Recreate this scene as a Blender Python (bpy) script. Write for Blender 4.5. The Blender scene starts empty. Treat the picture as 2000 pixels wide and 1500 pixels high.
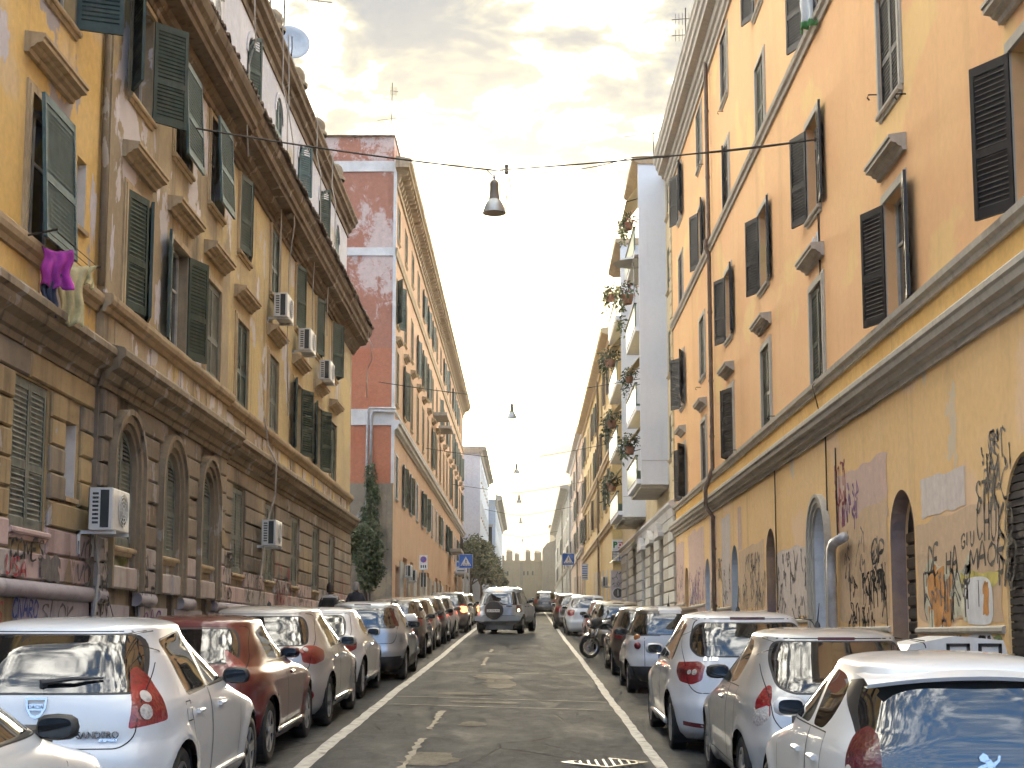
import bpy, bmesh, math, random
import numpy as np
from mathutils import Vector, Matrix
from mathutils.bvhtree import BVHTree
random.seed(7)
RAD = math.radians
scene = bpy.context.scene
col = scene.collection

# ------------------------------------------------------------------ camera
SL = 0.0326                                   # the street climbs away from the camera
EYE = Vector((0, 0, 1.75))
cd = bpy.data.cameras.new('camera')
cam = bpy.data.objects.new('camera', cd); col.objects.link(cam)
cd.sensor_width = 36.0; cd.lens = 51.3
cd.shift_y = 0.0715
cd.clip_start = 0.1; cd.clip_end = 3000
cam.location = EYE
cam.rotation_euler = (RAD(97.0), 0, RAD(0.5587))
scene.camera = cam

# ------------------------------------------------------------------ sky and sun
SUN_EL, SUN_AZ = 7.4, -2.0                     # degrees; azimuth from the street axis, minus = left
w = bpy.data.worlds.new('World'); scene.world = w; w.use_nodes = True

class NT:
    """tiny node-tree writer"""
    def __init__(s, tree): s.t = tree; s.n = tree.nodes; s.l = tree.links
    def add(s, kind, **kw):
        n = s.n.new('ShaderNode' + kind)
        for k, v in kw.items(): setattr(n, k, v)
        return n
    def put(s, sock, v):
        if v is None: return
        if hasattr(v, 'is_linked'): s.l.new(v, sock)
        elif isinstance(v, (tuple, list)) and len(v) == 3 and sock.type == 'RGBA': sock.default_value = (*v, 1)
        else: sock.default_value = v
    def math(s, op, a, b=None, c=None, clamp=False):
        n = s.add('Math', operation=op, use_clamp=clamp)
        for i, v in enumerate((a, b, c)): s.put(n.inputs[i], v)
        return n.outputs[0]
    def vmath(s, op, a, b=None):
        n = s.add('VectorMath', operation=op)
        s.put(n.inputs[0], a); s.put(n.inputs[1], b)
        return n.outputs['Value'] if op in ('DOT_PRODUCT', 'LENGTH') else n.outputs[0]
    def mix(s, f, a, b, blend='MIX'):
        n = s.add('Mix', data_type='RGBA', blend_type=blend)
        s.put(n.inputs[0], f); s.put(n.inputs[6], a); s.put(n.inputs[7], b)
        return n.outputs[2]
    def noise(s, vec, scale, detail=4, rough=.55, dist=0):
        n = s.add('TexNoise'); s.put(n.inputs['Vector'], vec)
        n.inputs['Scale'].default_value = scale; n.inputs['Detail'].default_value = detail
        n.inputs['Roughness'].default_value = rough; n.inputs['Distortion'].default_value = dist
        return n.outputs[0]
    def mapr(s, v, a, b, c=0., d=1., smooth=True):
        n = s.add('MapRange', interpolation_type='SMOOTHSTEP' if smooth else 'LINEAR')
        s.put(n.inputs[0], v)
        for i, q in enumerate((a, b, c, d)): s.put(n.inputs[i + 1], q)
        return n.outputs[0]
    def mapping(s, vec, scale=(1, 1, 1), loc=(0, 0, 0), rot=(0, 0, 0)):
        n = s.add('Mapping'); s.put(n.inputs[0], vec)
        n.inputs['Location'].default_value = loc; n.inputs['Scale'].default_value = scale; n.inputs['Rotation'].default_value = rot
        return n.outputs[0]
    def sep(s, vec):
        n = s.add('SeparateXYZ'); s.put(n.inputs[0], vec); return n.outputs
    def comb(s, x, y, z):
        n = s.add('CombineXYZ')
        for i, v in enumerate((x, y, z)): s.put(n.inputs[i], v)
        return n.outputs[0]

EXPOSURE = 2.7
def make_world():
    t = NT(w.node_tree); t.n.clear()
    out = t.add('OutputWorld'); bg = t.add('Background')
    sky = t.add('TexSky', sky_type='NISHITA')
    sky.sun_disc = False; sky.sun_elevation = RAD(SUN_EL); sky.sun_rotation = RAD(SUN_AZ)
    sky.air_density = 1.0; sky.dust_density = 2.0; sky.ozone_density = 1.0
    d = t.vmath('NORMALIZE', t.add('TexCoord').outputs['Generated'])
    x, y, z = t.sep(d)[:3]
    az, el = RAD(SUN_AZ), RAD(SUN_EL)
    sd = (math.sin(az) * math.cos(el), math.cos(az) * math.cos(el), math.sin(el))
    ang = t.math('MULTIPLY', t.math('ARCCOSINE', t.math('MINIMUM', t.vmath('DOT_PRODUCT', d, sd), .99999)), 180 / math.pi)
    g1 = t.math('EXPONENT', t.math('MULTIPLY', ang, -1 / 2.6))
    g2 = t.math('EXPONENT', t.math('MULTIPLY', ang, -1 / 10.))
    g3 = t.math('EXPONENT', t.math('MULTIPLY', ang, -1 / 1.6))
    elev = t.math('MULTIPLY', t.math('ARCSINE', z), 180 / math.pi)
    azim = t.math('MULTIPLY', t.math('ARCTAN2', x, y), 180 / math.pi)
    # cloud sheet seen in perspective: direction projected on a flat layer
    zz = t.math('ADD', t.math('MAXIMUM', z, 0), .22)
    cp = t.comb(t.math('DIVIDE', x, zz), t.math('DIVIDE', y, zz), 0)
    n1 = t.noise(t.mapping(cp, (7.5, 9.0, 1), (4.3, 1.7, 0)), 1.0, 5, .52, .5)
    n2 = t.noise(t.mapping(cp, (21, 27, 1), (1.3, 8.7, 0)), 1.0, 3, .6, .0)
    m = t.math('ADD', n1, t.math('MULTIPLY', t.math('SUBTRACT', n2, .5), .28))
    # more cloud towards the sun, thinner higher up
    m = t.math('ADD', m, t.math('MULTIPLY', g2, .22))
    cov = t.mapr(m, .50, .66)
    # a thinner window in the cloud high over the street
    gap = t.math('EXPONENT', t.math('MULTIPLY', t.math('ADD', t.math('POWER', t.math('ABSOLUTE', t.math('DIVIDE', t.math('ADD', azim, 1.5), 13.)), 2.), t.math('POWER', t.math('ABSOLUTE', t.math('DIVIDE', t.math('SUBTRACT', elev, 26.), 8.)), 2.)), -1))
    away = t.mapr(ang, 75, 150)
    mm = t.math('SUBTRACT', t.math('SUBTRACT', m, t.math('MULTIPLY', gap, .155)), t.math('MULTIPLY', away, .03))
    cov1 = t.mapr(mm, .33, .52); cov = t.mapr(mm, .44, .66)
    base = t.mix(1.0, sky.outputs[0], (.10, .10, .10), 'MULTIPLY')
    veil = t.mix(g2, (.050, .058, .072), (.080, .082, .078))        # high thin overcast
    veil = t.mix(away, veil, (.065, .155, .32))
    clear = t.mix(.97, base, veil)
    cloud = t.mix(g2, (1.6, 1.52, 1.32), (2.0, 1.6, .85))  # bright cloud, mostly out of view, raised above the gap to light the walls
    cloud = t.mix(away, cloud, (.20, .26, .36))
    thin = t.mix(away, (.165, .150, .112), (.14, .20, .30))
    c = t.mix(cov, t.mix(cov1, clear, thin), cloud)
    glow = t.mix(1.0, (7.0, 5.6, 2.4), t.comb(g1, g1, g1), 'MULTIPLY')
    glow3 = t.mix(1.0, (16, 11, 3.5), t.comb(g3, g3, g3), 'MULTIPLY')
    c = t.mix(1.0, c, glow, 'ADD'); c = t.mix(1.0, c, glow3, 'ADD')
    # low bank of cloud in front of the sun, its top edge rimmed with light
    wob = t.math('MULTIPLY', t.math('SUBTRACT', t.noise(t.mapping(d, (34, 34, 34)), 1.0, 4, .6), .5), 2.2)
    hump = t.math('MULTIPLY', t.math('EXPONENT', t.math('MULTIPLY', t.math('POWER', t.math('ABSOLUTE', t.math('DIVIDE', t.math('SUBTRACT', azim, 1.35), 1.9)), 2.0), -1)), 3.4)
    top = t.math('ADD', t.math('ADD', hump, 5.0), wob)
    inb = t.mapr(t.math('SUBTRACT', top, elev), 0.0, .7)
    inb = t.math('MULTIPLY', inb, .98)
    rim = t.math('MULTIPLY', t.mapr(t.math('ABSOLUTE', t.math('SUBTRACT', top, elev)), 0.0, .35, 1, 0), t.math('MULTIPLY', g1, 2.0))
    bank = t.mix(g1, (.085, .083, .074), (.13, .112, .075))
    c = t.mix(inb, c, bank)
    c = t.mix(1.0, c, t.mix(1.0, (2.4, 2.1, 1.3), t.comb(rim, rim, rim), 'MULTIPLY'), 'ADD')
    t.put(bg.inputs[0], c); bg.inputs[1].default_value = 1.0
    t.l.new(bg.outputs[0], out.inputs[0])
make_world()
w.cycles.sampling_method = 'MANUAL'; w.cycles.sample_map_resolution = 512
sl = bpy.data.lights.new('sun', 'SUN'); sun = bpy.data.objects.new('sun', sl); col.objects.link(sun)
sl.energy = 0.8; sl.angle = RAD(10.0); sl.color = (1.0, .87, .66)
sun.rotation_euler = (RAD(90 - SUN_EL), 0, RAD(180 - SUN_AZ))
vs = scene.view_settings
vs.view_transform = 'Standard'; vs.look = 'None'; vs.exposure = EXPOSURE; vs.gamma = 1.0; vs.use_curve_mapping = False
scene.cycles.max_bounces = 6; scene.cycles.diffuse_bounces = 3; scene.cycles.glossy_bounces = 3; scene.cycles.use_adaptive_sampling = True; scene.cycles.adaptive_threshold = .035; scene.cycles.adaptive_min_samples = 12; scene.cycles.caustics_reflective = False; scene.cycles.caustics_refractive = False; scene.cycles.transparent_max_bounces = 12
scene.cycles.use_denoising = True

# ------------------------------------------------------------------ materials
MATS = {}
def newmat(name):
    m = bpy.data.materials.new(name); m.use_nodes = True
    t = NT(m.node_tree); b = t.n['Principled BSDF']
    MATS[name] = m
    return m, t, b
def flat(name, c, rough=.6, metal=0., var=.12, scale=6., bump=0., coat=0., spec=None, trans=0, emit=None, dirt=None):
    """plain procedural material: base colour with noise variation and a little relief"""
    m, t, b = newmat(name)
    o = t.add('TexCoord').outputs['Object']
    n = t.noise(o, scale, 5, .6)
    f = t.mapr(n, .3, .7, 1 - var, 1 + var, False)
    cc = t.mix(1.0, c, t.comb(f, f, f), 'MULTIPLY')
    if dirt:
        dn = t.noise(t.mapping(o, (1, 1, .35)), dirt[1], 6, .65)
        cc = t.mix(t.mapr(dn, .48, .72, 0, dirt[2]), cc, dirt[0])
    t.put(b.inputs['Base Color'], cc)
    b.inputs['Roughness'].default_value = rough; b.inputs['Metallic'].default_value = metal
    if spec is not None: b.inputs['Specular IOR Level'].default_value = spec
    if coat: b.inputs['Coat Weight'].default_value = coat; b.inputs['Coat Roughness'].default_value = .04
    if emit: t.put(b.inputs['Emission Color'], emit[0]); b.inputs['Emission Strength'].default_value = emit[1]
    if bump:
        bn = t.add('Bump'); bn.inputs['Strength'].default_value = bump; bn.inputs['Distance'].default_value = .02
        t.put(bn.inputs['Height'], t.noise(o, scale * 4, 6, .6)); t.put(b.inputs['Normal'], bn.outputs[0])
    return m
def plaster(name, a, b2, streak=(.2, .16, .12), s_amt=.45, peel=None, p_thr=.62, p_scale=.8, patch=None, pt_thr=.6, rough=.9, seed=0., sx=2.2, bump=.25, grain=.17):
    """old painted render: two tones, vertical run stains, peeled places with a lip"""
    m, t, b = newmat(name)
    o = t.mapping(t.add('TexCoord').outputs['Object'], (1, 1, 1), (seed, seed * 1.7, seed * .3))
    c = t.mix(t.mapr(t.noise(o, .45, 6, .6, .4), .36, .64), a, b2)
    if patch:
        pn = t.noise(t.mapping(o, (1, .55, .8), (3.1, 5.7, 9)), .5, 5, .5)
        c = t.mix(t.mapr(pn, pt_thr, pt_thr + .05, 0, .75), c, patch)
    st = t.noise(t.mapping(o, (sx, sx, .16)), 1.0, 6, .62)
    c = t.mix(t.mapr(st, .50, .74, 0, s_amt), c, streak)
    gr = t.noise(o, 7, 6, .7); g = t.mapr(gr, .25, .75, 1 - grain, 1 + grain * .8, False)
    c = t.mix(1.0, c, t.comb(g, g, g), 'MULTIPLY')
    h = t.math('MULTIPLY', t.noise(o, 30, 4, .6), .15)
    if peel:
        pn = t.noise(t.mapping(o, (1, 1, .62), (7.7, 2.2, 4)), p_scale, 8, .62, .3)
        pm = t.mapr(pn, p_thr, p_thr + .018)
        c = t.mix(pm, c, t.mix(t.noise(o, 3, 4), peel, tuple(q * .72 for q in peel)))
        h = t.math('SUBTRACT', h, t.math('MULTIPLY', pm, .5))
    t.put(b.inputs['Base Color'], c); b.inputs['Roughness'].default_value = rough
    b.inputs['Specular IOR Level'].default_value = .2
    bn = t.add('Bump'); bn.inputs['Strength'].default_value = bump; bn.inputs['Distance'].default_value = .03
    t.put(bn.inputs['Height'], h); t.put(b.inputs['Normal'], bn.outputs[0])
    return m
def glassy(name, tint=(.16, .19, .2), alpha=.5, rough=.02):
    """window glass: clear coat reflection over a tinted see-through sheet"""
    m, t, b = newmat(name)
    out = t.n['Material Output']
    tr = t.add('BsdfTransparent'); tr.inputs[0].default_value = (*tint, 1)
    gl = t.add('BsdfGlossy'); gl.inputs['Roughness'].default_value = rough; gl.inputs[0].default_value = (1, 1, 1, 1)
    fr = t.add('Fresnel'); fr.inputs[0].default_value = 1.75
    df = t.add('BsdfDiffuse'); df.inputs[0].default_value = (.012, .014, .016, 1)
    m1 = t.add('MixShader'); m1.inputs[0].default_value = 1 - alpha; t.l.new(df.outputs[0], m1.inputs[1]); t.l.new(tr.outputs[0], m1.inputs[2])
    m2 = t.add('MixShader'); t.l.new(t.math('ADD', fr.outputs[0], .05), m2.inputs[0]); t.l.new(m1.outputs[0], m2.inputs[1]); t.l.new(gl.outputs[0], m2.inputs[2])
    t.l.new(m2.outputs[0], out.inputs[0])
    return m
def paint(name, c, metal=0., rough=.32, dust=.16):
    """car paint: coat over base, thin dust that lies on top-facing faces and low on the flanks"""
    m, t, b = newmat(name)
    tc = t.add('TexCoord'); o = tc.outputs['Object']
    nz = t.sep(t.add('NewGeometry').outputs['Normal'])[2]
    dn = t.mapr(t.noise(o, 3.5, 7, .65), .35, .7)
    dm = t.math('MULTIPLY', t.math('MULTIPLY', dn, t.mapr(nz, .3, .95, .35, 1)), dust)
    cc = t.mix(dm, c, (.40, .36, .30))
    t.put(b.inputs['Base Color'], cc)
    b.inputs['Metallic'].default_value = metal
    t.put(b.inputs['Roughness'], t.mapr(dm, 0, .3, rough, .6))
    b.inputs['Coat Weight'].default_value = .85; b.inputs['Coat Roughness'].default_value = .05
    bn = t.add('Bump'); bn.inputs['Strength'].default_value = .02; bn.inputs['Distance'].default_value = .01
    t.put(bn.inputs['Height'], t.noise(o, 2.2, 2)); t.put(b.inputs['Normal'], bn.outputs[0])
    return m
def asphalt(name, c, c2, lightp=.3):
    m, t, b = newmat(name)
    o = t.add('TexCoord').outputs['Object']
    big = t.noise(t.mapping(o, (1, .25, 1)), .9, 6, .6, .4)
    c0 = t.mix(t.mapr(big, .35, .68), c, c2)
    worn = t.noise(t.mapping(o, (1.3, .35, 1), (9, 4, 0)), 1.3, 8, .7, .6)
    c0 = t.mix(t.mapr(worn, .60, .72, 0, lightp), c0, (.125, .123, .116))
    sp = t.noise(o, 70, 4, .75); f = t.mapr(sp, .3, .7, .45, 1.6, False); md_ = t.noise(t.mapping(o, (1, .5, 1)), 7, 5, .7); f = t.math('MULTIPLY', f, t.mapr(md_, .3, .7, .7, 1.3, False))
    c0 = t.mix(1.0, c0, t.comb(f, f, f), 'MULTIPLY')
    vo = t.add('TexVoronoi', feature='DISTANCE_TO_EDGE'); t.put(vo.inputs['Vector'], t.mix(.16, t.mapping(o, (.75, .4, 1)), t.add('TexNoise').outputs[1])); vo.inputs['Scale'].default_value = .8
    crk = t.mapr(vo.outputs['Distance'], .0, .012, 1, 0)
    crk = t.math('MULTIPLY', crk, t.mapr(t.noise(o, .6, 3), .5, .6))
    c0 = t.mix(t.math('MULTIPLY', crk, .8), c0, (.012, .012, .012))
    t.put(b.inputs['Base Color'], c0)
    t.put(b.inputs['Roughness'], t.mapr(worn, .4, .7, .92, .78)); b.inputs['Specular IOR Level'].default_value = .08
    bn = t.add('Bump'); bn.inputs['Strength'].default_value = .45; bn.inputs['Distance'].default_value = .012
    t.put(bn.inputs['Height'], t.math('SUBTRACT', t.math('ADD', sp, t.math('MULTIPLY', big, 2)), t.math('MULTIPLY', crk, 1.5)))
    t.put(b.inputs['Normal'], bn.outputs[0])
    return m

# ------------------------------------------------------------------ mesh helpers
class MB:
    """collects shapes, then links them as ONE mesh object"""
    def __init__(s): s.v = []; s.f = []; s.m = []
    def add(s, vs, fs, mi=0):
        o = len(s.v); s.v += [tuple(q) for q in vs]
        s.f += [tuple(i + o for i in f) for f in fs]; s.m += [mi] * len(fs)
        return s
    def box(s, x0, x1, y0, y1, z0, z1, mi=0):
        if x0 > x1: x0, x1 = x1, x0
        return s.add([(x0, y0, z0), (x1, y0, z0), (x1, y1, z0), (x0, y1, z0), (x0, y0, z1), (x1, y0, z1), (x1, y1, z1), (x0, y1, z1)],
                     [(3, 2, 1, 0), (4, 5, 6, 7), (0, 1, 5, 4), (1, 2, 6, 5), (2, 3, 7, 6), (3, 0, 4, 7)], mi)
    def cbox(s, x0, x1, y0, y1, z0, z1, c=.02, mi=0):
        """box with chamfered vertical and front edges (outer face at x1)"""
        p = [(x0, y0, z0), (x0, y1, z0), (x0, y1, z1), (x0, y0, z1)]
        q = [(x1 - math.copysign(c, x1 - x0), a, b) for _, a, b in p]
        r = [(x1, y0 + c, z0 + c), (x1, y1 - c, z0 + c), (x1, y1 - c, z1 - c), (x1, y0 + c, z1 - c)]
        fs = []
        for k in (0, 4):
            for i in range(4): j = (i + 1) % 4; fs.append((k + i, k + j, k + 4 + j, k + 4 + i))
        fs += [(8, 9, 10, 11)]
        return s.add(p + q + r, fs, mi)
    def sweep(s, prof, y0, y1, sx=1., mi=0):
        """profile polygon of (n, z) pulled along y; n times sx is x"""
        n = len(prof)
        a = [(p[0] * sx, y0, p[1]) for p in prof]; b = [(p[0] * sx, y1, p[1]) for p in prof]
        return s.add(a + b, [(i, (i + 1) % n, n + (i + 1) % n, n + i) for i in range(n)] + [tuple(range(n - 1, -1, -1)), tuple(range(n, 2 * n))], mi)
    def quad(s, a, b, c, d, mi=0): return s.add([a, b, c, d], [(0, 1, 2, 3)], mi)
    def tube(s, pts, r, n=6, mi=0, caps=True):
        pts = [Vector(p) for p in pts]; rs = r if isinstance(r, (list, tuple)) else [r] * len(pts)
        vs, fs = [], []
        ref = None
        for i, p in enumerate(pts):
            d = (pts[min(i + 1, len(pts) - 1)] - pts[max(i - 1, 0)]).normalized()
            if ref is None: ref = Vector((0, 0, 1)) if abs(d.z) < .9 else Vector((1, 0, 0))
            u = d.cross(ref)
            if u.length < 1e-4: u = d.cross(Vector((1, .3, 0)))
            u.normalize(); v = d.cross(u); ref = -v if False else ref
            for k in range(n):
                a = 2 * math.pi * k / n
                vs.append(p + (u * math.cos(a) + v * math.sin(a)) * rs[i])
        for i in range(len(pts) - 1):
            for k in range(n): fs.append((i * n + k, i * n + (k + 1) % n, (i + 1) * n + (k + 1) % n, (i + 1) * n + k))
        if caps: fs += [tuple(range(n - 1, -1, -1)), tuple(range((len(pts) - 1) * n, len(pts) * n))]
        return s.add(vs, fs, mi)
    def lathe(s, prof, n=20, c=(0, 0, 0), axis='z', mi=0, caps=False):
        """profile of (radius, height) spun about an axis through c"""
        vs, fs = [], []
        for r, h in prof:
            for k in range(n):
                a = 2 * math.pi * k / n; q = (r * math.cos(a), r * math.sin(a))
                vs.append({'z': (c[0] + q[0], c[1] + q[1], c[2] + h), 'x': (c[0] + h, c[1] + q[0], c[2] + q[1]), 'y': (c[0] + q[0], c[1] + h, c[2] + q[1])}[axis])
        for i in range(len(prof) - 1):
            for k in range(n): fs.append((i * n + k, i * n + (k + 1) % n, (i + 1) * n + (k + 1) % n, (i + 1) * n + k))
        if caps: fs += [tuple(range(n - 1, -1, -1)), tuple(range((len(prof) - 1) * n, len(prof) * n))]
        return s.add(vs, fs, mi)
    def mesh(s, name, mats, smooth=False, norm=True):
        me = bpy.data.meshes.new(name); me.from_pydata(s.v, [], s.f)
        for m in (mats if isinstance(mats, (list, tuple)) else [mats]): me.materials.append(m)
        if s.m and any(s.m): me.polygons.foreach_set('material_index', s.m)
        if norm:
            bm = bmesh.new(); bm.from_mesh(me); bmesh.ops.recalc_face_normals(bm, faces=bm.faces); bm.to_mesh(me); bm.free()
        if smooth: me.shade_smooth() if smooth is True else (me.shade_smooth(), me.set_sharp_from_angle(angle=RAD(smooth)))
        me.update(); return me
    def build(s, name, mats, parent=None, loc=(0, 0, 0), rot=(0, 0, 0), smooth=False, norm=True):
        return put(name, s.mesh(name, mats, smooth, norm), parent, loc, rot)
def put(name, me, parent=None, loc=(0, 0, 0), rot=(0, 0, 0), scale=None):
    o = bpy.data.objects.new(name, me); col.objects.link(o)
    o.location = loc; o.rotation_euler = rot
    if scale: o.scale = scale
    if parent: o.parent = parent
    return o
def tag(o, label, cat, group=None):
    o['label'] = label; o['category'] = cat
    if group: o['group'] = group
    return o
def thing(name, label, cat, loc=(0, 0, 0), rz=0., group=None):
    o = bpy.data.objects.new(name, None); col.objects.link(o); o.empty_display_size = .2
    o.location = loc; o.rotation_euler = (0, 0, rz)
    return tag(o, label, cat, group)
def struct(o): o['kind'] = 'structure'; return o
def ground_z(x, y):
    return SL * y - (.028 * (min(x, 3.8) + 2) if x > -2 else 0)
# ------------------------------------------------------------------ material set
M_road = asphalt('asphalt', (.031, .035, .040), (.047, .051, .056), .22)
M_park = asphalt('asphalt_parking', (.042, .044, .046), (.060, .061, .062), .2)
M_patch = asphalt('asphalt_pale', (.085, .078, .066), (.12, .108, .088), .4)
M_line = flat('road_paint', (.36, .355, .33), .75, var=.3, scale=9, bump=.3, dirt=((.07, .066, .06), 5, .9))
M_line2 = flat('road_paint_worn', (.17, .155, .12), .8, var=.4, scale=14, bump=.3, dirt=((.06, .056, .05), 4, 1.0))
M_walk = flat('pavement_stone', (.17, .16, .15), .85, var=.25, scale=3, bump=.3, dirt=((.07, .065, .06), 2, .6))
M_kerb = flat('kerb_stone', (.28, .26, .24), .8, var=.2, scale=5, bump=.3)
M_earth = flat('ground_far', (.10, .095, .085), .9, var=.2, scale=1)
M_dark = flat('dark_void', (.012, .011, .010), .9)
M_ochre = plaster('render_ochre', (.62, .42, .15), (.66, .46, .19), (.34, .24, .14), .7, (.40, .37, .38), .575, .75, (.58, .46, .30), .56, seed=2, sx=1.5)
M_brown = plaster('render_brown', (.40, .325, .215), (.31, .25, .17), (.11, .09, .07), .85, (.60, .56, .58), .555, 1.0, (.50, .39, .20), .56, seed=5, sx=1.6)
M_tan = plaster('render_tan', (.52, .41, .215), (.42, .33, .19), (.19, .15, .105), .75, (.56, .52, .50), .585, .8, (.58, .45, .21), .56, seed=9, sx=1.6)
M_dadoL = plaster('dado_brown', (0.369, 0.295, 0.205), (0.426, 0.344, 0.230), (0.139, 0.111, 0.082), .85, (.62, .57, .57), .55, 1.3, (.66, .52, .24), .55, seed=13)
M_stoneL = plaster('rusticated_brown', (.275, .23, .175), (.20, .165, .128), (.08, .066, .055), .75, (.40, .37, .35), .60, 1.4, (.36, .28, .18), .56, seed=21, bump=.5)
M_stoneY = plaster('rusticated_ochre', (.40, .305, .17), (.32, .24, .14), (.14, .11, .075), .75, (.44, .40, .38), .62, 1.2, seed=3, bump=.5)
M_stoneP = plaster('rusticated_pink', (0.550, 0.419, 0.400), (0.475, 0.375, 0.369), (0.237, 0.175, 0.156), .65, (.30, .24, .17), .62, 1.1, (.45, .40, .38), .55, seed=8, bump=.4)
M_stoneG = plaster('rusticated_grey', (0.450, 0.413, 0.400), (0.388, 0.338, 0.312), (0.175, 0.138, 0.125), .65, (.28, .22, .16), .64, 1.2, (.42, .36, .34), .55, seed=31, bump=.4)
M_plinth = plaster('plinth_grey', (0.429, 0.403, 0.429), (0.338, 0.312, 0.351), (0.143, 0.130, 0.137), .6, (.4, .33, .30), .64, 1.0, seed=4)
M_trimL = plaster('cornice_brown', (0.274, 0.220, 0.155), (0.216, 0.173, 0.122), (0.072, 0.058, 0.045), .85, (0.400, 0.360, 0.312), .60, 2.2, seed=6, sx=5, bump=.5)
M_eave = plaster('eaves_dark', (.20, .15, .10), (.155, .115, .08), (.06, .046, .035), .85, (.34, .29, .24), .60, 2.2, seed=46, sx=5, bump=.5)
M_trimS = plaster('window_stone_brown', (0.468, 0.364, 0.234), (0.377, 0.286, 0.189), (0.156, 0.117, 0.078), .6, (0.383, 0.340, 0.289), .68, 2., seed=7, sx=4)
M_attic = plaster('attic_grey', (0.480, 0.492, 0.564), (0.552, 0.552, 0.600), (0.360, 0.300, 0.216), .4, (0.385, 0.370, 0.340), .66, .9, (0.385, 0.326, 0.207), .62, seed=11)
M_orange = plaster('render_orange', (.78, .455, .235), (.80, .49, .245), (.60, .37, .185), .42, None, patch=(.80, .56, .25), pt_thr=.57, seed=1, bump=.10, sx=1.3, grain=.07)
M_yband = plaster('render_yellow_band', (.72, .43, .135), (.76, .48, .17), (.50, .30, .12), .4, None, seed=14, bump=.12)
M_rtan = plaster('render_tan_ground', (.80, .545, .275), (.80, .53, .245), (.52, .35, .19), .5, (.76, .62, .45), .65, 1.1, (.80, .57, .38), .54, seed=17, bump=.2, grain=.1)
M_trimR = plaster('stone_grey_trim', (.44, .41, .36), (.49, .45, .385), (.26, .235, .195), .5, None, seed=15, sx=4, bump=.2)
def flaking(name, c, c2):
    m, t, b = newmat(name); o = t.add('TexCoord').outputs['Object']
    n = t.noise(t.mapping(o, (1, 1, .8)), 1.5, 12, .78, .5); n2 = t.noise(t.mapping(o, (1, 1, .6)), .5, 3, .5)
    k = t.mapr(t.math('ADD', n, t.math('MULTIPLY', t.math('SUBTRACT', n2, .5), .75)), .47, .57, .05, .85)
    g = t.mapr(t.noise(o, 5, 6, .7), .3, .7, .85, 1.12, False)
    t.put(b.inputs['Base Color'], t.mix(1.0, t.mix(k, c, c2), t.comb(g, g, g), 'MULTIPLY')); b.inputs['Roughness'].default_value = .9
    bn = t.add('Bump'); bn.inputs['Strength'].default_value = .3; bn.inputs['Distance'].default_value = .03; t.put(bn.inputs['Height'], k); t.put(b.inputs['Normal'], bn.outputs[0])
    return m
M_red = flaking('render_red', (0.378, 0.149, 0.090), (.60, .48, .44))
M_redlow = plaster('render_red_low', (.45, .16, .09), (.48, .19, .11), (.32, .12, .075), .4, (.58, .42, .38), .72, 1., seed=19)
M_salmon = plaster('render_salmon', (.62, .395, .25), (.57, .36, .23), (.38, .25, .17), .45, None, seed=23, patch=(.62, .42, .27), pt_thr=.58)
M_whiteband = flat('white_band', (.62, .60, .58), .85, var=.12, scale=2, bump=.2, dirt=((.4, .36, .32), 1.5, .5))
M_white = plaster('white_panel', (.74, .755, .785), (.77, .78, .80), (.58, .58, .60), .35, None, seed=25, bump=.04, grain=.04)
M_bluewhite = plaster('render_pale_blue', (.52, .60, .72), (.56, .63, .73), (.42, .46, .5), .3, None, seed=26)
M_cream = plaster('render_cream', (.64, .52, .33), (.58, .46, .28), (.36, .29, .18), .4, None, seed=27)
M_yellowb = plaster('render_yellow', (.64, .48, .19), (.68, .51, .22), (.42, .31, .14), .4, None, seed=28)
M_pinkb = plaster('render_pink', (.58, .40, .31), (.62, .44, .33), (.40, .28, .21), .4, None, seed=29)
M_greyb = plaster('render_pale_grey', (.50, .49, .45), (.54, .52, .47), (.33, .31, .28), .4, None, seed=30)
M_ston2 = plaster('weathered_stone', (.38, .35, .30), (.44, .40, .33), (.20, .18, .16), .55, (.28, .25, .22), .66, 1.5, seed=33, bump=.4)
M_wallA = plaster('city_wall_brick', (0.225, 0.176, 0.112), (0.255, 0.203, 0.128), (0.135, 0.105, 0.068), .5, (.24, .19, .13), .6, .5, seed=35, bump=.5)
M_wallB = plaster('city_wall_dark', (0.156, 0.126, 0.093), (0.180, 0.147, 0.108), (0.102, 0.081, 0.060), .5, (0.170, 0.136, 0.102), .6, .5, seed=36, bump=.5)
M_shG = flat('shutter_green', (.020, .046, .040), .55, var=.35, scale=5, bump=.15, dirt=((.10, .11, .10), 6, .3))
M_shB = flat('shutter_blue_green', (.060, .115, .125), .6, var=.3, scale=5, bump=.15, dirt=((.20, .20, .18), 6, .4))
M_shGy = flat('shutter_grey_green', (.13, .145, .125), .65, var=.3, scale=5, bump=.15, dirt=((.26, .24, .20), 6, .5))
M_shD = flat('shutter_dark', (.014, .012, .014), .5, var=.3, scale=5, bump=.1, dirt=((.05, .045, .04), 6, .3))
M_shO = flat('shutter_olive', (.07, .08, .06), .6, var=.3, scale=5)
M_frameW = flat('window_frame_wood', (.42, .40, .36), .5, var=.2, scale=6)
M_pane = glassy('window_pane', (.10, .11, .12), .75, .03)
M_iron = flat('rusty_iron', (.06, .045, .035), .7, .5, var=.4, scale=20)
M_pipe = flat('drain_pipe', (.13, .085, .06), .55, .2, var=.3, scale=4)
M_pipeW = flat('pipe_pale', (.50, .50, .52), .5, .1, var=.2, scale=4, dirt=((.3, .26, .22), 4, .6))
M_tile = flat('roof_tile', (.15, .095, .065), .85, var=.45, scale=3, bump=.4, dirt=((.09, .085, .06), 3, .7))
M_acw = flat('ac_white', (.62, .63, .62), .45, var=.08, scale=4, dirt=((.35, .32, .28), 4, .4))
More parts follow.
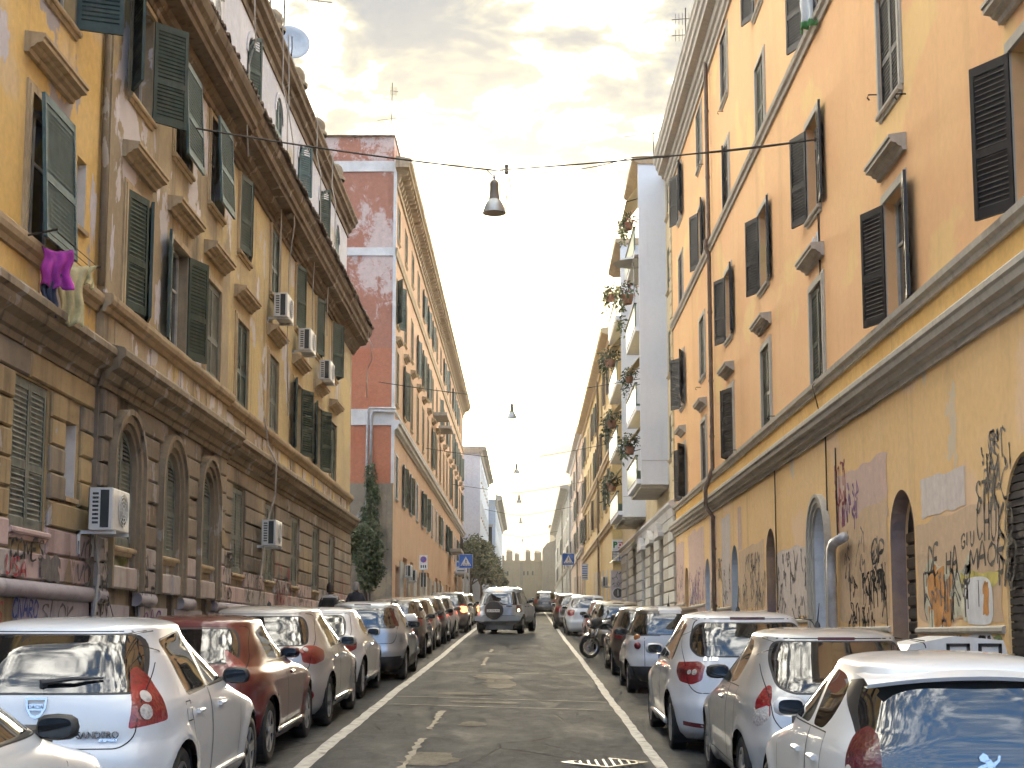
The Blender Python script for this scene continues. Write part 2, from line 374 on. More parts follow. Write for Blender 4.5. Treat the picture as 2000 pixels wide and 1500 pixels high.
M_acd = flat('ac_grille', (.03, .035, .035), .5)
M_metal = flat('galvanised', (.42, .43, .44), .4, .8, var=.15, scale=8)
M_rope = flat('cable_dark', (.035, .03, .026), .7)
M_ropeP = flat('cable_pale', (.38, .35, .31), .7)
M_doorW = plaster('doorway_white', (.58, .62, .68), (.62, .65, .70), (.40, .42, .45), .35, None, seed=40, bump=.1)
M_doorD = flat('door_dark', (.035, .030, .030), .6, var=.3, scale=3, dirt=((.14, .10, .06), 2, .5))
M_doorR = flat('door_maroon', (.07, .022, .018), .5, var=.3, scale=3)
M_rollD = flat('roller_shutter', (.11, .095, .085), .5, .3, var=.35, scale=2.5, dirt=((.28, .15, .05), 1.2, .8))
M_purpler = plaster('reveal_mauve', (.27, .20, .20), (.42, .27, .17), (.2, .15, .13), .4, None, seed=42)

# ------------------------------------------------------------------ the ground
def sheet(name, xs, y0, y1, dz, mat, ny=60):
    b = MB(); ys = [y0 + (y1 - y0) * i / ny for i in range(ny + 1)]
    vs = [(x, y, ground_z(x, y) + dz) for y in ys for x in xs]; n = len(xs)
    b.add(vs, [(j * n + i, j * n + i + 1, (j + 1) * n + i + 1, (j + 1) * n + i) for j in range(ny) for i in range(n - 1)])
    return struct(b.build(name, mat, norm=False))
gm = MB(); gm.quad((-400, -60, -60 * SL - .35), (400, -60, -60 * SL - .35), (400, 700, 700 * SL - .35), (-400, 700, 700 * SL - .35)); struct(gm.build('ground', M_earth))
sheet('road', [-4.6, -3.4, -2.1, -1, 0, 1, 2, 3, 3.8], -30, 420, 0, M_road, 180)
sheet('side_street', [-60, -30, -4.5], 49.9, 64.6, .004, M_park, 4)
sheet('parking_strip', [-4.36, -3.3, -2.28], -30, 420, .004, M_park, 90)
sheet('parking_strip', [1.48, 2.6, 3.72], -30, 420, .004, M_park, 90)
def raised(name, x0, x1, y0, y1, h, mat, dx=0):
    b = MB(); n = max(2, int((y1 - y0) / 6))
    for i in range(n):
        a, c = y0 + (y1 - y0) * i / n, y0 + (y1 - y0) * (i + 1) / n
        za, zc = ground_z((x0 + x1) / 2, a), ground_z((x0 + x1) / 2, c)
        vs = [(x0, a, za - .3), (x1, a, za - .3), (x1, c, zc - .3), (x0, c, zc - .3), (x0, a, za + h), (x1, a, za + h), (x1, c, zc + h), (x0, c, zc + h)]
        b.add(vs, [(4, 5, 6, 7), (0, 1, 5, 4), (1, 2, 6, 5), (2, 3, 7, 6), (3, 0, 4, 7)])
    return struct(b.build(name, mat, norm=False))
raised('pavement', -9, -4.53, -20, 49.6, .13, M_walk); raised('pavement', -9, -4.53, 65, 420, .13, M_walk)
raised('pavement', 3.88, 9, -20, 420, .13, M_walk)
raised('kerb', -4.53, -4.37, -20, 49.75, .135, M_kerb); raised('kerb', -4.53, -4.37, 64.9, 420, .135, M_kerb)
raised('kerb', 3.72, 3.88, -20, 420, .135, M_kerb)
# painted lines with worn, uneven edges
def ragged(name, pts_l, pts_r, mat, dz=.009):
    b = MB(); n = len(pts_l)
    vs = [(x, y, ground_z(x, y) + dz) for x, y in pts_l] + [(x, y, ground_z(x, y) + dz) for x, y in pts_r]
    b.add(vs, [(i, n + i, n + i + 1, i + 1) for i in range(n - 1)])
    return struct(b.build(name, mat, norm=False))
def long_line(x, wd, y0, y1, mat, step=.35, jit=.012, drift=0):
    n = int((y1 - y0) / step); l, r = [], []
    for i in range(n + 1):
        y = y0 + (y1 - y0) * i / n; xx = x + drift * math.sin(y * .21) + .005 * math.sin(y * .7)
        l.append((xx - wd / 2 + random.uniform(-jit, jit), y)); r.append((xx + wd / 2 + random.uniform(-jit, jit), y))
    ragged('road_marking', l, r, mat)
long_line(-2.2, .15, 3, 160, M_line, drift=.015); long_line(1.40, .13, 3, 160, M_line, drift=.012)
for a, c in ((9, 13.6), (14.3, 17.5), (18.6, 21.4), (34, 38), (41, 43)): long_line(-1.22 if a < 30 else -1.0, .08, a, c, M_line2, .18, .03)
for x0, x1, y0, y1 in ((-1.30, -.72, 14.9, 16.1), (-.8, -.2, 26.4, 29.2), (-1.05, -.28, 29.0, 30.6), (-1.5, -.6, 24.6, 25.2), (-.9, -.55, 19.2, 19.9), (-1.25, -.1, 23.0, 23.4)):
    n = 9; l = []; r = []
    for i in range(n + 1):
        y = y0 + (y1 - y0) * i / n; k = math.sin(math.pi * (i + .6) / (n + 1.2)) ** .35
        m_, h_ = (x0 + x1) / 2, (x1 - x0) / 2
        l.append((m_ - h_ * k + random.uniform(-.07, .07), y)); r.append((m_ + h_ * k + random.uniform(-.07, .07), y))
    ragged('asphalt_patch', l, r, M_patch if y1 < 35 else M_line2, .006)
for yy in (22.3, 23.9, 31.2): ragged('road_seam', [(x, yy + .03 * math.sin(x * 3) + random.uniform(-.02, .02)) for x in np.linspace(-2.1, 1.3, 22)], [(x, yy + .07 + .03 * math.sin(x * 3) + random.uniform(-.02, .02)) for x in np.linspace(-2.1, 1.3, 22)], M_line2, .007)
# diamond drain grate
g = thing('drain_grate', 'diamond shaped metal drain grate set in the road', 'drain grate', (.82, 15.6, ground_z(.82, 15.6)))
b = MB()
for i in range(4):
    a0, a1 = math.pi / 2 * i, math.pi / 2 * (i + 1)
    p = lambda a, r: (r * .46 * math.cos(a), r * .62 * math.sin(a))
    q = [p(a0, 1), p(a1, 1), p(a1, .9), p(a0, .9)]
    b.add([(*k, .004) for k in q] + [(*k, .014) for k in q], [(4, 5, 6, 7), (0, 1, 5, 4), (2, 3, 7, 6)])
M_grate = flat('grate_metal', (.20, .18, .13), .5, .5, var=.3, scale=30)
b.build('rim', M_grate, g)
bar = MB()
for s in (-1, 1):
    for i in range(9):
        t_ = -0.8 + i * .2
        h = (1 - abs(t_)) * .62
        bar.box(t_ * .42 - .012, t_ * .42 + .012, .01 if s > 0 else -h * .88, h * .88 if s > 0 else -.01, .004, .012)
bar.build('bars', M_grate, g)

# ------------------------------------------------------------------ facades
def wall_sheet(parent, sd, y0, y1, z0, z1, mats, ops, n0=0., rd=.22, name='wall', back=.0):
    """front of a wall with real openings; ops: (yc, w, z0, z1, arch). Reveals go back rd, dark room sheet behind."""
    b = MB(); X = lambda n: sd * n
    ys = sorted({y0, y1} | {q for o in ops for q in (o[0] - o[1] / 2, o[0] + o[1] / 2) if y0 < q < y1})
    zs = sorted({z0, z1} | {q for o in ops for q in (o[2], o[3]) if z0 < q < z1})
    for i in range(len(ys) - 1):
        for j in range(len(zs) - 1):
            cy, cz = (ys[i] + ys[i + 1]) / 2, (zs[j] + zs[j + 1]) / 2
            if any(abs(cy - o[0]) < o[1] / 2 and o[2] < cz < o[3] for o in ops): continue
            b.quad((X(n0), ys[i], zs[j]), (X(n0), ys[i + 1], zs[j]), (X(n0), ys[i + 1], zs[j + 1]), (X(n0), ys[i], zs[j + 1]))
    for o in ops:
        a, c, lo, hi = o[0] - o[1] / 2, o[0] + o[1] / 2, o[2], o[3]
        if a >= y1 or c <= y0: continue
        arch = len(o) > 4 and o[4]; f, k = X(n0), X(n0 - rd)
        sp = hi - o[1] / 2 if arch else hi
        b.quad((f, a, lo), (f, a, sp), (k, a, sp), (k, a, lo), 1); b.quad((f, c, lo), (k, c, lo), (k, c, sp), (f, c, sp), 1)
        b.quad((f, a, lo), (k, a, lo), (k, c, lo), (f, c, lo), 1)
        if arch:
            r = o[1] / 2; A = [(o[0] - r * math.cos(math.pi * i / 16), sp + r * math.sin(math.pi * i / 16)) for i in range(17)]
            for i in range(16):
                (p, q), (p2, q2) = A[i], A[i + 1]
                b.quad((f, p, q), (f, p2, q2), (f, p2, hi + 1e-4), (f, p, hi + 1e-4)); b.quad((f, p, q), (k, p, q), (k, p2, q2), (f, p2, q2), 1)
        else: b.quad((f, a, hi), (f, c, hi), (k, c, hi), (k, a, hi), 1)
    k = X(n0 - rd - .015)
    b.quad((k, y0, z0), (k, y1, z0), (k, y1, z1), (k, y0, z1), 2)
    for y in (y0, y1): b.quad((X(n0), y, z0), (X(n0 - max(rd + .02, back)), y, z0), (X(n0 - max(rd + .02, back)), y, z1), (X(n0), y, z1))
    b.quad((X(n0), y0, z1), (X(n0), y1, z1), (X(n0 - max(rd + .02, back)), y1, z1), (X(n0 - max(rd + .02, back)), y0, z1))
    return b.build(name, [mats, MATS.get('reveal_' + mats.name, mats), M_dark], parent, norm=False)
CACHE = {}
def cached(key, fn):
    if key not in CACHE: CACHE[key] = fn()
    return CACHE[key]
def shutter_mesh(wd, h, mat, top=False, arch=False, step=.062):
    """one louvred leaf, hinge at y=0, spans +y; louvres are real slats"""
    def mk():
        b = MB(); z0 = -h if top else 0; t = .022; st = .058
        H = lambda y: h - (wd - math.sqrt(max(0, wd * wd - y * y)) if arch else 0)   # half arch, low side... leaf rises to the middle
        HH = (lambda y: z0 + h - wd + math.sqrt(max(0., wd * wd - (wd - y) ** 2))) if arch else (lambda y: z0 + h)
        b.box(-t, t, 0, st, z0, HH(st * .6)); b.box(-t, t, wd - st, wd, z0, HH(wd))
        for zc, hh in ((z0 + .06, .06), (z0 + h * .42, .045)): b.box(-t * .9, t * .9, st, wd - st, zc - hh, zc + hh)
        if not arch: b.box(-t * .9, t * .9, st, wd - st, z0 + h - .11, z0 + h)
        else:
            for i in range(6):
                a, c = wd * i / 6, wd * (i + 1) / 6
                b.add([(s_ * t, y, HH(y) - o_) for s_ in (-1, 1) for y in (a, c) for o_ in (.0, .09)], [(0, 1, 3, 2), (4, 6, 7, 5), (0, 2, 6, 4), (1, 5, 7, 3)])
        z = z0 + .13
        while z < z0 + h - .12:
            if abs(z - (z0 + h * .42)) > .05:
                ye = wd - st; ys_ = st
                if arch:
                    while ys_ < ye and HH(ys_) - .08 < z: ys_ += .02
                b.add([(x, y, z + dz) for y in (ys_, ye) for x, dz in ((-.018, .028), (.018, -.012), (.018, -.004), (-.018, .036))], [(0, 1, 5, 4), (1, 2, 6, 5), (2, 3, 7, 6), (3, 0, 4, 7)])
            z += step
        b.box(-.004, .004, st * .5, wd - st * .5, z0 + .02, z0 + h - (wd * .75 if arch else .02))
        return b.mesh('shutter', mat, norm=True)
    return cached(('sh', round(wd, 3), round(h, 3), mat.name, top, arch, step), mk)
def window(par, sd, yc, z0, z1, wd, sh=None, state='closed', trim=None, n0=0., sill=True, hood=None, sur=.0, frame=None, arch=False, rd=.22, step=.062, pane=True, label=None):
    """window > pane, shutter, shutter, sill, hood_moulding; state: closed, open, ajar, tilt, half, or (near angle, far angle)"""
    h = z1 - z0; frame = frame or M_frameW; trim = trim or M_trimS
    key = ('wf', round(wd, 2), round(h, 2), sd, sur, trim.name, frame.name, arch, rd)
    def mk():
        b = MB(); f = .05; x0, x1 = -rd + .01, -rd + .07
        hh = h - wd / 2 if arch else h
        b.box(sd * x0, sd * x1, -wd / 2, -wd / 2 + f, 0, hh, 1); b.box(sd * x0, sd * x1, wd / 2 - f, wd / 2, 0, hh, 1); b.box(sd * x0, sd * (x1 + .01), -.035, .035, 0, h - .02, 1)
        b.box(sd * x0, sd * x1, -wd / 2, wd / 2, 0, f, 1); b.box(sd * x0, sd * x1, -wd / 2, wd / 2, hh - f, hh, 1); b.box(sd * x0, sd * (x1 - .01), -wd / 2, wd / 2, h * .62, h * .62 + .04, 1)
        if sur:
            e = .045
            for s_ in (-1, 1):
                a = s_ * wd / 2; c = s_ * (wd / 2 + sur); m_ = s_ * (wd / 2 + sur * .6)
                b.box(0, sd * e, min(a, m_), max(a, m_), 0, h + sur * .6, 0); b.box(0, sd * e * .55, min(m_, c), max(m_, c), 0, h + sur, 0)
            b.box(0, sd * e * 1.02, -wd / 2, wd / 2, h, h + sur * .6, 0); b.box(0, sd * e * .57, -wd / 2 - sur * .6, wd / 2 + sur * .6, h + sur * .6, h + sur, 0)
        return b.mesh('window', [trim, frame])
    o = put('window', cached(key, mk), par, (sd * n0, yc, z0))
    if label: o['label'] = label
    if pane:
        pm = cached(('pn', round(wd, 2), round(h, 2), sd, rd), lambda: MB().box(sd * (-rd + .025), sd * (-rd + .035), -wd / 2 + .04, wd / 2 - .04, .05, h - .05).mesh('pane', M_pane))
        put('pane', pm, o)
    if sill:
        sm = cached(('sl', round(wd, 2), sd, trim.name, sill), lambda: MB().sweep([(-.2, -.075), (.07, -.075), (.085, -.05), (.085, -.015), (.06, 0.003), (-.2, .003)], -wd / 2 - .1, wd / 2 + .1, sd).sweep([(0, -.13), (.03, -.13), (.045, -.078), (0, -.078)], -wd / 2 - .06, wd / 2 + .06, sd).mesh('sill', trim))
        put('sill', sm, o)
    if hood:
        hm = cached(('hd', round(wd, 2), sd, trim.name, hood), lambda: MB().sweep([(0, 0), (.06, 0), (.075, .05), (.13, .07), (.15, .105), (.23, .12), (.23, .17), (.255, .185), (.255, .225), (0, .26)], -wd / 2 - hood, wd / 2 + hood, sd).mesh('hood_moulding', trim))
        put('hood_moulding', hm, o, (0, 0, h + .40))
    if sh:
        hw = wd / 2 - .004
        if state == 'tilt':
            me = shutter_mesh(wd - .02, h, sh, top=True, step=step)
            put('shutter', me, o, (sd * .16, -wd / 2 + .01, h), (0, -sd * RAD(3), 0))
        else:
            ang = {'closed': (0, 0), 'open': (170, 164), 'ajar': (38, 30), 'half': (95, 0), 'wide': (172, 169), 'far': (0, 100)}[state] if isinstance(state, str) else state
            me = shutter_mesh(hw, h - .02, sh, arch=arch, step=step)
            xin = -.03 if max(ang) == 0 else .026
            put('shutter', me, o, (sd * xin, -wd / 2 + .002, .01), (0, 0, -sd * RAD(ang[0])))
            put('shutter', me, o, (sd * xin, wd / 2 - .002, .01), (0, 0, sd * RAD(ang[1])), (1, -1, 1))
    return o
def block(par, x0, x1, y0, y1, z0, z1, mat, name='building_body'):
    return MB().box(x0, x1, y0, y1, z0, z1).build(name, mat, par)
def trim(par, sd, prof, y0, y1, mat, name='cornice', n0=0.):
    return MB().sweep([(n + n0, z) for n, z in prof], y0, y1, sd).build(name, mat, par)

# ================================================================== LEFT: old ochre-brown block with attic
LX = -6.0
LB = thing('apartment_building', 'peeling ochre and brown apartment block with arched ground floor windows and green shutters', 'building', (LX, 0, 0))
W1 = 1.22
LW = [17.55, 21.4, 24.1, 26.8, 30.2, 34.0, 37.7, 41.4, 44.8]          # window axes
opsA = [(13.6, W1, 6.5, 8.3), (17.55, W1, 6.5, 8.3), (19.05, .42, 7.2, 8.15), (17.9, W1, 9.75, 11.4), (13.6, W1, 9.75, 11.4)]
opsB = [(y, W1, 6.5, 8.3) for y in LW[1:4]] + [(y, W1, 9.75, 11.4) for y in LW[1:4]]
opsC = [(y, W1, 6.5, 8.3) for y in LW[4:]] + [(y, W1, 9.75, 11.4) for y in LW[4:]]
wall_sheet(LB, 1, 9, 19.9, 6.4, 11.6, M_ochre, opsA, back=9)
wall_sheet(LB, 1, 19.9, 28.3, 6.4, 11.6, M_brown, opsB, n0=.12, back=.4)
wall_sheet(LB, 1, 28.3, 49.4, 6.4, 11.6, M_tan, opsC, back=9)
# dado under the first-floor windows
for a, c, n_, m_ in ((9, 19.9, 0, M_ochre), (19.9, 28.3, .12, M_dadoL), (28.3, 49.4, 0, M_dadoL)):
    MB().box(-.3, n_, a, c, 5.2, 6.4).build('dado_wall', m_, LB)
    for k in range(int((c - a) / 2.0)): MB().box(n_ - .02, n_ + .022, a + .5 + k * 2.0, a + 1.55 + k * 2.0, 5.85, 6.22).build('dado_panel', m_, LB)
# ground floor: wall behind + rusticated stones
G0 = [(13.2, 1.1, 3.02, 4.82), (17.4, 1.2, 3.02, 4.82), (19.0, .46, 3.55, 4.55)]
G1 = [(y, 1.16, 3.04, 4.75, True) for y in (21.15, 23.9, 26.65)]
G2 = [(y, 1.2, 3.03, 4.80) for y in (30.1, 33.85, 37.5, 41.2, 44.6)]
cell = [(16.6, 1.0, .5, 1.55), (22.0, .5, 1.95, 2.75), (24.3, .5, 2.0, 2.7), (26.9, .5, 2.05, 2.7), (30.6, .55, 2.2, 2.75)]
wall_sheet(LB, 1, 9, 19.9, 0, 5.3, M_stoneY, G0 + [cell[0]], back=9)
wall_sheet(LB, 1, 19.9, 28.3, 0, 5.3, M_stoneL, G1 + cell[1:4], n0=.08, back=.4, rd=.3)
wall_sheet(LB, 1, 28.3, 49.4, 0, 5.3, M_stoneL, G2 + cell[4:], back=9)
def stones(par, sd, y0, y1, n0, z0, z1, ch, ops, pick, thick=.055, maxlen=2.2, gap=.022, arch_m=.34):
    k = 0; z = z0
    while z < z1 - .05:
        hi = min(z + ch, z1); segs = [(y0, y1)]
        for o in ops:
            arch = len(o) > 4 and o[4]
            if o[3] + (arch_m if arch else .02) <= z + .02 or o[2] >= hi - .02: continue
            m_ = o[1] / 2 + (.30 if arch else .10)
            if arch and hi > o[3] - o[1] / 2:
                sp = o[3] - o[1] / 2; dz = max(z - sp, 0); R_ = o[1] / 2 + .30
                m_ = math.sqrt(max(R_ * R_ - dz * dz, .0)) if dz < R_ else 0
                if m_ == 0: continue
            ns = []
            for a, c in segs:
                if o[0] - m_ > a: ns.append((a, min(c, o[0] - m_)))
                if o[0] + m_ < c: ns.append((max(a, o[0] + m_), c))
            segs = [q for q in ns if q[1] - q[0] > .06]
        for a, c in segs:
            n = max(1, math.ceil((c - a) / maxlen - .3))
            for i in range(n):
                p, q = a + (c - a) * i / n, a + (c - a) * (i + 1) / n
                t_ = thick * random.uniform(.8, 1.2)
                MB().cbox(sd * (n0 - .02), sd * (n0 + t_), p + gap / 2 * (i > 0), q - gap / 2 * (i < n - 1), z + gap / 2, hi - gap / 2, .022).build('stone', pick((z + hi) / 2, (p + q) / 2), par)
        z = hi
def pickL(base):
    def f(z, y):
        if z < 3.25 + .25 * math.sin(y * 1.9): return random.choice((M_stoneP, M_stoneP, M_stoneG))
        return random.choice((base, base, base, M_stoneL))
    return f
stones(LB, 1, 12.0, 19.85, 0, 2.42, 5.2, .345, G0, pickL(M_stoneY), maxlen=2.6)
stones(LB, 1, 19.95, 28.25, .08, 2.42, 5.2, .345, G1, pickL(M_stoneL), thick=.085, maxlen=2.0)
stones(LB, 1, 28.35, 49.4, 0, 2.42, 5.2, .345, G2, pickL(M_stoneL), maxlen=2.6)
# half-round plinth moulding and plinth
for a, c, n_ in ((9, 19.9, 0), (28.3, 49.5, 0)):
    MB().sweep([(0, 2.2)] + [(.06 + .085 * math.cos(t_), 2.31 + .10 * math.sin(t_)) for t_ in np.linspace(-1.57, 1.57, 9)] + [(0, 2.41)], a, c).build('plinth_moulding', M_plinth, LB, smooth=40)
for a, c in ((19.9, 20.3), (22.05, 23.0), (24.8, 25.75), (27.5, 28.3)):
    MB().sweep([(0, 2.2)] + [(.12 + .085 * math.cos(t_), 2.31 + .10 * math.sin(t_)) for t_ in np.linspace(-1.57, 1.57, 9)] + [(0, 2.41)], a, c).build('plinth_moulding', M_plinth, LB, smooth=40)
for a, c, n_ in ((9, 16.1, .05), (17.1, 19.9, .05), (19.9, 21.7, .11), (22.3, 24.0, .11), (24.6, 26.6, .11), (27.2, 28.3, .11), (28.3, 30.3, .05), (30.9, 49.45, .05)):
    MB().box(-.02, n_, a, c, 0, 2.2).build('plinth', M_plinth, LB)
# arch surrounds: moulded ring down to the sill
for yc in (21.15, 23.9, 26.65):
    b = MB(); sp = 4.75 - .58
    for r0, r1, nn in ((.585, .68, .07), (.68, .80, .12), (.80, .88, .17)):
        P = [(yc - r * math.cos(a), sp + r * math.sin(a)) for r in (r0, r1) for a in np.linspace(0, math.pi, 21)]
        lo = 2.42
        ring = lambda r: [(yc - r, lo)] + [(yc - r * math.cos(a), sp + r * math.sin(a)) for a in np.linspace(0, math.pi, 21)] + [(yc + r, lo)]
        A, B = ring(r0), ring(r1)
        for i in range(len(A) - 1):
            b.add([(.08 + nn, *A[i]), (.08 + nn, *A[i + 1]), (.08 + nn, *B[i + 1]), (.08 + nn, *B[i]), (.06, *A[i]), (.06, *A[i + 1]), (.06, *B[i + 1]), (.06, *B[i])], [(0, 1, 2, 3), (0, 1, 5, 4), (3, 2, 6, 7)])
    b.build('arch_moulding', M_trimL, LB, smooth=35, norm=False)
    window(LB, 1, yc, 3.04, 4.75, 1.16, M_shGy, 'closed', M_trimS, n0=.08, arch=True, rd=.3, pane=False)
for yc in (13.2, 17.4): window(LB, 1, yc, 3.02, 4.82, 1.2, M_shGy, 'closed', M_stoneP, sill=2)
for i, yc in enumerate((30.1, 33.85, 37.5, 41.2, 44.6)): window(LB, 1, yc, 3.03, 4.8, 1.2, M_shGy, 'closed', M_trimS)
for y, z0, z1, w_ in ((19.0, 3.55, 4.55, .46), (19.05, 7.2, 8.15, .42)):
    MB().box(-.16, -.15, y - w_ / 2, y + w_ / 2, z0, z1).build('niche_panel', M_whiteband, LB); MB().box(-.2, -.003, y + w_ / 2 - .014, y + w_ / 2 - .002, z0 + .01, z1 - .01).build('niche_reveal', M_whiteband, LB); MB().box(-.15, .05, y - w_ / 2 - .05, y + w_ / 2 + .05, z0 - .06, z0).build('sill', M_trimS, LB)
# first and second floor windows
st1 = ['closed', (14, 20), (168, 160), 'closed', 'closed', 'closed', (165, 158), (165, 158), 'closed']
for i, y in enumerate(LW):
    n_ = .12 if 1 <= i <= 3 else 0
    window(LB, 1, y, 6.5, 8.3, W1, M_shB if i == 0 else (M_shG if i != 3 and i != 5 else M_shGy), 'tilt' if i == 0 else st1[i], M_trimS, n0=n_, sur=.13, hood=.27, sill=False)
st2 = [(150, 110), (150, 135), 'tilt', 'tilt', (12, 14), 'closed', (16, 4), (14, 6), (22, 26)]
for i, y in enumerate(LW):
    n_ = .12 if 1 <= i <= 3 else 0
    window(LB, 1, y if i else 17.9, 9.75, 11.4, W1, M_shB if st2[i] == 'tilt' else M_shG, st2[i], M_trimS, n0=n_, sur=.11)
# string course, middle cornice, eaves
MIDC = [(0, 5.18), (.05, 5.18), (.07, 5.26), (.12, 5.28), (.16, 5.38), (.27, 5.44), (.30, 5.5), (.30, 5.56), (.36, 5.6), (.36, 5.68), (.33, 5.72), (0, 5.80)]
STR = [(0, 6.24), (.05, 6.24), (.07, 6.31), (.13, 6.34), (.15, 6.40), (.15, 6.46), (.12, 6.49), (0, 6.5)]
EAV = [(0, 11.42), (.05, 11.42), (.06, 11.5), (.11, 11.52), (.13, 11.60), (.20, 11.64), (.24, 11.74), (.46, 11.78), (.48, 11.86), (.53, 11.9), (.55, 12.02), (.62, 12.1), (.66, 12.22), (.66, 12.28), (0, 12.48)]
for a, c, n_ in ((9, 19.9, 0), (19.9, 28.3, .12), (28.3, 49.4, 0)):
    e = .12 if n_ else 0
    trim(LB, 1, MIDC, a - e, c + e, M_trimL, 'cornice', n_); trim(LB, 1, STR, a - e * .8, c + e * .8, M_trimS, 'string_course', n_)
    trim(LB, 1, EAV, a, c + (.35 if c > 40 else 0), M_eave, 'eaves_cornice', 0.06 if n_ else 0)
tm = MB(); R_ = .085
for i in range(7):
    a = math.pi * i / 6; a2 = math.pi * (i + 1) / 6
    if i < 6: tm.add([(-.45, R_ * .85 * math.cos(a), .18 + R_ * math.sin(a) * .8), (.12, R_ * math.cos(a), R_ * math.sin(a)), (.12, R_ * math.cos(a2), R_ * math.sin(a2)), (-.45, R_ * .85 * math.cos(a2), .18 + R_ * math.sin(a2) * .8)], [(0, 1, 2, 3)])
tm.add([(.12, R_ * math.cos(a), R_ * math.sin(a)) for a in np.linspace(0, math.pi, 7)] + [(.12, .7 * R_ * math.cos(a), .7 * R_ * math.sin(a)) for a in np.linspace(0, math.pi, 7)], [(i, i + 1, i + 8, i + 7) for i in range(6)])
tme = tm.mesh('roof_tile', M_tile, norm=False)
y = 16.0
while y < 49.6:
    put('roof_tile', tme, LB, (.62 + random.uniform(-.03, .03), y, 12.27 + random.uniform(-.012, .012)), (0, random.uniform(-.05, .05), random.uniform(-.07, .07))); y += .185
MB().sweep([(-.05, 12.2), (.66, 12.24), (.66, 12.285), (-.35, 12.62)], 9, 49.7).build('roof_slope', M_tile, LB)
# attic storey, set back
AT = [(y, .95, 13.7, 15.2, True) for y in (20.4, 24.2, 28.0, 31.7, 35.4, 39.0, 43.0, 46.8)]
wall_sheet(LB, 1, 10, 49.4, 12.2, 15.9, M_attic, AT, n0=-.22, back=8)
for i, (y, wd, a, c, _) in enumerate(AT):
    window(LB, 1, y, a, c, wd, M_shG if i % 3 == 0 else M_shB, 'closed' if i < 3 else [(28, 0), 'closed', (40, 0), (35, 0), 'closed'][i - 3], M_trimS, n0=-.22, arch=True, sill=False)
    b = MB()
    A = [(y - r * math.cos(t_), c - wd / 2 + r * math.sin(t_)) for r in (wd / 2 + .02, wd / 2 + .16) for t_ in np.linspace(0, math.pi, 15)]
    b.add([(-.19, *p) for p in A] + [(-.225, *p) for p in A], [(i_, i_ + 1, i_ + 16, i_ + 15) for i_ in range(14)] + [(15 + i_, 16 + i_, 46 + i_, 45 + i_) for i_ in range(14)])
    b.build('arch_moulding', M_attic, LB, norm=False)
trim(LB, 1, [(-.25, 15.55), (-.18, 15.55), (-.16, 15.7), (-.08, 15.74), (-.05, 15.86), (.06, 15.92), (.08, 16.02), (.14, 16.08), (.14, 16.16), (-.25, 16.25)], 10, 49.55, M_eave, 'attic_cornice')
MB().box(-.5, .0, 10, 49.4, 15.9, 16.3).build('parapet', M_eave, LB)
for y in (22.0, 27.2, 30.3, 33.6, 37.2, 41.0, 45.2):
    MB().lathe([(.0, .55), (.1, .54), (.2, .44), (.24, .3), (.22, .16), (.3, .08), (.3, 0)], 10, (-.08, y, 16.22)).build('parapet_ornament', M_trimL, LB, smooth=50)
block(LB, -9, -.35, 9, 49.35, 0, 11.55, M_tan)
block(LB, -9, -.6, 10, 49.35, 11.55, 15.85, M_attic)
# corner drainpipe between ochre and brown parts
MB().tube([(.07, 19.8, 11.5), (.07, 19.8, 8.6), (.09, 19.8, 8.4), (.09, 19.8, 6.6)], .05, 8).build('drain_pipe', M_trimL, LB, smooth=True)

# ================================================================== RIGHT: orange block
RX = 5.4
RB = thing('apartment_building', 'orange stuccoed apartment block with grey stone window surrounds and graffiti along its base', 'building', (RX, 0, 0))
RW = [15.05 + 5.76 * i for i in range(7)]; W2 = 1.14
FL = [(6.4, 8.2), (9.6, 11.4), (13.12, 14.9), (16.2, 18.0)]
wall_sheet(RB, -1, 8, 52.6, 6.3, 18.6, M_orange, [(y, W2, a, c) for y in RW + [RW[0] - 5.76] for a, c in FL if y > 8.6], back=9)
MB().box(0, .4, 8, 52.6, 5.6, 6.3).build('yellow_band', M_yband, RB)
DO = [(15.7, 1.6, -.5, 3.75, True), (21.0, 1.35, 0, 3.85, True), (26.75, 1.3, .2, 4.1, True), (32.3, 1.2, .3, 4.12, True), (37.9, 1.2, .4, 4.1, True), (43.6, 1.15, .5, 4.05, True), (49.3, 1.1, .6, 4.05, True)]
wall_sheet(RB, -1, 8, 52.6, -1, 5.45, M_rtan, DO, rd=.45, back=9)
block(RB, .5, 9, 8, 52.55, -1, 18.5, M_rtan)
stR = {(0, 0): (165, 150), (1, 0): (168, 158), (4, 0): (20, 24), (6, 0): (150, 160), (0, 1): 'open', (2, 1): (172, 160), (3, 1): (172, 158), (4, 1): (170, 158), (6, 1): (160, 150), (2, 2): (168, 158), (4, 2): (0, 8), (5, 2): (168, 160), (3, 3): (168, 158), (6, 3): (165, 155)}
for j, (a, c) in enumerate(FL):
    for i, y in enumerate(RW):
        s_ = stR.get((i, j), 'closed')
        window(RB, -1, y, a, c, W2, M_shO if (i, j) in ((5, 1), (5, 3), (2, 0), (3, 0), (3, 2)) else M_shD, s_, M_trimR, sur=.15 if j != 2 else .13, hood=.2 if j == 0 else None, sill=j in (1, 3))
trim(RB, -1, [(0, 5.3), (.05, 5.3), (.06, 5.38), (.13, 5.41), (.15, 5.49), (.22, 5.52), (.24, 5.60), (.27, 5.63), (.27, 5.70), (.23, 5.74), (0, 5.78)], 8, 52.7, M_trimR, 'cornice')
trim(RB, -1, [(0, 6.2), (.05, 6.2), (.07, 6.27), (.12, 6.3), (.13, 6.38), (.1, 6.40), (0, 6.41)], 8, 52.65, M_trimR, 'string_course')
trim(RB, -1, [(0, 12.88), (.05, 12.88), (.07, 12.96), (.12, 13.0), (.14, 13.08), (.1, 13.11), (0, 13.12)], 8, 52.65, M_trimR, 'string_course')
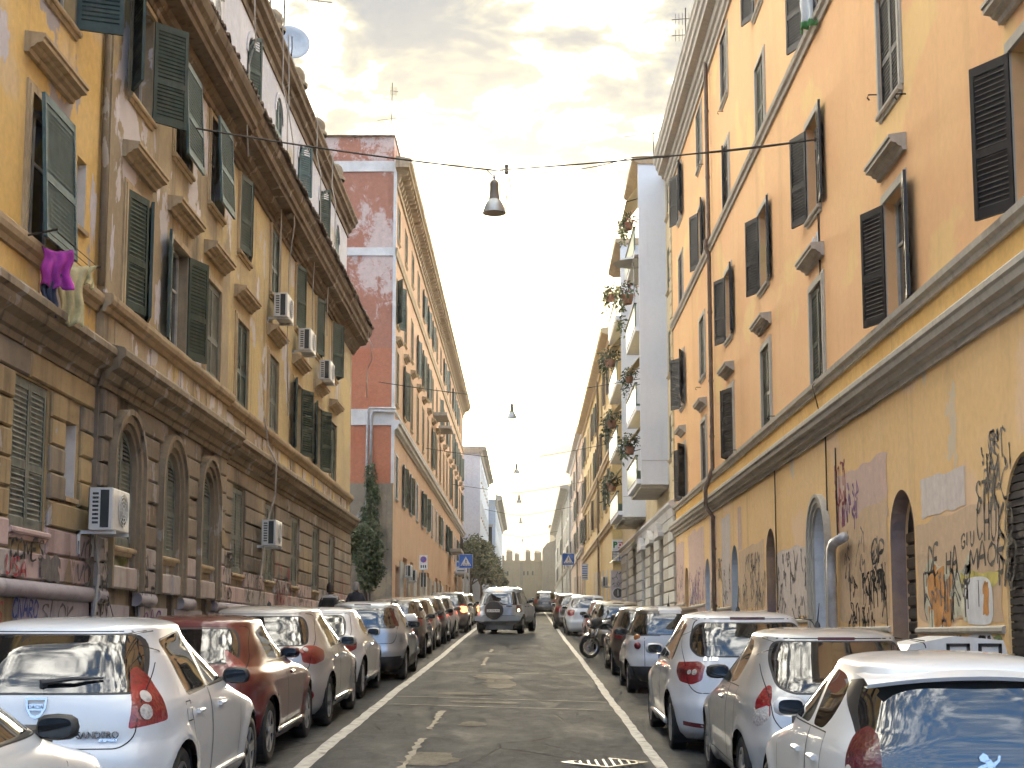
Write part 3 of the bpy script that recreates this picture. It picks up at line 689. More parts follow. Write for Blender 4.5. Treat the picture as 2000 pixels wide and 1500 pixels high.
trim(RB, -1, [(0, 18.3), (.06, 18.3), (.07, 18.42), (.13, 18.46), (.15, 18.6), (.22, 18.64), (.25, 18.8), (.46, 18.86), (.48, 19.0), (.54, 19.05), (.56, 19.2), (.62, 19.26), (.64, 19.4), (.60, 19.46), (0, 19.6)], 8, 52.9, M_trimR, 'eaves_cornice')
MB().tube([(-.6, 8, 19.45), (-.6, 52.9, 19.45)], .07, 8).build('gutter', M_trimR, RB)
b = MB(); b.tube([(-.12, 41.2, 18.5), (-.11, 41.2, 13.2), (-.2, 41.2, 13.1), (-.2, 41.2, 12.9), (-.11, 41.2, 12.7), (-.11, 41.2, 6.5), (-.32, 41.2, 5.9), (-.32, 41.2, 5.4), (-.12, 41.2, 5.1), (-.12, 41.2, 1.4)], .062, 10)
for z in (17, 15, 11, 9, 7.4, 4.2, 2.6): b.lathe([(.075, -.03), (.075, .03)], 10, (-.11, 41.2, z))
b.build('drain_pipe', M_pipe, RB, smooth=50)
# base ledges that step up with the street
for a, c, z in ((8, 15.0, 1.83), (16.6, 20.3, 1.83), (21.8, 25.6, 1.86), (27.9, 31.6, 2.05), (33.0, 37.2, 2.3), (38.6, 42.9, 2.5), (44.3, 48.6, 2.7), (49.9, 52.6, 2.85)):
    trim(RB, -1, [(0, z - .05), (.03, z - .05), (.05, z - .02), (.05, z + .02), (0, z + .045)], a, c, M_trimR, 'base_ledge')
    MB().box(-.012, .1, a, c, -1, z - .052).build('base_plinth', M_rtan if a < 30 else M_stoneP, RB)
# doors
def arch_leaf(par, yc, wd, z0, top, n_, mat, name='door', slats=0, flatmat=None):
    b = MB(); sp = top - wd / 2; pts = [(yc - wd / 2, z0), (yc + wd / 2, z0)] + [(yc + wd / 2 * math.cos(a), sp + wd / 2 * math.sin(a)) for a in np.linspace(0, math.pi, 17)]
    b.add([(n_, *p) for p in pts], [tuple(range(len(pts)))])
    if slats:
        z = z0 + .1
        while z < top - .1:
            hw = wd / 2 if z < sp else math.sqrt(max((wd / 2) ** 2 - (z - sp) ** 2, 0))
            b.box(n_ - .03, n_ - .002, yc - hw, yc + hw, z, z + slats * .8); z += slats
    return b.build(name, mat, par, norm=False)
for i, (y, wd, a, c, _) in enumerate(DO):
    g_ = ground_z(5.4, y) + .12
    if i == 0: arch_leaf(RB, y, wd, g_, c, .06, M_doorD, 'roller_door', .09)
    elif i == 1:
        d_ = arch_leaf(RB, y, wd, g_, c, .26, M_doorD, 'roller_door')
        b = MB(); z = g_ + .05
        while z < 3.15: b.sweep([(.255, z + .01), (.23, z + .03), (.23, z + .15), (.255, z + .17)], y - wd / 2, y + wd / 2); z += .185
        b.build('door_slats', M_rollD, d_)
    else: arch_leaf(RB, y, wd, g_, c, .24, [M_doorW, M_doorD, M_shG, M_doorW, M_doorR][i - 2])
for i, mt in ((1, M_purpler), (2, M_doorW), (3, M_purpler), (4, M_doorW), (5, M_doorW)):   # painted reveals
    y, wd, a, c, _ = DO[i]; g_ = ground_z(5.4, y) + .1; b = MB(); sp = c - wd / 2; r = wd / 2 - .004
    A = [(y - r, g_)] + [(y - r * math.cos(t_), sp + r * math.sin(t_)) for t_ in np.linspace(0, math.pi, 17)] + [(y + r, g_)]
    b.add([(-.004, *p) for p in A] + [(.22, *p) for p in A], [(k, k + 1, k + len(A) + 1, k + len(A)) for k in range(len(A) - 1)]); b.build('door_reveal', mt, RB, norm=False)
y, wd, a, c, _ = DO[2]; b = MB(); sp = c - wd / 2
for r0, r1, nn in ((wd / 2 + .0, wd / 2 + .08, .05), (wd / 2 + .08, wd / 2 + .18, .09), (wd / 2 + .18, wd / 2 + .24, .12)):
    ring = lambda r: [(y - r, .9)] + [(y - r * math.cos(t_), sp + r * math.sin(t_)) for t_ in np.linspace(0, math.pi, 21)] + [(y + r, .9)]
    A, B = ring(r0), ring(r1)
    for k in range(len(A) - 1): b.add([(-nn, *A[k]), (-nn, *A[k + 1]), (-nn, *B[k + 1]), (-nn, *B[k]), (0, *A[k]), (0, *A[k + 1]), (0, *B[k + 1]), (0, *B[k])], [(0, 1, 2, 3), (0, 1, 5, 4), (3, 2, 6, 7)])
b.build('door_surround', M_trimR, RB, smooth=35, norm=False)
b = MB().tube([(-.12, 25.35, .9), (-.12, 25.35, 3.0), (-.12, 25.3, 3.25), (-.14, 25.05, 3.33), (-.14, 24.2, 3.38)], .085, 10); b.build('vent_pipe', M_pipeW, RB, smooth=True)
for y, zt, zb in ((31.4, 5.3, 2.3), (26.0, 5.3, 3.3), (25.2, 5.0, 3.4)): MB().tube([(-.03, y, zt), (-.02, y + .06, (zt + zb) / 2), (-.03, y, zb)], .014, 5).build('wall_cable', M_iron, RB)
MB().tube([(-.03, 26.2, 10.7), (-.02, 26.15, 8), (-.03, 26.3, 6.5), (-.16, 26.4, 6.3), (-.02, 26.6, 5.9)], .011, 5).build('wall_cable', M_iron, RB)
for dy in (0, .35): MB().lathe([(.06, 0), (.13, -.012), (.13, -.02), (.07, -.02)], 14, (0, 26.35 + dy, 9.05), 'x').build('vent_ring', M_doorW, RB, norm=False)
for y, z in ((20.0, 9.4), (31.4, 6.5), (38.5, 16.0), (43.0, 16.0), (21.6, 10.0), (44.6, 9.4), (37.2, 6.5)): MB().tube([(0, y, z), (-.14, y, z), (-.16, y, z - .05), (-.13, y, z - .09)], .012, 5).build('shutter_hook', M_iron, RB)

# ================================================================== LEFT beyond the side street: red block
DB = thing('apartment_building', 'long salmon apartment block with flaking red end wall and bracketed cornice', 'building', (-6, 0, 0))
RY = [66.9 + 4.25 * i for i in range(17)]
FR = [(8.05, 10.0), (12.4, 14.85), (16.1, 18.15), (20.15, 21.75)]
wall_sheet(DB, 1, 65.4, 138, 7.0, 23.0, M_salmon, [(y, 1.15, a, c) for y in RY for a, c in FR], back=.5)
SHOP = [(68 + 4.25 * i, 2.2, 2.0, 5.6 if i % 3 else 5.0) for i in range(16)]
wall_sheet(DB, 1, 65.4, 138, 0, 7.0, M_salmon, SHOP, back=.5, rd=.35)
for i, o in enumerate(SHOP):
    y, wd, a, c = o; MB().box(-.33, -.28, y - wd / 2, y + wd / 2, 0, c).build('shop_shutter', [M_rollD, M_greyb, M_bluewhite, M_doorD][i % 4], DB)
    if i < 9: MB().box(.0, .05, y + wd / 2, y + wd / 2 + 1.9, 0, 5.3).build('shop_pier', [M_greyb, M_ston2][i % 2], DB)
block(DB, -12, -.55, 65.45, 138, 0, 23.2, M_salmon)
random.seed(5)
for j, (a, c) in enumerate(FR):
    for i, y in enumerate(RY):
        s_ = random.choice(['closed', 'closed', 'wide', (20, 15), 'open', 'closed']) if i else ['closed', 'closed', (150, 150), 'closed'][j]
        window(DB, 1, y, a, c, 1.15, random.choice((M_shG, M_shO, M_shG)), s_, M_whiteband if j == 0 else M_trimS, sur=.12, hood=.2 if j == 1 else None, step=.12, pane=i < 9)
# end wall facing the camera, in bands
for z0, z1, m_, n_ in ((0, 8.6, M_stoneL, .02), (8.6, 11.25, M_redlow, 0), (11.25, 11.98, M_whiteband, .05), (11.98, 14.8, M_redlow, 0), (14.8, 19.12, M_red, .002), (19.12, 19.5, M_whiteband, .05), (19.5, 23.1, M_red, 0), (23.1, 23.6, M_whiteband, .06)):
    MB().box(-12, -.001, 65.38 - n_, 65.44, z0, z1).build('end_wall', m_, DB)
MB().box(-.10, .04, 65.3, 65.42, 8.6, 23.1).build('corner_pilaster', M_whiteband, DB)
MB().box(-12, -.15, 65.9, 72, 23.55, 24.95).build('penthouse', M_red, DB); MB().box(-12.1, -.1, 65.8, 72.1, 24.95, 25.03).build('penthouse_roof', M_tile, DB)
trim(DB, 1, [(0, 10.95), (.06, 10.95), (.08, 11.05), (.2, 11.1), (.22, 11.25), (.3, 11.3), (.32, 11.42), (0, 11.5)], 65.2, 138, M_whiteband, 'cornice')
trim(DB, 1, [(0, 11.85), (.08, 11.85), (.1, 11.95), (0, 12.0)], 65.3, 138, M_whiteband, 'string_course')
trim(DB, 1, [(0, 19.1), (.07, 19.1), (.1, 19.3), (.12, 19.35), (.12, 19.46), (0, 19.5)], 65.3, 138, M_trimS, 'string_course')
trim(DB, 1, [(0, 22.4), (.08, 22.4), (.1, 22.6), (.06, 22.65), (0, 22.65)], 65.4, 138, M_trimS, 'frieze')
trim(DB, 1, [(0, 23.2), (.62, 23.2), (.64, 23.35), (.72, 23.4), (.75, 23.62), (0, 23.75)], 65.0, 138.4, M_trimS, 'eaves_cornice')
bk = MB().sweep([(0, 22.7), (.12, 22.7), (.2, 22.85), (.22, 23.0), (.5, 23.05), (.56, 23.2), (0, 23.2)], -.13, .13).mesh('bracket', M_trimS)
for i in range(96): put('bracket', bk, DB, (0, 65.7 + i * .76, 0))
b = MB().tube([(-1.0, 65.25, 9.0), (-1.0, 65.25, 11.7), (-.9, 65.2, 11.85), (.1, 65.2, 11.85)], .07, 8).tube([(-1.18, 65.25, 5.0), (-1.18, 65.25, 11.8), (-1.1, 65.2, 12.0), (.1, 65.2, 12.0)], .06, 8); b.build('drain_pipe', M_pipeW, DB, smooth=True)
for y, z in ((112, 8.2), (122, 6.9)):
    bl = MB().box(0, 1.0, y, y + 5, z, z + .25).build('balcony', M_ston2, DB)
    b = MB()
    for k in range(21): b.box(.93, .96, y + k * .25 - .01, y + k * .25 + .01, z + .25, z + 1.2)
    b.box(.92, .97, y, y + 5, z + 1.2, z + 1.25); b.build('railing', M_iron, bl)
for y in (93, 99): MB().box(0, .9, y, y + 3, 15.9, 16.1).build('balcony', M_ston2, DB)

# pale blue blocks beyond
BB = thing('apartment_building', 'pale blue apartment building with heavy cornice beyond the salmon block', 'building', (-4.5, 0, 0))
wall_sheet(BB, 1, 142, 174, 0, 20, M_bluewhite, [(145 + 4.2 * i, 1.2, z, z + 1.8) for i in range(7) for z in (6.5, 10, 13.5, 17)], back=8)
block(BB, -9, -.3, 142.05, 174, 0, 20, M_bluewhite)
for i in range(7):
    for z in (6.5, 10, 13.5, 17): window(BB, 1, 145 + 4.2 * i, z, z + 1.8, 1.2, M_shO, 'closed', M_trimS, step=.16, pane=False)
trim(BB, 1, [(0, 19.4), (.1, 19.4), (.2, 19.8), (.6, 19.9), (.65, 20.2), (0, 20.3)], 141.6, 174, M_ston2, 'eaves_cornice')
MB().box(-8, .001, 141.9, 142, 19.6, 20.3).build('end_coping', M_ston2, BB)
BC = thing('apartment_building', 'far pale blue corner house with loggia window and wide eaves', 'building', (-3.7, 0, 0))
wall_sheet(BC, 1, 175, 225, 0, 18.2, M_bluewhite, [(178 + 4.5 * i, 1.2, z, z + 1.8) for i in range(10) for z in (8, 11.5, 15)], back=8)
block(BC, -9, -.3, 175.05, 225, 0, 18.2, M_bluewhite)
for i in range(10):
    for z in (8, 11.5, 15): window(BC, 1, 178 + 4.5 * i, z, z + 1.8, 1.2, M_shO, 'closed', M_trimS, step=.2, pane=False, sill=False)
trim(BC, 1, [(0, 17.4), (.1, 17.4), (.25, 17.9), (.8, 18.1), (.85, 18.5), (0, 18.7)], 174.2, 225, M_ston2, 'eaves_cornice')
lg = MB().box(-1.55, -.4, 174.93, 175.0, 12.6, 14.8).build('loggia_window', M_dark, BC); MB().box(-1.6, -.3, 174.86, 174.99, 14.8, 15.1).build('lintel', M_ston2, lg); MB().box(-1.05, -.9, 174.9, 174.95, 12.6, 14.8).build('mullion', M_frameW, lg)

# ================================================================== RIGHT beyond the orange block: balcony house
WB = thing('apartment_building', 'cream stone faced house with white balcony side walls next to orange block', 'building', (5.4, 0, 0))
WO = [(54.0, .95, z, z + 1.7) for z in (8.3, 11.5, 14.7, 17.6)]
wall_sheet(WB, -1, 52.62, 81.8, 6.6, 19.4, M_cream, WO, back=9)
for z in (8.3, 11.5, 14.7, 17.6): window(WB, -1, 54.0, z, z + 1.7, .95, M_shO, 'closed', M_trimS, step=.1)
for k in range(27): MB().cbox(.02, -.06, 52.66, 53.3 if k % 2 else 53.15, 6.9 + k * .5, 7.38 + k * .5, .03).build('quoin', M_cream, WB)
block(WB, .4, 9, 52.65, 81.75, 0, 19.3, M_cream)
SD = [(57.5, 1.8, 1.5, 5.6), (61.8, 2.0, 1.6, 5.6), (66.3, 2.0, 1.7, 5.6), (71.5, 2.0, 1.8, 5.6), (77, 2.0, 1.9, 5.6)]
wall_sheet(WB, -1, 52.62, 81.8, 0, 6.6, M_ston2, SD, rd=.4, back=9)
for i, o in enumerate(SD): MB().box(.36, .39, o[0] - 1, o[0] + 1, 0, 5.6).build('shop_shutter', [M_greyb, M_rollD, M_bluewhite, M_doorD, M_rollD][i], WB)
edges = [52.62] + [q for o in SD for q in (o[0] - o[1] / 2, o[0] + o[1] / 2)] + [81.8]
for k in range(0, len(edges), 2):
    a, c = edges[k], edges[k + 1]
    z = 1.6
    while z < 6.0:
        n = 2 if c - a > 1.2 and k < 6 else 1
        for i in range(n): MB().cbox(.02, -.09 - random.uniform(0, .02), a + (c - a) * i / n + .015, a + (c - a) * (i + 1) / n - .015, z + .015, z + .43, .03).build('stone', random.choice((M_ston2, M_greyb)), WB)
        z += .45
trim(WB, -1, [(0, 6.1), (.1, 6.1), (.15, 6.4), (.25, 6.5), (.25, 6.6), (0, 6.7)], 52.65, 81.8, M_whiteband, 'cornice')
for o in SD[:3]:      # door hoods
    MB().add([(-.3, o[0] - 1.1, 5.75), (-.3, o[0], 6.2), (-.3, o[0] + 1.1, 5.75), (0, o[0] - 1.1, 5.75), (0, o[0], 6.2), (0, o[0] + 1.1, 5.75), (-.3, o[0] - 1.1, 5.6), (-.3, o[0] + 1.1, 5.6), (0, o[0] - 1.1, 5.6), (0, o[0] + 1.1, 5.6)], [(0, 1, 2, 7, 6), (0, 1, 4, 3), (1, 2, 5, 4), (6, 7, 9, 8), (0, 6, 8, 3), (2, 7, 9, 5)]).build('pediment', M_whiteband, WB)
trim(WB, -1, [(0, 19.3), (.12, 19.35), (.15, 19.5), (0, 19.6)], 52.7, 81.8, M_trimS, 'eaves_cornice')
M_rail = flat('balcony_green', (.10, .16, .12), .5, var=.2); M_awn = flat('awning_cream', (.62, .50, .26), .8, var=.1)
M_awn.node_tree.nodes['Principled BSDF'].inputs['Subsurface Weight'].default_value = 0
M_leaf = flat('leaf_mid', (.055, .085, .028), .6, var=.5, scale=2); M_leafD = flat('leaf_dark', (.028, .052, .022), .6, var=.5, scale=2); M_leafY = flat('leaf_pale', (.14, .15, .045), .6, var=.4, scale=3)
M_flower = flat('flower_pink', (.55, .10, .18), .6); M_pot = flat('terracotta', (.30, .13, .07), .8); M_bark = flat('bark', (.085, .062, .045), .9, var=.4, scale=8, bump=.6)
for m_ in (M_leaf, M_leafD, M_leafY):
    m_.node_tree.nodes['Principled BSDF'].inputs['Transmission Weight'].default_value = 0
def leafy(rnd, n, blobs, size, mb=None, mats=1, droop=0.):
    """many small bent leaves spread through a set of lobes (c, (rx, ry, rz))"""
    b = mb or MB(); vol = [r[0] * r[1] * r[2] for _, r in blobs]
    for _ in range(n):
        c, r = rnd.choices(blobs, vol)[0]
        d = Vector((rnd.gauss(0, 1), rnd.gauss(0, 1), rnd.gauss(0, 1))).normalized() * (rnd.random() ** .38)
        p = Vector((c[0] + d.x * r[0], c[1] + d.y * r[1], c[2] + d.z * r[2]))
        a = Vector((rnd.uniform(-1, 1), rnd.uniform(-1, 1), rnd.uniform(-.8, .5) - droop)).normalized(); s = a.cross(Vector((rnd.uniform(-1, 1), rnd.uniform(-1, 1), rnd.uniform(-1, 1)))).normalized()
        l = size * rnd.uniform(.6, 1.4); w_ = l * .42; up = a.cross(s) * l * .12
        b.add([p, p + a * l * .5 + s * w_ * .5 + up, p + a * l, p + a * l * .5 - s * w_ * .5 + up], [(0, 1, 2), (0, 2, 3)], rnd.randrange(mats))
    return b
rnd = random.Random(3)
PLG = 'potted plants along the balconies'
def balcony_stack(yp, pz0, pz1, yl, levels, xo):
    """white side wall, then slabs with green parapets; plants and awnings hang on them"""
    pn = MB().box(-1.05, .0, yp, yp + .16, pz0, pz1).build('balcony_side_wall', M_white, WB); MB().box(-1.02, -.0, yp - .012, yp + .002, pz0 + .9, pz0 + .93).build('joint', M_greyb, pn)
    MB().box(-1.06, 0, yp + .16, yp + yl, pz0 - .12, pz0).build('balcony_floor', M_ston2, WB)
    MB().sweep([(0, pz1 - .25), (1.0, pz1 - .25), (1.25, pz1 - .1), (1.28, pz1 + .04), (0, pz1 + .08)], yp - .05, yp + yl, -1).build('stack_roof', M_trimS, WB)
    for k, z in enumerate(levels):
        sl_ = MB().box(-xo, 0, yp + .17, yp + yl, z, z + .18).build('balcony', M_white, WB)
        MB().box(-xo - .02, -xo + .03, yp + .17, yp + yl, z + .18, z + 1.05).build('parapet', M_rail, sl_); MB().box(-xo, 0, yp + yl - .04, yp + yl, z + .18, z + 1.05).build('parapet', M_rail, sl_)
        MB().box(-xo - .05, -xo + .06, yp + .17, yp + yl, z + 1.05, z + 1.1).build('handrail', M_iron, sl_)
balcony_stack(54.9, 7.45, 20.2, 5.1, [7.5, 10.3, 13.4, 16.4], 1.2)
balcony_stack(65.6, 7.1, 19.9, 6.2, [7.2, 10.2, 13.2, 16.2], 1.25)
def plant(x, y, z, s, lab, kind=0, drop=.6):
    r = random.Random(int(x * 100 + y * 10 + z * 7)); t_ = thing('potted_plant', lab, 'plant', (x, y, z), group=PLG)
    MB().lathe([(.001, 0), (.11 * s, 0), (.15 * s, .22 * s), (.13 * s, .22 * s), (.001, .2 * s)], 12).build('pot', M_pot, t_, smooth=40)
    bl = [((0, 0, .38 * s), (.3 * s, .32 * s, .26 * s)), ((-.12 * s, .2 * s, .2 * s), (.2 * s, .3 * s, .3 * s)), ((-.15 * s, 0, .1 * s - drop * .4), (.14 * s, .22 * s, drop))]
    leafy(r, 240, bl, .13 * s, mats=2, droop=.4).build('foliage', [[M_leafD, M_leaf], [M_leaf, M_leafY], [M_leafD, M_leafD]][kind], t_, norm=False)
    if kind == 1: leafy(r, 26, bl[:1], .1 * s).build('blossoms', M_flower, t_, norm=False)
    return t_
plant(4.05, 56.2, 17.7, 1.3, 'flowering plant on the topmost balcony of the nearer white balcony tower', 1)
plant(4.02, 56.6, 14.8, 1.6, 'trailing plant with pink blossoms on the third balcony of the nearer tower', 1, 1.2)
plant(4.05, 56.4, 11.6, 1.1, 'small plant on the second balcony of the nearer white tower', 2)
plant(3.98, 55.8, 8.7, 1.4, 'spiky plant on the lowest balcony of the nearer white tower', 0, .3)
plant(4.0, 67.4, 17.4, 1.5, 'pale plant on the topmost balcony of the farther white tower', 1)
plant(3.98, 68.2, 14.4, 1.7, 'bushy plant on the third balcony of the farther white tower', 0)
plant(4.0, 67.6, 11.4, 1.6, 'dark plant on the second balcony of the farther white tower', 2)
plant(3.95, 67.2, 8.4, 1.6, 'dense plant on the lowest balcony of the farther white tower', 2)
AWG = 'awnings over the balconies'
for y, z, lab in ((55.1, 19.3, 'cream awning over the topmost balcony of nearer tower'), (55.1, 12.6, 'cream awning over the second balcony of nearer tower'), (55.1, 9.9, 'cream awning over the lowest balcony of nearer tower'), (65.9, 15.7, 'cream awning over the third balcony of farther tower'), (65.9, 12.6, 'cream awning over the second balcony of farther tower'), (65.9, 9.6, 'cream awning over the lowest balcony of farther tower')):
    t_ = thing('awning', lab, 'awning', (4.4, y, z), group=AWG)
    MB().add([(.3, 0, .25), (.3, 4.2, .25), (-.5, 4.2, -.75), (-.5, 0, -.75), (.3, 0, .235), (.3, 4.2, .235), (-.5, 4.2, -.77), (-.5, 0, -.77)], [(0, 1, 2, 3), (4, 5, 6, 7), (0, 3, 7, 4), (1, 2, 6, 5), (2, 3, 7, 6)]).build('canvas', M_awn, t_)
    b = MB()
    for yy in (.05, 4.15): b.tube([(.3, yy, -.55), (-.5, yy, -.78)], .018, 5)
    b.tube([(-.5, 0, -.78), (-.5, 4.2, -.78)], .02, 5); b.build('arms', M_iron, t_)
um = thing('parasol', 'grey parasol opened on a balcony of nearer white tower', 'parasol', (4.25, 56.3, 14.6))
b = MB(); n = 8; b.add([(0, 0, 2.1)] + [(.85 * math.cos(2 * math.pi * k / n), .85 * math.sin(2 * math.pi * k / n), 1.75) for k in range(n)], [(0, 1 + k, 1 + (k + 1) % n) for k in range(n)]); b.build('canopy', flat('parasol_grey', (.42, .42, .42), .8), um, norm=False)
MB().tube([(0, 0, 0), (0, 0, 2.1)], .02, 6).build('pole', M_metal, um)
sf = thing('shop_awning', 'pale sloping awning over the shop below the white balconies', 'awning', (5.3, 70.4, 6.0))
MB().add([(0, 0, .4), (0, 3, .4), (-1.1, 3, -.6), (-1.1, 0, -.6), (0, 0, .36), (0, 3, .36), (-1.1, 3, -.64), (-1.1, 0, -.64)], [(0, 1, 2, 3), (4, 5, 6, 7), (0, 3, 7, 4), (1, 2, 6, 5), (2, 3, 7, 6)]).build('canvas', M_awn, sf); MB().tube([(-1.1, 0, -.62), (-1.1, 3, -.62)], .03, 6).build('front_bar', M_metal, sf)

# yellow, pink and grey houses further up on the right
def far_house(name_lab, x, y0, y1, top, m_, m2, bays, floors, band, ev=.5, seed=1, sh=(M_shG, M_shD)):
    r = random.Random(seed); t_ = thing('apartment_building', name_lab, 'building', (x, 0, 0))
    ys = [y0 + (y1 - y0) * (i + .5) / bays for i in range(bays)]
    wall_sheet(t_, -1, y0, y1, 0, top, m_, [(y, 1.15, z, z + h) for y in ys for z, h in floors], back=9)
    for y in ys:
        for z, h in floors: window(t_, -1, y, z, z + h, 1.15, r.choice(sh), r.choice(['closed', 'closed', 'wide', 'closed', (14, 0)]), m2, sur=.1, step=.14, pane=y < 120)
    block(t_, .4, 10, y0 + .02, y1, 0, top, m_)
    trim(t_, -1, [(0, top - .7), (.1, top - .7), (.15, top - .4), (ev, top - .25), (ev + .05, top), (0, top + .1)], y0 - .3, y1 + .2, m2, 'eaves_cornice')
    for z in band: trim(t_, -1, [(0, z), (.1, z), (.14, z + .2), (.2, z + .25), (.2, z + .4), (0, z + .45)], y0, y1, m2, 'string_course')
    MB().box(0, 9, y0 - .03, y0 + .01, 0, top).build('end_wall', m_, t_)
    MB().tube([(-.12, (y0 * 2 + y1) / 3, top - .6), (-.12, (y0 * 2 + y1) / 3, ground_z(5, y0))], .07, 8).build('drain_pipe', M_pipe, t_)
    for i, y in enumerate(ys):
        if i < 6: MB().box(-.02, .02, y - .7, y + .7, 0, ground_z(5, y) + 3.0).build('shop_front', r.choice((M_doorD, M_rollD, M_greyb)), t_)
    return t_
YB = far_house('yellow apartment house with dark shutters beyond the white balconies', 4.85, 82, 123, 19.2, M_yellowb, M_cream, 10, [(9.3, 2.1), (12.5, 2.0), (15.7, 2.0)], (7.9, 11.9), .55, 3)
PB = far_house('pink apartment house beyond the yellow one', 4.85, 125, 158, 19.7, M_pinkb, M_whiteband, 8, [(9.8, 2), (13, 2), (16, 1.9)], (8.9,), .5, 4)
GB = far_house('pale grey house farthest up the street near the city wall', 4.7, 161, 236, 18.3, M_greyb, M_ston2, 12, [(9.8, 2), (12.6, 2), (15.2, 1.9)], (9.2,), .9, 5)

# ================================================================== the old city wall across the end
CW = thing('city_wall', 'old battlemented brick city wall closing the end of the street', 'wall', (0, 252, 0))
MB().box(-30, 2.8, 0, 4, 5, 14.6).build('curtain_wall', M_wallA, CW); MB().box(-30, 2.8, -.25, .1, 14.35, 14.75).build('walkway_course', M_wallA, CW)
for i, (x, w_, h) in enumerate(((-6.4, .9, 2.0), (-4.4, 1.3, 1.2), (-2.9, 1.1, 2.1), (-1.6, .8, 1.5), (.3, .9, 2.1), (2.0, 1.2, 1.9), (-9, 1.2, 2), (-12, 1.2, 2), (-15, 1.2, 1.6))):
    b = MB(); b.box(x - w_ / 2, x + w_ / 2, -.1, 1.2, 14.6, 14.6 + h * .8); b.add([(x - w_ / 2, -.1, 14.6 + h * .8), (x + w_ / 2, -.1, 14.6 + h * .8), (x + w_ / 2, 1.2, 14.6 + h * .8), (x - w_ / 2, 1.2, 14.6 + h * .8), (x - w_ / 3, .3, 14.6 + h), (x + w_ / 4, .4, 14.6 + h * .95)], [(0, 1, 5, 4), (1, 2, 5), (2, 3, 4, 5), (3, 0, 4)])
    b.build('merlon', M_wallA, CW)
for x in (-3.2, -.4, .25, 1.1): MB().box(x - .14, x + .14, -.04, .05, 12.2, 12.9).build('arrow_slit', M_dark, CW)
MB().box(-1.1, -.55, -.35, .05, 5, 14.4).build('buttress', M_wallB, CW)
b = MB(); P = [(2.8, 5), (2.8, 16.6), (3.6, 17.6), (5, 18.0), (7.5, 18.4), (30, 18.6), (30, 5)]; b.add([(x, -3, z) for x, z in P] + [(x, 6, z) for x, z in P], [tuple(range(7)), tuple(range(7, 14))] + [(i, (i + 1) % 7, 7 + (i + 1) % 7, 7 + i) for i in range(7)]); b.build('tower', M_wallB, CW)
MB().box(4.2, 12, 7, 12, 17, 21.2).build('tower_house', M_cream, CW); MB().box(4.0, 12, 6.8, 12.2, 21.2, 21.4).build('tower_roof', M_tile, CW)

# ================================================================== hanging street lamps on cables
M_lampT = flat('lamp_housing', (.19, .17, .14), .5, .3, var=.2); M_lampB = flat('lamp_bell', (.34, .36, .37), .35, .5, var=.1); M_lampIn = flat('lamp_inside', (.36, .30, .22), .5)
LYS = [25.6, 58, 86, 116, 153, 218]
anch = [(24.2, 10.4, 25.9, 10.85), None, None, None, None, None]
ordn = ['nearest', 'second', 'third', 'fourth', 'fifth', 'farthest']
def lamp_meshes():
    return (MB().lathe([(.001, .62), (.05, .61), (.075, .57), (.08, .53), (.075, .48), (.085, .36), (.1, .27), (.106, .25), (.001, .25)], 18).mesh('housing', M_lampT, smooth=40),
            MB().lathe([(.104, .25), (.14, .2), (.175, .13), (.2, .05), (.215, 0), (.205, 0), (.17, .12), (.1, .22)], 24).mesh('bell', M_lampB, smooth=50, norm=False),
            MB().lathe([(.001, .085), (.1, .085), (.195, .012)], 20).mesh('reflector', M_lampIn, smooth=True, norm=False),
            MB().tube([(-.13, 0, .80), (-.06, 0, .73), (0, 0, .70), (.06, 0, .73), (.13, 0, .80)], .011, 6).lathe([(.02, .6), (.02, .65), (.035, .67), (.02, .69)], 10).tube([(0, 0, .62), (0, 0, .7)], .012, 6).mesh('hanger', M_metal))
LM = lamp_meshes()
for i, y in enumerate(LYS):
    gz = SL * y; zc = gz + 8.55 if i else 9.33
    x = -.57
    t_ = thing('street_lamp', f'{ordn[i]} of the bell shaped lamps hung over the street', 'street lamp', (x, y, zc), group='bell lamps hung along the middle of the street')
    for nm, me in zip(('housing', 'bell', 'reflector', 'hanger'), LM): put(nm, me, t_)
    MB().tube([(.13, 0, .8), (.2, 0, .76), (.27, 0, .7), (.29, 0, .5), (.27, 0, .38), (.22, 0, .33), (.2, 0, .1), (.14, 0, .02)], .009, 5).build('flex', M_rope, t_)
    if i == 0:
        A, B, C_ = Vector((-5.95, 24.0, 10.42)), Vector((x, y, zc + .80)), Vector((5.38, 26.1, 10.86))
    else: A, B, C_ = Vector((-5.95 if y < 140 else -4.4, y, zc + 1.5)), Vector((x, y, zc + .80)), Vector((5.35 if y < 80 else 4.85, y, zc + 1.75))
    sag = lambda p, q, s: [p.lerp(q, k / 12) + Vector((0, 0, -s * 4 * (k / 12) * (1 - k / 12))) for k in range(13)]
    cb = thing('lamp_cable', f'steel cable carrying the {ordn[i]} bell lamp across the street', 'cable', B, group='steel cables across the street')
    r_ = .017 if i == 0 else .012 + .00008 * y
    MB().tube([p - B for p in sag(A, B, .05) + sag(B, C_, .05)[1:]], r_, 5).build('wire', M_rope, cb)
    if i == 0:
        MB().tube([p - B for p in sag(B + Vector((.2, 0, -.02)), B.lerp(C_, .42), .12) + sag(B.lerp(C_, .42), C_, .06)[1:] + sag(C_, C_ + Vector((.02, .1, -4.4)), .0)[1:]], .01, 5).build('power_flex', M_rope, cb)
        MB().lathe([(.03, -.09), (.045, -.06), (.03, -.02), (.03, .02), (.045, .06), (.03, .09)], 10, (.22, 0, .02)).build('insulator', M_lampT, cb, smooth=True)
        for q in (A, C_): MB().lathe([(.05, -.04), (.02, 0), (.05, .04)], 8, q - B, 'x').tube([q - B, q - B + Vector((.12 if q.x > 0 else -.12, 0, .02))], .02, 5).build('anchor', M_iron, cb)

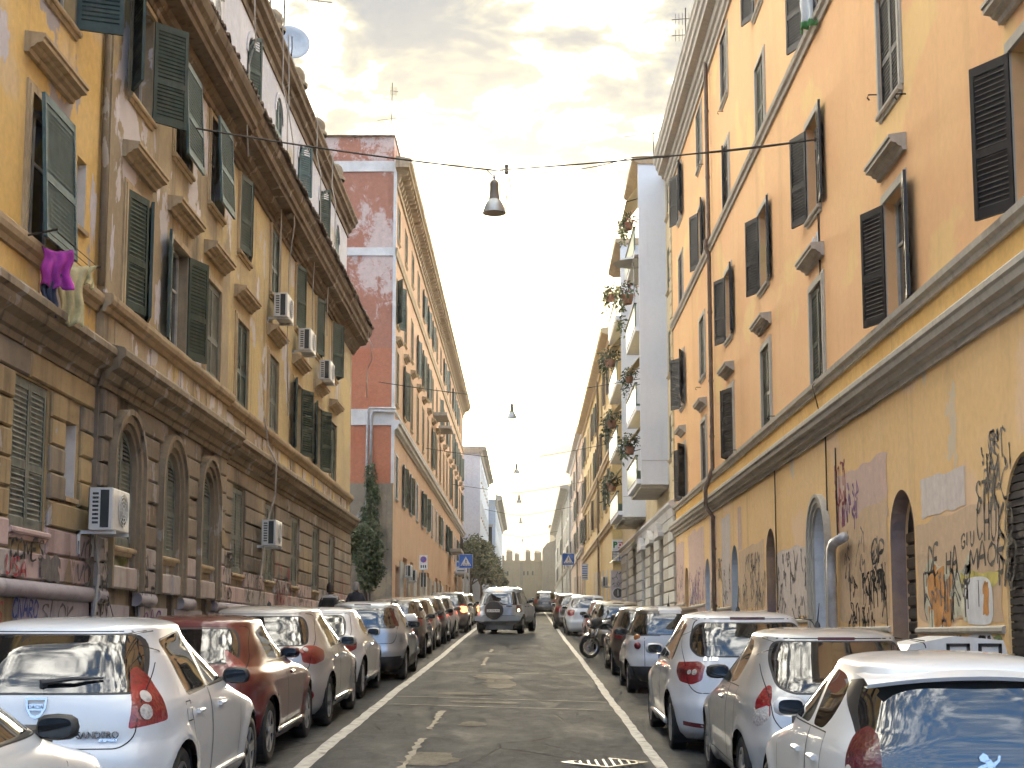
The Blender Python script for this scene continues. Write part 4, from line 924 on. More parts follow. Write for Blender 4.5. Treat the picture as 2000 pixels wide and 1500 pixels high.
# ================================================================== things on the walls and roofs
def ac_unit(x, y, z, sd, lab, wd=.82, h=.56, dp=.32, off=.16, flip=False):
    t_ = thing('air_conditioner', lab, 'air conditioner', (x, y, z), group='air conditioners on the house fronts')
    e = MB(); e.cbox(sd * off, sd * (off + dp), -wd / 2, wd / 2, 0, h, .015); e.box(sd * off, sd * (off + .01), -wd / 2, wd / 2, 0, h); e.build('case', M_acw, t_)
    b = MB()
    for k in range(8): b.box(sd * (off + .05), sd * (off + .13), -wd / 2 - .004, -wd / 2 - .001, .08 + k * .055, .11 + k * .055)
    b.box(sd * (off + .155), sd * (off + .27), -wd / 2 - .005, -wd / 2 - .001, .03, h - .03); b.build('side_louvres', M_acd, t_)
    b = MB(); cy = .08
    b.lathe([(.001, 0), (.22, 0)], 20, (sd * (off + dp + .003), cy, h / 2), 'x'); b.build('fan_opening', M_acd, t_, norm=False)
    b = MB()
    for r in (.05, .1, .15, .2, .23): b.tube([(sd * (off + dp + .012), cy + r * math.cos(2 * math.pi * k / 20), h / 2 + r * math.sin(2 * math.pi * k / 20)) for k in range(21)], .005, 4)
    for k in range(8): b.tube([(sd * (off + dp + .012), cy, h / 2), (sd * (off + dp + .012), cy + .23 * math.cos(k * math.pi / 4), h / 2 + .23 * math.sin(k * math.pi / 4))], .004, 4)
    b.build('fan_grille', M_acw, t_)
    for yy in (-wd / 2 + .1, wd / 2 - .1): MB().box(0, sd * (off + dp + .02), yy - .02, yy + .02, -.05, -.005).box(0, sd * .03, yy - .02, yy + .02, -.32, 0).build('bracket', M_acw, t_)
    return t_
ac_unit(-5.95, 19.6, 3.15, 1, 'white air conditioner on brackets in front of the first arched window')
ac_unit(-6, 32.5, 3.75, 1, 'air conditioner on the rusticated ground floor wall between shuttered windows')
ac_unit(-6, 33.5, 9.1, 1, 'first of three air conditioners in a row below the upper windows', wd=.9)
ac_unit(-6, 37.2, 9.05, 1, 'middle one of three air conditioners in a row below the upper windows', wd=.9)
ac_unit(-6, 41.0, 8.95, 1, 'last of three air conditioners in a row below the upper windows', wd=.9)
ac_unit(-6.22, 25.9, 13.1, 1, 'air conditioner on the grey attic wall above the eaves')
ac_unit(-6, 70.6, 4.6, 1, 'grey air conditioner on the salmon block beside the bushy tree')
ac_unit(-6, 73.6, 4.5, 1, 'second grey air conditioner above the shop fronts of salmon block')
ac_unit(4.85, 84.5, 4.6, -1, 'air conditioner beside the party sign on the yellow house')
for k, (y0, z0, y1, z1, lx) in enumerate(((33, 16.1, 33.4, 9.2, .25), (33.5, 16.1, 34.5, 7.0, .3), (38.4, 16.1, 38.2, 9.6, .3), (41.6, 16.0, 41.0, 10.3, .3), (27.4, 15.8, 27.9, 11.2, .5), (48.9, 12.4, 48.9, 9.8, .6))):
    c_ = thing('hanging_cable', ['slack pale cable hanging from the roof past the first upper air conditioner', 'long pale cable dropping from roof to the dado', 'pale cable from roof to the middle upper air conditioner', 'pale cable from roof to the last upper air conditioner', 'short pale cable looping under the eaves near the tilted shutters', 'thin cable hanging at the far corner of the eaves'][k], 'cable', (LX + lx, y0, z0), group='loose cables on the ochre house')
    n = 10; MB().tube([((.25 if .2 < i / n < .6 else 0) * .6, (y1 - y0) * i / n + .12 * math.sin(i * 1.3), (z1 - z0) * i / n) for i in range(n + 1)], .016, 5).build('cable', M_ropeP, c_)
c_ = thing('hanging_cable', 'pale cable running down the dado to the ground floor air conditioner', 'cable', (LX + .2, 32.3, 6.6), group='loose cables on the ochre house')
MB().tube([(-.05, 0, 0), (.02, .1, -.6), (.22, .05, -1.0), (.2, .1, -1.7), (.02, .05, -2.4), (0, -.4, -3.6)], .02, 5).build('cable', M_ropeP, c_)
c_ = thing('hanging_cable', 'pale cable dangling below the white air conditioner to the pavement', 'cable', (LX + .2, 19.6, 3.15), group='loose cables on the ochre house')
MB().tube([(0, 0, 0), (.02, .1, -.5), (0, .05, -1.2), (.02, .25, -1.9), (.05, .35, -2.3)], .022, 6).tube([(.03, .75, -1.4), (.03, .6, -1.9), (.05, .45, -2.3)], .035, 6).build('cable', M_ropeP, c_)
def antenna(x, y, z, h, lab, arms):
    t_ = thing('roof_antenna', lab, 'antenna', (x, y, z), group='television antennas on the roofs')
    MB().tube([(0, 0, 0), (.03, 0, h)], .022, 6).build('mast', M_iron, t_)
    for za, ln, a, n in arms:
        b = MB(); d = Vector((math.cos(a), math.sin(a), -.06)); p = Vector((.03 * za / h, 0, za)); b.tube([p - d * ln * .3, p + d * ln], .014, 5)
        s = d.cross(Vector((0, 0, 1))).normalized() if n > 0 else Vector((0, 0, 1))
        for k in range(abs(n)): q = p + d * (ln * (-.25 + 1.2 * k / abs(n))); b.tube([q - s * .22, q + s * .22], .008, 4)
        b.build('boom', M_iron, t_)
antenna(-6.6, 38, 16.2, 5.2, 'tall antenna mast beside the satellite dish on ochre house', [(4.9, 1.1, 2.9, 5), (3.5, .9, .1, -4), (2.9, 1.3, .15, 5), (4.2, .3, 2, -3)])
antenna(-6.4, 34.8, 16.2, 3.2, 'thin antenna mast before the satellite dish on ochre house', [(2.7, .5, .5, -3)])
antenna(-6.5, 68, 25, 3.4, 'antenna on the penthouse of the red end wall', [(3.0, .3, .2, -6), (2.2, .8, .1, 4), (1.6, .7, 3.0, 4), (.9, 1.2, 2.9, 5), (.5, .4, .3, -3)])
antenna(5.7, 50, 19.5, 4.6, 'antenna rising behind the eaves of the orange block', [(4.2, .5, 3.1, -5), (3.6, .5, 3.1, -5)])
antenna(5.1, 56.5, 20.4, 1.4, 'single arm antenna on the white balcony house', [(1.35, 1.2, 3.0, 1)])
sd_ = thing('satellite_dish', 'blue grey satellite dish on the parapet of ochre house', 'satellite dish', (-6.12, 36.4, 16.3))
b = MB(); b.lathe([(.001, .1), (.2, .09), (.38, .05), (.5, 0), (.51, .01), (.38, .07), (.2, .12), (.001, .13)], 26, axis='y'); o = b.build('dish', flat('dish_grey', (.34, .38, .43), .5, .1), sd_, (0, 0, .85), (RAD(-14), 0, RAD(18)), smooth=True)
MB().tube([(0, .1, 0), (0, .14, .9)], .03, 8).tube([(0, .05, .4), (.1, -.4, .5), (.1, -.45, .8)], .015, 6).build('mount', M_iron, sd_)
# washing
M_pur = flat('cloth_purple', (.36, .035, .32), .85, var=.25, scale=7, bump=.4); M_crm = flat('cloth_cream', (.50, .44, .24), .85, var=.25, scale=6, bump=.4); M_nvy = flat('cloth_navy', (.03, .04, .08), .85)
def cloth(nm, lab, loc, wd, h, mat, fold=.05, seed=1, grp='washing hung under the window', rz=-52):
    r = random.Random(seed); b = MB(); nx, nz = 16, 14; ph = r.uniform(0, 6)
    vs = []
    for j in range(nz + 1):
        for i in range(nx + 1):
            u, v = i / nx - .5, j / nz
            ww = wd * (1 - .22 * v * (1 - v) * 2 + .12 * v); sagz = -.05 * math.cos(u * math.pi) * (1 - v)
            vs.append((fold * (v ** .7) * math.sin(u * 17 + ph + v * 2) + .03 * math.sin(v * 5 + u * 4), u * ww + .02 * math.sin(v * 9 + ph), -h * v + sagz - .05 * abs(math.sin(u * 6 + ph)) * v))
    b.add(vs, [(j * (nx + 1) + i, j * (nx + 1) + i + 1, (j + 1) * (nx + 1) + i + 1, (j + 1) * (nx + 1) + i) for j in range(nz) for i in range(nx)])
    o = b.build(nm, mat, None, loc, (0, 0, RAD(rz)), smooth=True, norm=False); md = o.modifiers.new('thick', 'SOLIDIFY'); md.thickness = .012
    return tag(o, lab, 'laundry', grp)
cloth('hanging_shirt', 'purple shirt hung out to dry below the shuttered window', (-5.64, 17.1, 6.40), .36, .46, M_pur, .05, 2)
cloth('hanging_trousers', 'dark navy garment hanging behind the purple shirt', (-5.72, 17.12, 6.1), .2, .5, M_nvy, .04, 4)
cloth('hanging_towel', 'cream cloth hung out to dry beside the purple shirt', (-5.62, 17.62, 6.34), .34, .74, M_crm, .05, 3)
cloth('hanging_towel', 'bunched cream garment hanging at the end of the washing line', (-5.56, 17.85, 6.4), .3, .26, M_crm, .07, 7)
t_ = thing('washing_line', 'washing line on iron brackets under the nearest first floor window', 'washing line', (-6, 16.75, 6.5)); b = MB()
for y in (0, 1.75): b.tube([(0, y - .1, -.1), (.5, y - .1, 0)], .014, 5)
for x in (.3, .4, .5): b.tube([(x, -.1, -.04), (x, 1.65, -.04)], .006, 4)
b.build('line', M_iron, t_)
gc = cloth('hanging_flag', 'white and green cloth hanging over the string course of orange block', (5.22, 25.75, 13.75), .42, .85, flat('cloth_white', (.62, .64, .62), .85, var=.2, scale=5), .07, 6, None, 40)
m_, t2, b2 = newmat('cloth_white_green'); o_ = t2.add('TexCoord').outputs['Object']; z_ = t2.sep(o_)[2]
t2.put(b2.inputs['Base Color'], t2.mix(t2.mapr(t2.math('ADD', z_, t2.math('MULTIPLY', t2.noise(o_, 6), .3)), -.62, -.55, 1, 0), (.60, .62, .62), (.08, .26, .08))); b2.inputs['Roughness'].default_value = .85
gc.data.materials[0] = m_
# ================================================================== cars
M_tyre = flat('tyre_rubber', (.018, .018, .018), .75, var=.2, scale=20, bump=.2)
M_rim = flat('alloy_rim', (.50, .50, .51), .3, .85, var=.1, scale=10, dirt=((.12, .1, .08), 6, .5))
M_rimd = flat('dark_rim', (.06, .06, .065), .4, .6, var=.1, scale=10)
M_blk = flat('black_plastic', (.022, .022, .024), .5, var=.15, scale=10)
M_seam = flat('panel_gap', (.008, .008, .009), .7)
M_well = flat('wheel_well', (.008, .008, .008), .9)
M_glass = glassy('car_glass', (.20, .23, .25), .50, .015)
M_glassd = glassy('car_glass_dark', (.06, .07, .08), .80, .015)
def lamp(name, c, c2):
    m, t, b = newmat(name); o = t.add('TexCoord').outputs['Object']
    v = t.add('TexVoronoi'); v.inputs['Scale'].default_value = 42; t.put(v.inputs['Vector'], o)
    f = t.mapr(t.noise(t.mapping(o, (3, 3, 9)), 1.0, 2), .42, .58)
    t.put(b.inputs['Base Color'], t.mix(f, c, t.mix(v.outputs['Distance'], c2, c))); b.inputs['Roughness'].default_value = .3
    b.inputs['Coat Weight'].default_value = 1; b.inputs['Coat Roughness'].default_value = .02
    bn = t.add('Bump'); bn.inputs['Strength'].default_value = .35; bn.inputs['Distance'].default_value = .01; t.put(bn.inputs['Height'], v.outputs['Distance']); t.put(b.inputs['Normal'], bn.outputs[0])
    return m
M_lampR = lamp('tail_lamp_red', (.24, .006, .012), (.07, .003, .006))
M_lampDR = lamp('tail_lamp_dark_red', (.085, .004, .012), (.03, .002, .005))
M_lampC = lamp('tail_lamp_clear', (.46, .44, .42), (.20, .18, .18))
M_lampO = flat('indicator_amber', (.45, .15, .02), .15, coat=1.)
M_lit = flat('brake_light_lit', (.8, .05, .02), .3, emit=((1, .10, .03), 3.0))
M_litw = flat('reversing_light_lit', (.8, .7, .4), .3, emit=((1, .75, .35), 2.2))
M_chrome = flat('chrome', (.62, .62, .63), .12, 1.0, var=.05)
M_mirr = flat('mirror_glass', (.05, .055, .06), .08, .9)
M_plate = flat('number_plate', (.62, .63, .62), .4, var=.05); M_plateB = flat('plate_blue', (.02, .06, .28), .4); M_ink = flat('plate_ink', (.015, .015, .02), .5)
M_seat = flat('seat_fabric', (.03, .03, .033), .9, var=.2, scale=20)
def mono(xs, ys, xq):
    """monotone cubic interpolation"""
    xs = np.asarray(xs, float); ys = np.asarray(ys, float); h = np.diff(xs); d = np.diff(ys) / h
    m = np.zeros_like(ys); m[0], m[-1] = d[0], d[-1]
    for i in range(1, len(ys) - 1): m[i] = 0 if d[i - 1] * d[i] <= 0 else 3 * (h[i - 1] + h[i]) / ((2 * h[i] + h[i - 1]) / d[i - 1] + (h[i] + 2 * h[i - 1]) / d[i])
    k = np.clip(np.searchsorted(xs, xq) - 1, 0, len(xs) - 2); t = (xq - xs[k]) / h[k]
    return (2 * t**3 - 3 * t**2 + 1) * ys[k] + (t**3 - 2 * t**2 + t) * h[k] * m[k] + (-2 * t**3 + 3 * t**2) * ys[k + 1] + (t**3 - t**2) * h[k] * m[k + 1]
def rings_of(s):
    """body as a stack of level outlines; returns list of (z, y_rear, y_front, half width, corner exponent)"""
    W, H = s['W'] / 2, s['H']; rz, ry = zip(*s['rear']); fz, fy = zip(*s['front']); wz, ww = zip(*s['width'])
    ze = s.get('edge', H - .085)
    zs = np.concatenate([np.linspace(.17, .24, 4), np.linspace(.27, .66, 12), np.linspace(.69, 1.04, 22), np.linspace(1.07, ze, 12)])
    R = [(z, float(mono(rz, ry, z)), float(mono(fz, fy, z)), W * float(mono(wz, ww, z)), float(np.interp(z, [.17, .5, .9, 1.05, ze], [5, 5.6, 5.2, s.get('ng', 4.4), s.get('nr', 4.0)]))) for z in zs]
    _, a, c, w_, n = R[-1]; ym = (a + c) / 2
    for f in np.linspace(0, 1, 12)[1:]:
        p = f * math.pi / 2; k = math.cos(p) ** .62
        R.append((ze + (H - ze) * math.sin(p), ym + (a - ym) * k, ym + (c - ym) * k, max(w_ * k, .002), n * (1 - .1 * f)))
    R[-1] = (H, ym - .02, ym + .02, .01, 2.5)
    return [(.17, R[0][1] + .3, R[0][2] - .3, R[0][3] * .8, 5)] + R
def outline(yr, yf, w_, n, N):
    """closed level outline, first point rear middle, running round by the +x side"""
    t = np.linspace(-math.pi / 2, 3 * math.pi / 2, 1601)
    c, s = np.cos(t), np.sin(t); e = 2.0 / n; ym = yr * .52 + yf * .48
    x = w_ * np.sign(c) * np.abs(c) ** e; y = np.where(s < 0, ym - (ym - yr) * np.abs(s) ** e, ym + (yf - ym) * np.abs(s) ** e)
    d = np.concatenate([[0], np.cumsum(np.hypot(np.diff(x), np.diff(y)))]); q = np.linspace(0, d[-1], N + 1)[:-1]
    return np.interp(q, d, x), np.interp(q, d, y)
def round_poly(P, r, k=4):
    """rounds the corners of a convex polygon"""
    out = []; n = len(P)
    for i in range(n):
        a, p, c = (Vector(P[j]) for j in ((i - 1) % n, i, (i + 1) % n)); rr = r[i] if isinstance(r, (list, tuple)) else r
        u = (a - p); v = (c - p); l = min(rr, u.length * .45, v.length * .45)
        A, B = p + u.normalized() * l, p + v.normalized() * l
        for j in range(k + 1): t = j / k; out.append(tuple(A * (1 - t)**2 + p * 2 * t * (1 - t) + B * t * t))
    return out
class Body:
    """car skin that can be cut along outlines seen from the side, the rear or a corner; cut pieces become parts"""
    def __init__(s, spec, N=150):
        s.spec = spec; R = rings_of(spec); V = []
        aw = [(spec['rw'], spec['wr']), (spec['rw'] + spec['wb'], spec['wr'])]
        for z, yr, yf, w_, n in R:
            xs, ys = outline(yr, yf, w_, n, N); fl = np.zeros(N)
            if z < .9:
                for cy, rr in aw: fl += np.where(np.abs(xs) > .5 * w_, .028 * np.exp(-((np.hypot(ys - cy, z - rr) - rr - .07) / .075) ** 2), 0)
            zz = z + spec.get('tilt', 0) * (spec['L'] / 2 - ys) * math.exp(-((z - .95) / .28) ** 2)
            V.append(np.stack([xs + np.sign(xs) * fl, ys, zz], 1))
        V = np.concatenate(V); nr = len(R); i = np.arange(N); j = (i + 1) % N
        F = np.concatenate([np.stack([r * N + i, r * N + j, (r + 1) * N + j, (r + 1) * N + i], 1) for r in range(nr - 1)])
        fn = np.cross(V[F[:, 2]] - V[F[:, 0]], V[F[:, 3]] - V[F[:, 1]]); vn = np.zeros_like(V)
        for k in range(4): np.add.at(vn, F[:, k], fn)
        vn /= np.maximum(np.linalg.norm(vn, axis=1, keepdims=True), 1e-9); fn /= np.maximum(np.linalg.norm(fn, axis=1, keepdims=True), 1e-9)
        s.V = [tuple(q) for q in V.tolist()]; s.NV = [tuple(q) for q in vn.tolist()]; s.F = [tuple(q) for q in F.tolist()]; s.FN = [tuple(q) for q in fn.tolist()]
        s.C = [tuple(q) for q in V[F].mean(1).tolist()]
        for ring, nz in ((range(N - 1, -1, -1), -1.), (range((nr - 1) * N, nr * N), 1.)): s.F.append(tuple(ring)); s.FN.append((0, 0, nz)); s.C.append((0, spec['L'] / 2, .17 if nz < 0 else spec['H']))
        s.T = [0] * len(s.F); s.names = ['body']; s.H = spec['H']; s.split = {}
        s.bvh = BVHTree.FromPolygons(s.V, s.F)
    def frame(s, view, side):
        if view == 'side': return Vector((0, 1, 0)), Vector((-side, 0, 0))
        if view == 'rear': return Vector((1, 0, 0)), Vector((0, 1, 0))
        if view == 'front': return Vector((1, 0, 0)), Vector((0, -1, 0))
        a = RAD(view); return Vector((side * math.cos(a), math.sin(a), 0)), Vector((-side * math.sin(a), math.cos(a), 0))   # corner view, angle from rear
    def cut(s, name, poly, view='side', side=1, only=None, facing=.15):
        """cuts the outline (convex, in u and z) into the skin and tags the faces inside"""
        U, D = s.frame(view, side); ux, uy = U.x, U.y; dx, dy = D.x, D.y; V, NV = s.V, s.NV
        us = [p[0] for p in poly]; zs = [p[1] for p in poly]; u0, u1, z0, z1 = min(us), max(us), min(zs), max(zs)
        n = len(poly); cx = sum(us) / n; cz = sum(zs) / n; planes = []
        for i in range(n):
            a, c = poly[i], poly[(i + 1) % n]; d = (c[0] - a[0], c[1] - a[1]); l = math.hypot(*d)
            if l < 1e-5: continue
            nx, nz = d[1] / l, -d[0] / l
            if nx * (cx - a[0]) + nz * (cz - a[1]) > 0: nx, nz = -nx, -nz
            planes.append((nx, nz, nx * a[0] + nz * a[1]))
        k = len(s.names); s.names.append(name); cache = {}
        for fi in range(len(s.F)):
            c = s.C[fi]; u = c[0] * ux + c[1] * uy
            if not (u0 - .12 < u < u1 + .12 and z0 - .12 < c[2] < z1 + .12): continue
            if only is not None and s.T[fi] not in only: continue
            f = s.F[fi]
            if len(f) > 60: continue
            fn = s.FN[fi]
            if fn[0] * dx + fn[1] * dy > -facing: continue
            if view == 'side' and c[0] * side < .2: continue
            rest = []; cur = list(f); whole = True
            for pi, (nx, nz, o) in enumerate(planes):
                ds = [nx * (V[v][0] * ux + V[v][1] * uy) + nz * V[v][2] - o for v in cur]
                if max(ds) <= 1e-6: continue
                whole = False
                if min(ds) >= -1e-6: rest.append(cur); cur = None; break
                A, B = [], []; m = len(cur)
                for i in range(m):
                    j = (i + 1) % m; va, vb = cur[i], cur[j]; da, db = ds[i], ds[j]
                    (A if da <= 0 else B).append(va)
                    if (da <= 0) != (db <= 0):
                        key = (min(va, vb), max(va, vb), pi)
                        q = cache.get(key)
                        if q is None:
                            t = da / (da - db); P, Q, E, G = V[va], V[vb], NV[va], NV[vb]
                            V.append(tuple(P[r] + (Q[r] - P[r]) * t for r in range(3))); NV.append(tuple(E[r] + (G[r] - E[r]) * t for r in range(3))); q = cache[key] = len(V) - 1
                        A.append(q); B.append(q)
                if len(B) > 2: rest.append(B)
                cur = A
                if len(cur) < 3: cur = None; break
            if whole: s.T[fi] = k; continue
            if cur is None:
                if len(rest) == 1: continue
            old = s.T[fi]; first = True
            for g, t_ in [(r, old) for r in rest] + ([(cur, k)] if cur else []):
                ce = tuple(sum(V[v][r] for v in g) / len(g) for r in range(3))
                if first: s.F[fi], s.T[fi], s.C[fi] = tuple(g), t_, ce; first = False
                else: s.F.append(tuple(g)); s.T.append(t_); s.C.append(ce); s.FN.append(fn)
        return k
    def hit(s, view, u, z, side=1, ret_n=False):
        U, D = s.frame(view, side); o = U * u + Vector((0, 0, z)) - D * 6
        if view not in ('side', 'rear', 'front'): pass
        p, n, _, _ = s.bvh.ray_cast(o, D)
        if p is None: p = U * u + Vector((0, 0, z)); n = -D
        return (p, n) if ret_n else p
    def ribbon(s, pts, view, side=1, wd=.010, off=.0015, mb=None):
        """thin strip laid on the skin along a line (panel gaps, trims)"""
        b = mb or MB(); Q = []
        for (a, c) in zip(pts, pts[1:]):
            l = math.hypot(c[0] - a[0], c[1] - a[1]); k = max(1, int(l / .06))
            Q += [(a[0] + (c[0] - a[0]) * i / k, a[1] + (c[1] - a[1]) * i / k) for i in range(k)]
        Q.append(pts[-1]); H = [s.hit(view, u, z, side, True) for u, z in Q]; L, R = [], []
        for i, (p, n) in enumerate(H):
            d = (H[min(i + 1, len(H) - 1)][0] - H[max(i - 1, 0)][0]); t = n.cross(d)
            if t.length < 1e-6: t = Vector((0, 0, 1))
            t.normalize(); L.append(p + n * off + t * wd / 2); R.append(p + n * off - t * wd / 2)
        m = len(L); b.add(L + R, [(i, i + 1, m + i + 1, m + i) for i in range(m - 1)]); return b
    def emit(s, root, mats, drop=('well',)):
        """splits the skin by tag into objects under root; mats: part name -> material"""
        by = {}
        for f, t in zip(s.F, s.T): by.setdefault(t, []).append(f)
        for k, nm in enumerate(s.names):
            if k not in by or nm in drop: continue
            vi = {}; F = []
            for f in by[k]: F.append([vi.setdefault(v, len(vi)) for v in f])
            me = bpy.data.meshes.new(nm); me.from_pydata([s.V[v] for v in vi], [], F); me.shade_smooth(); me.materials.append(mats.get(nm, mats['body']))
            me.normals_split_custom_set_from_vertices([Vector(s.NV[v]).normalized() for v in vi])
            put(nm, me, root)
def clone_car(src, x, y, label, swap, plate_txt=None, rz=0., group='cars parked along the street'):
    """copy of a car with its parts and sub-parts, repainted"""
    def dup(o, par):
        c = o.copy(); col.objects.link(c); c.parent = par
        if o.data and any(m in swap for m in o.data.materials):
            key = ('cl', o.data.name, tuple(swap[m].name if m in swap else '' for m in o.data.materials))
            if key not in CACHE:
                me = o.data.copy(); CACHE[key] = me
                for i, m in enumerate(me.materials):
                    if m in swap: me.materials[i] = swap[m]
            c.data = CACHE[key]
        if plate_txt and o.name.startswith('lettering') and o.parent.name.startswith('number_plate'): c.data = text_mesh(plate_txt, .095, M_ink)
        for ch in o.children: dup(ch, c)
        return c
    r = dup(src, None); r.location = (x, y, ground_z(x, y) + .004); r.rotation_euler = (math.atan(SL), 0, rz); r['label'] = label
    return r
def wheel_meshes(r, wd=.19, spokes=5, mat=None, cover=False):
    def mk():
        t = MB().lathe([(r * .64, -wd * .42), (r * .8, -wd * .5), (r * .93, -wd * .48), (r, -wd * .34), (r, wd * .34), (r * .93, wd * .48), (r * .8, wd * .5), (r * .64, wd * .42)], 36, axis='x').mesh('tyre', M_tyre, smooth=50, norm=False)
        b = MB(); R = r * .66
        b.lathe([(R, wd * .44), (R * .94, wd * .43), (R * .9, wd * .2), (R * .3, wd * .12), (.001, wd * .12)], 32, axis='x', mi=1)
        b.lathe([(R * 1.0, wd * .40), (R * 1.0, wd * .455), (R * .92, wd * .45), (R * .92, wd * .40)], 32, axis='x')
        for k in range(spokes):
            a = 2 * math.pi * k / spokes; 
            for s_ in ((-1, 1) if spokes < 7 else (0,)):
                a2 = a + s_ * .13; ca, sa = math.cos(a2), math.sin(a2); hw = .024 if spokes < 7 else .03
                P = [(rr * ca - q * sa, rr * sa + q * ca) for rr, q in ((R * .16, -hw), (R * .96, -hw * .9), (R * .96, hw * .9), (R * .16, hw))]
                b.add([(wd * .36, *p) for p in P] + [(wd * .45, *p) for p in P], [(4, 5, 6, 7), (0, 1, 5, 4), (1, 2, 6, 5), (2, 3, 7, 6), (3, 0, 4, 7)])
        b.lathe([(R * .22, wd * .35), (R * .22, wd * .47), (R * .14, wd * .5), (.001, wd * .5)], 16, axis='x')
        return t, b.mesh('rim', [mat or M_rim, M_rimd], smooth=40, norm=False)
    return cached(('wh', r, wd, spokes, mat.name if mat else ''), mk)
DIG = {c: i for i, c in enumerate('')}
def text_mesh(txt, size, mat, depth=.002, name='lettering', bold=0.):
    def mk():
        cu = bpy.data.curves.new('t', 'FONT'); cu.body = txt; cu.size = size; cu.align_x = 'CENTER'; cu.align_y = 'CENTER'; cu.extrude = depth; cu.offset = bold; cu.resolution_u = 3
        o = bpy.data.objects.new('t', cu); col.objects.link(o); dg = bpy.context.evaluated_depsgraph_get(); me = bpy.data.meshes.new_from_object(o.evaluated_get(dg)); bpy.data.objects.remove(o)
        me.name = name; me.materials.clear(); me.materials.append(mat); return me
    return cached(('tx', txt, size, mat.name, depth, bold), mk)
def plate(root, B, txt, z, y_off=0, x=0., wd=.5, view='rear'):
    p, n = B.hit(view, x, z, 1, True); rot = (RAD(90), 0, 0)
    o = MB().box(-wd / 2, wd / 2, -.012, .012, -.056, .056).build('number_plate', M_plate, root, (p.x, p.y - .02 + y_off, z), (RAD(-4), 0, 0))
    MB().box(-wd / 2 + .003, -wd / 2 + .042, -.0145, -.012, -.053, .053).box(wd / 2 - .042, wd / 2 - .003, -.0145, -.012, -.053, .053).build('country_band', M_plateB, o)
    put('lettering', text_mesh(txt, .095, M_ink), o, (0, -.015, 0), rot)
    return o
def car(s, x, y, label, rz=0., detail=2, group='cars parked along the street', name='parked_car'):
    """s: spec; x,y: rear middle of the car on the road; the car points away from the camera (+y)"""
    yc = y + s['L'] / 2; gz = ground_z(x, yc); root = thing(name, label, 'car', (x, y, ground_z(x, y) + .004), rz, group)
    root.rotation_euler = (math.atan(SL), 0, rz)
    B = Body(s, 150 if detail > 1 else 84); mats = {'body': s['paint']}
    seam = MB(); rw, wb, wr = s['rw'], s['wb'], s['wr']
    sides = (1, -1)
    # wheel arches
    for sd in sides:
        for cy in (rw, rw + wb):
            ra = wr + .055; B.cut('well', [(cy + ra * math.cos(2 * math.pi * k / 26), wr + ra * math.sin(2 * math.pi * k / 26)) for k in range(26)], 'side', sd, facing=-.3)
    # glass
    for sd in sides:
        for i, P in enumerate(s['glass']):
            kt = B.cut('window_trim', round_poly([(u + (.022 if u > sum(q[0] for q in P) / len(P) else -.022), z + (.014 if z > sum(q[1] for q in P) / len(P) else -.020)) for u, z in P], s.get('gr', .06)), 'side', sd, facing=.05)
            B.cut('side_window', round_poly(P, s.get('gr', .05)), 'side', sd, only=(kt,), facing=.05)
    if 'rglass' in s:
        P = s['rglass']; P = P + [(-u, z) for u, z in P[::-1]]
        kt = B.cut('rear_window_trim', round_poly([(u * 1.035, z + (.012 if z > sum(q[1] for q in P) / len(P) else -.016)) for u, z in P], s.get('rgr', .09)), 'rear', facing=.02)
        B.cut('rear_window', round_poly(P, s.get('rgr', .08)), 'rear', only=(kt,), facing=.02)
    P = s.get('wglass')
    if P and detail > 1: B.cut('windscreen', round_poly(P + [(-u, z) for u, z in P[::-1]], .08), 'front', facing=.02)
    mats.update(window_trim=s.get('trimmat', M_blk), rear_window_trim=s.get('rtrim', M_blk), side_window=s.get('glassmat', M_glass), rear_window=s.get('rglassmat', M_glass), windscreen=M_glass)
    # lamps cut out of the skin
    for nm, poly, view, m_ in s.get('lamps', ()):
        for sd in sides:
            if view == 'rear':
                Pl = [(u * sd, z) for u, z in poly]; B.cut(nm, round_poly(Pl, .025, 3), 'rear', 1, facing=.0)
            else: B.cut(nm, round_poly(poly, s.get('lr', .03), 3), view, sd, facing=.0)
        mats[nm] = m_
    for nm, poly, view, m_ in s.get('skins', ()):       # bumpers and other coloured zones
        if view == 'side':
            for sd in sides: B.cut(nm, poly, 'side', sd, only=(0,), facing=-.3)
        else: B.cut(nm, poly, view, 1, only=(0,), facing=-.1)
        mats[nm] = m_
    # doors and tailgate
    if detail > 1:
        for P in s.get('doors', ()):
            for sd in sides: B.cut('door', P, 'side', sd, only=(0,), facing=.1); B.ribbon(P + P[:1], 'side', sd, mb=seam)
        mats['door'] = s['paint']
        if 'gate' in s:
            P = s['gate']; P = P + [(-u, z) for u, z in P[::-1]]; B.cut('tailgate', round_poly(P, .06), 'rear', only=(0,), facing=.1); B.ribbon(round_poly(P, .06) + [P[0]], 'rear', mb=seam); mats['tailgate'] = s['paint']
        for Pl, view in s.get('lines', ()):
            for sd in (sides if view != 'rear' else (1,)): B.ribbon(Pl, view, sd, mb=seam)
        for Pl, view, m_, wd in s.get('strips', ()):
            b = MB()
            for sd in (sides if view != 'rear' else (1,)): B.ribbon(Pl, view, sd, wd, .004, b)
            b.build('trim_strip', m_, root, norm=False)
    grab = lambda *a, **k: B.hit(*a, **k)
    # bits that sit on the skin
    if detail > 1:
        seam.build('panel_gap', M_seam, root, norm=False)
        for (u, z) in s.get('handles', ()):
            for sd in sides:
                p, n = B.hit('side', u, z, sd, True)
                MB().cbox(0, sd * .035, -.085, .085, -.016, .016, .01).build('door_handle', s.get('handlemat', s['paint']), root, (p.x - sd * .002, p.y, p.z))
    mu, mz = s['mirror']
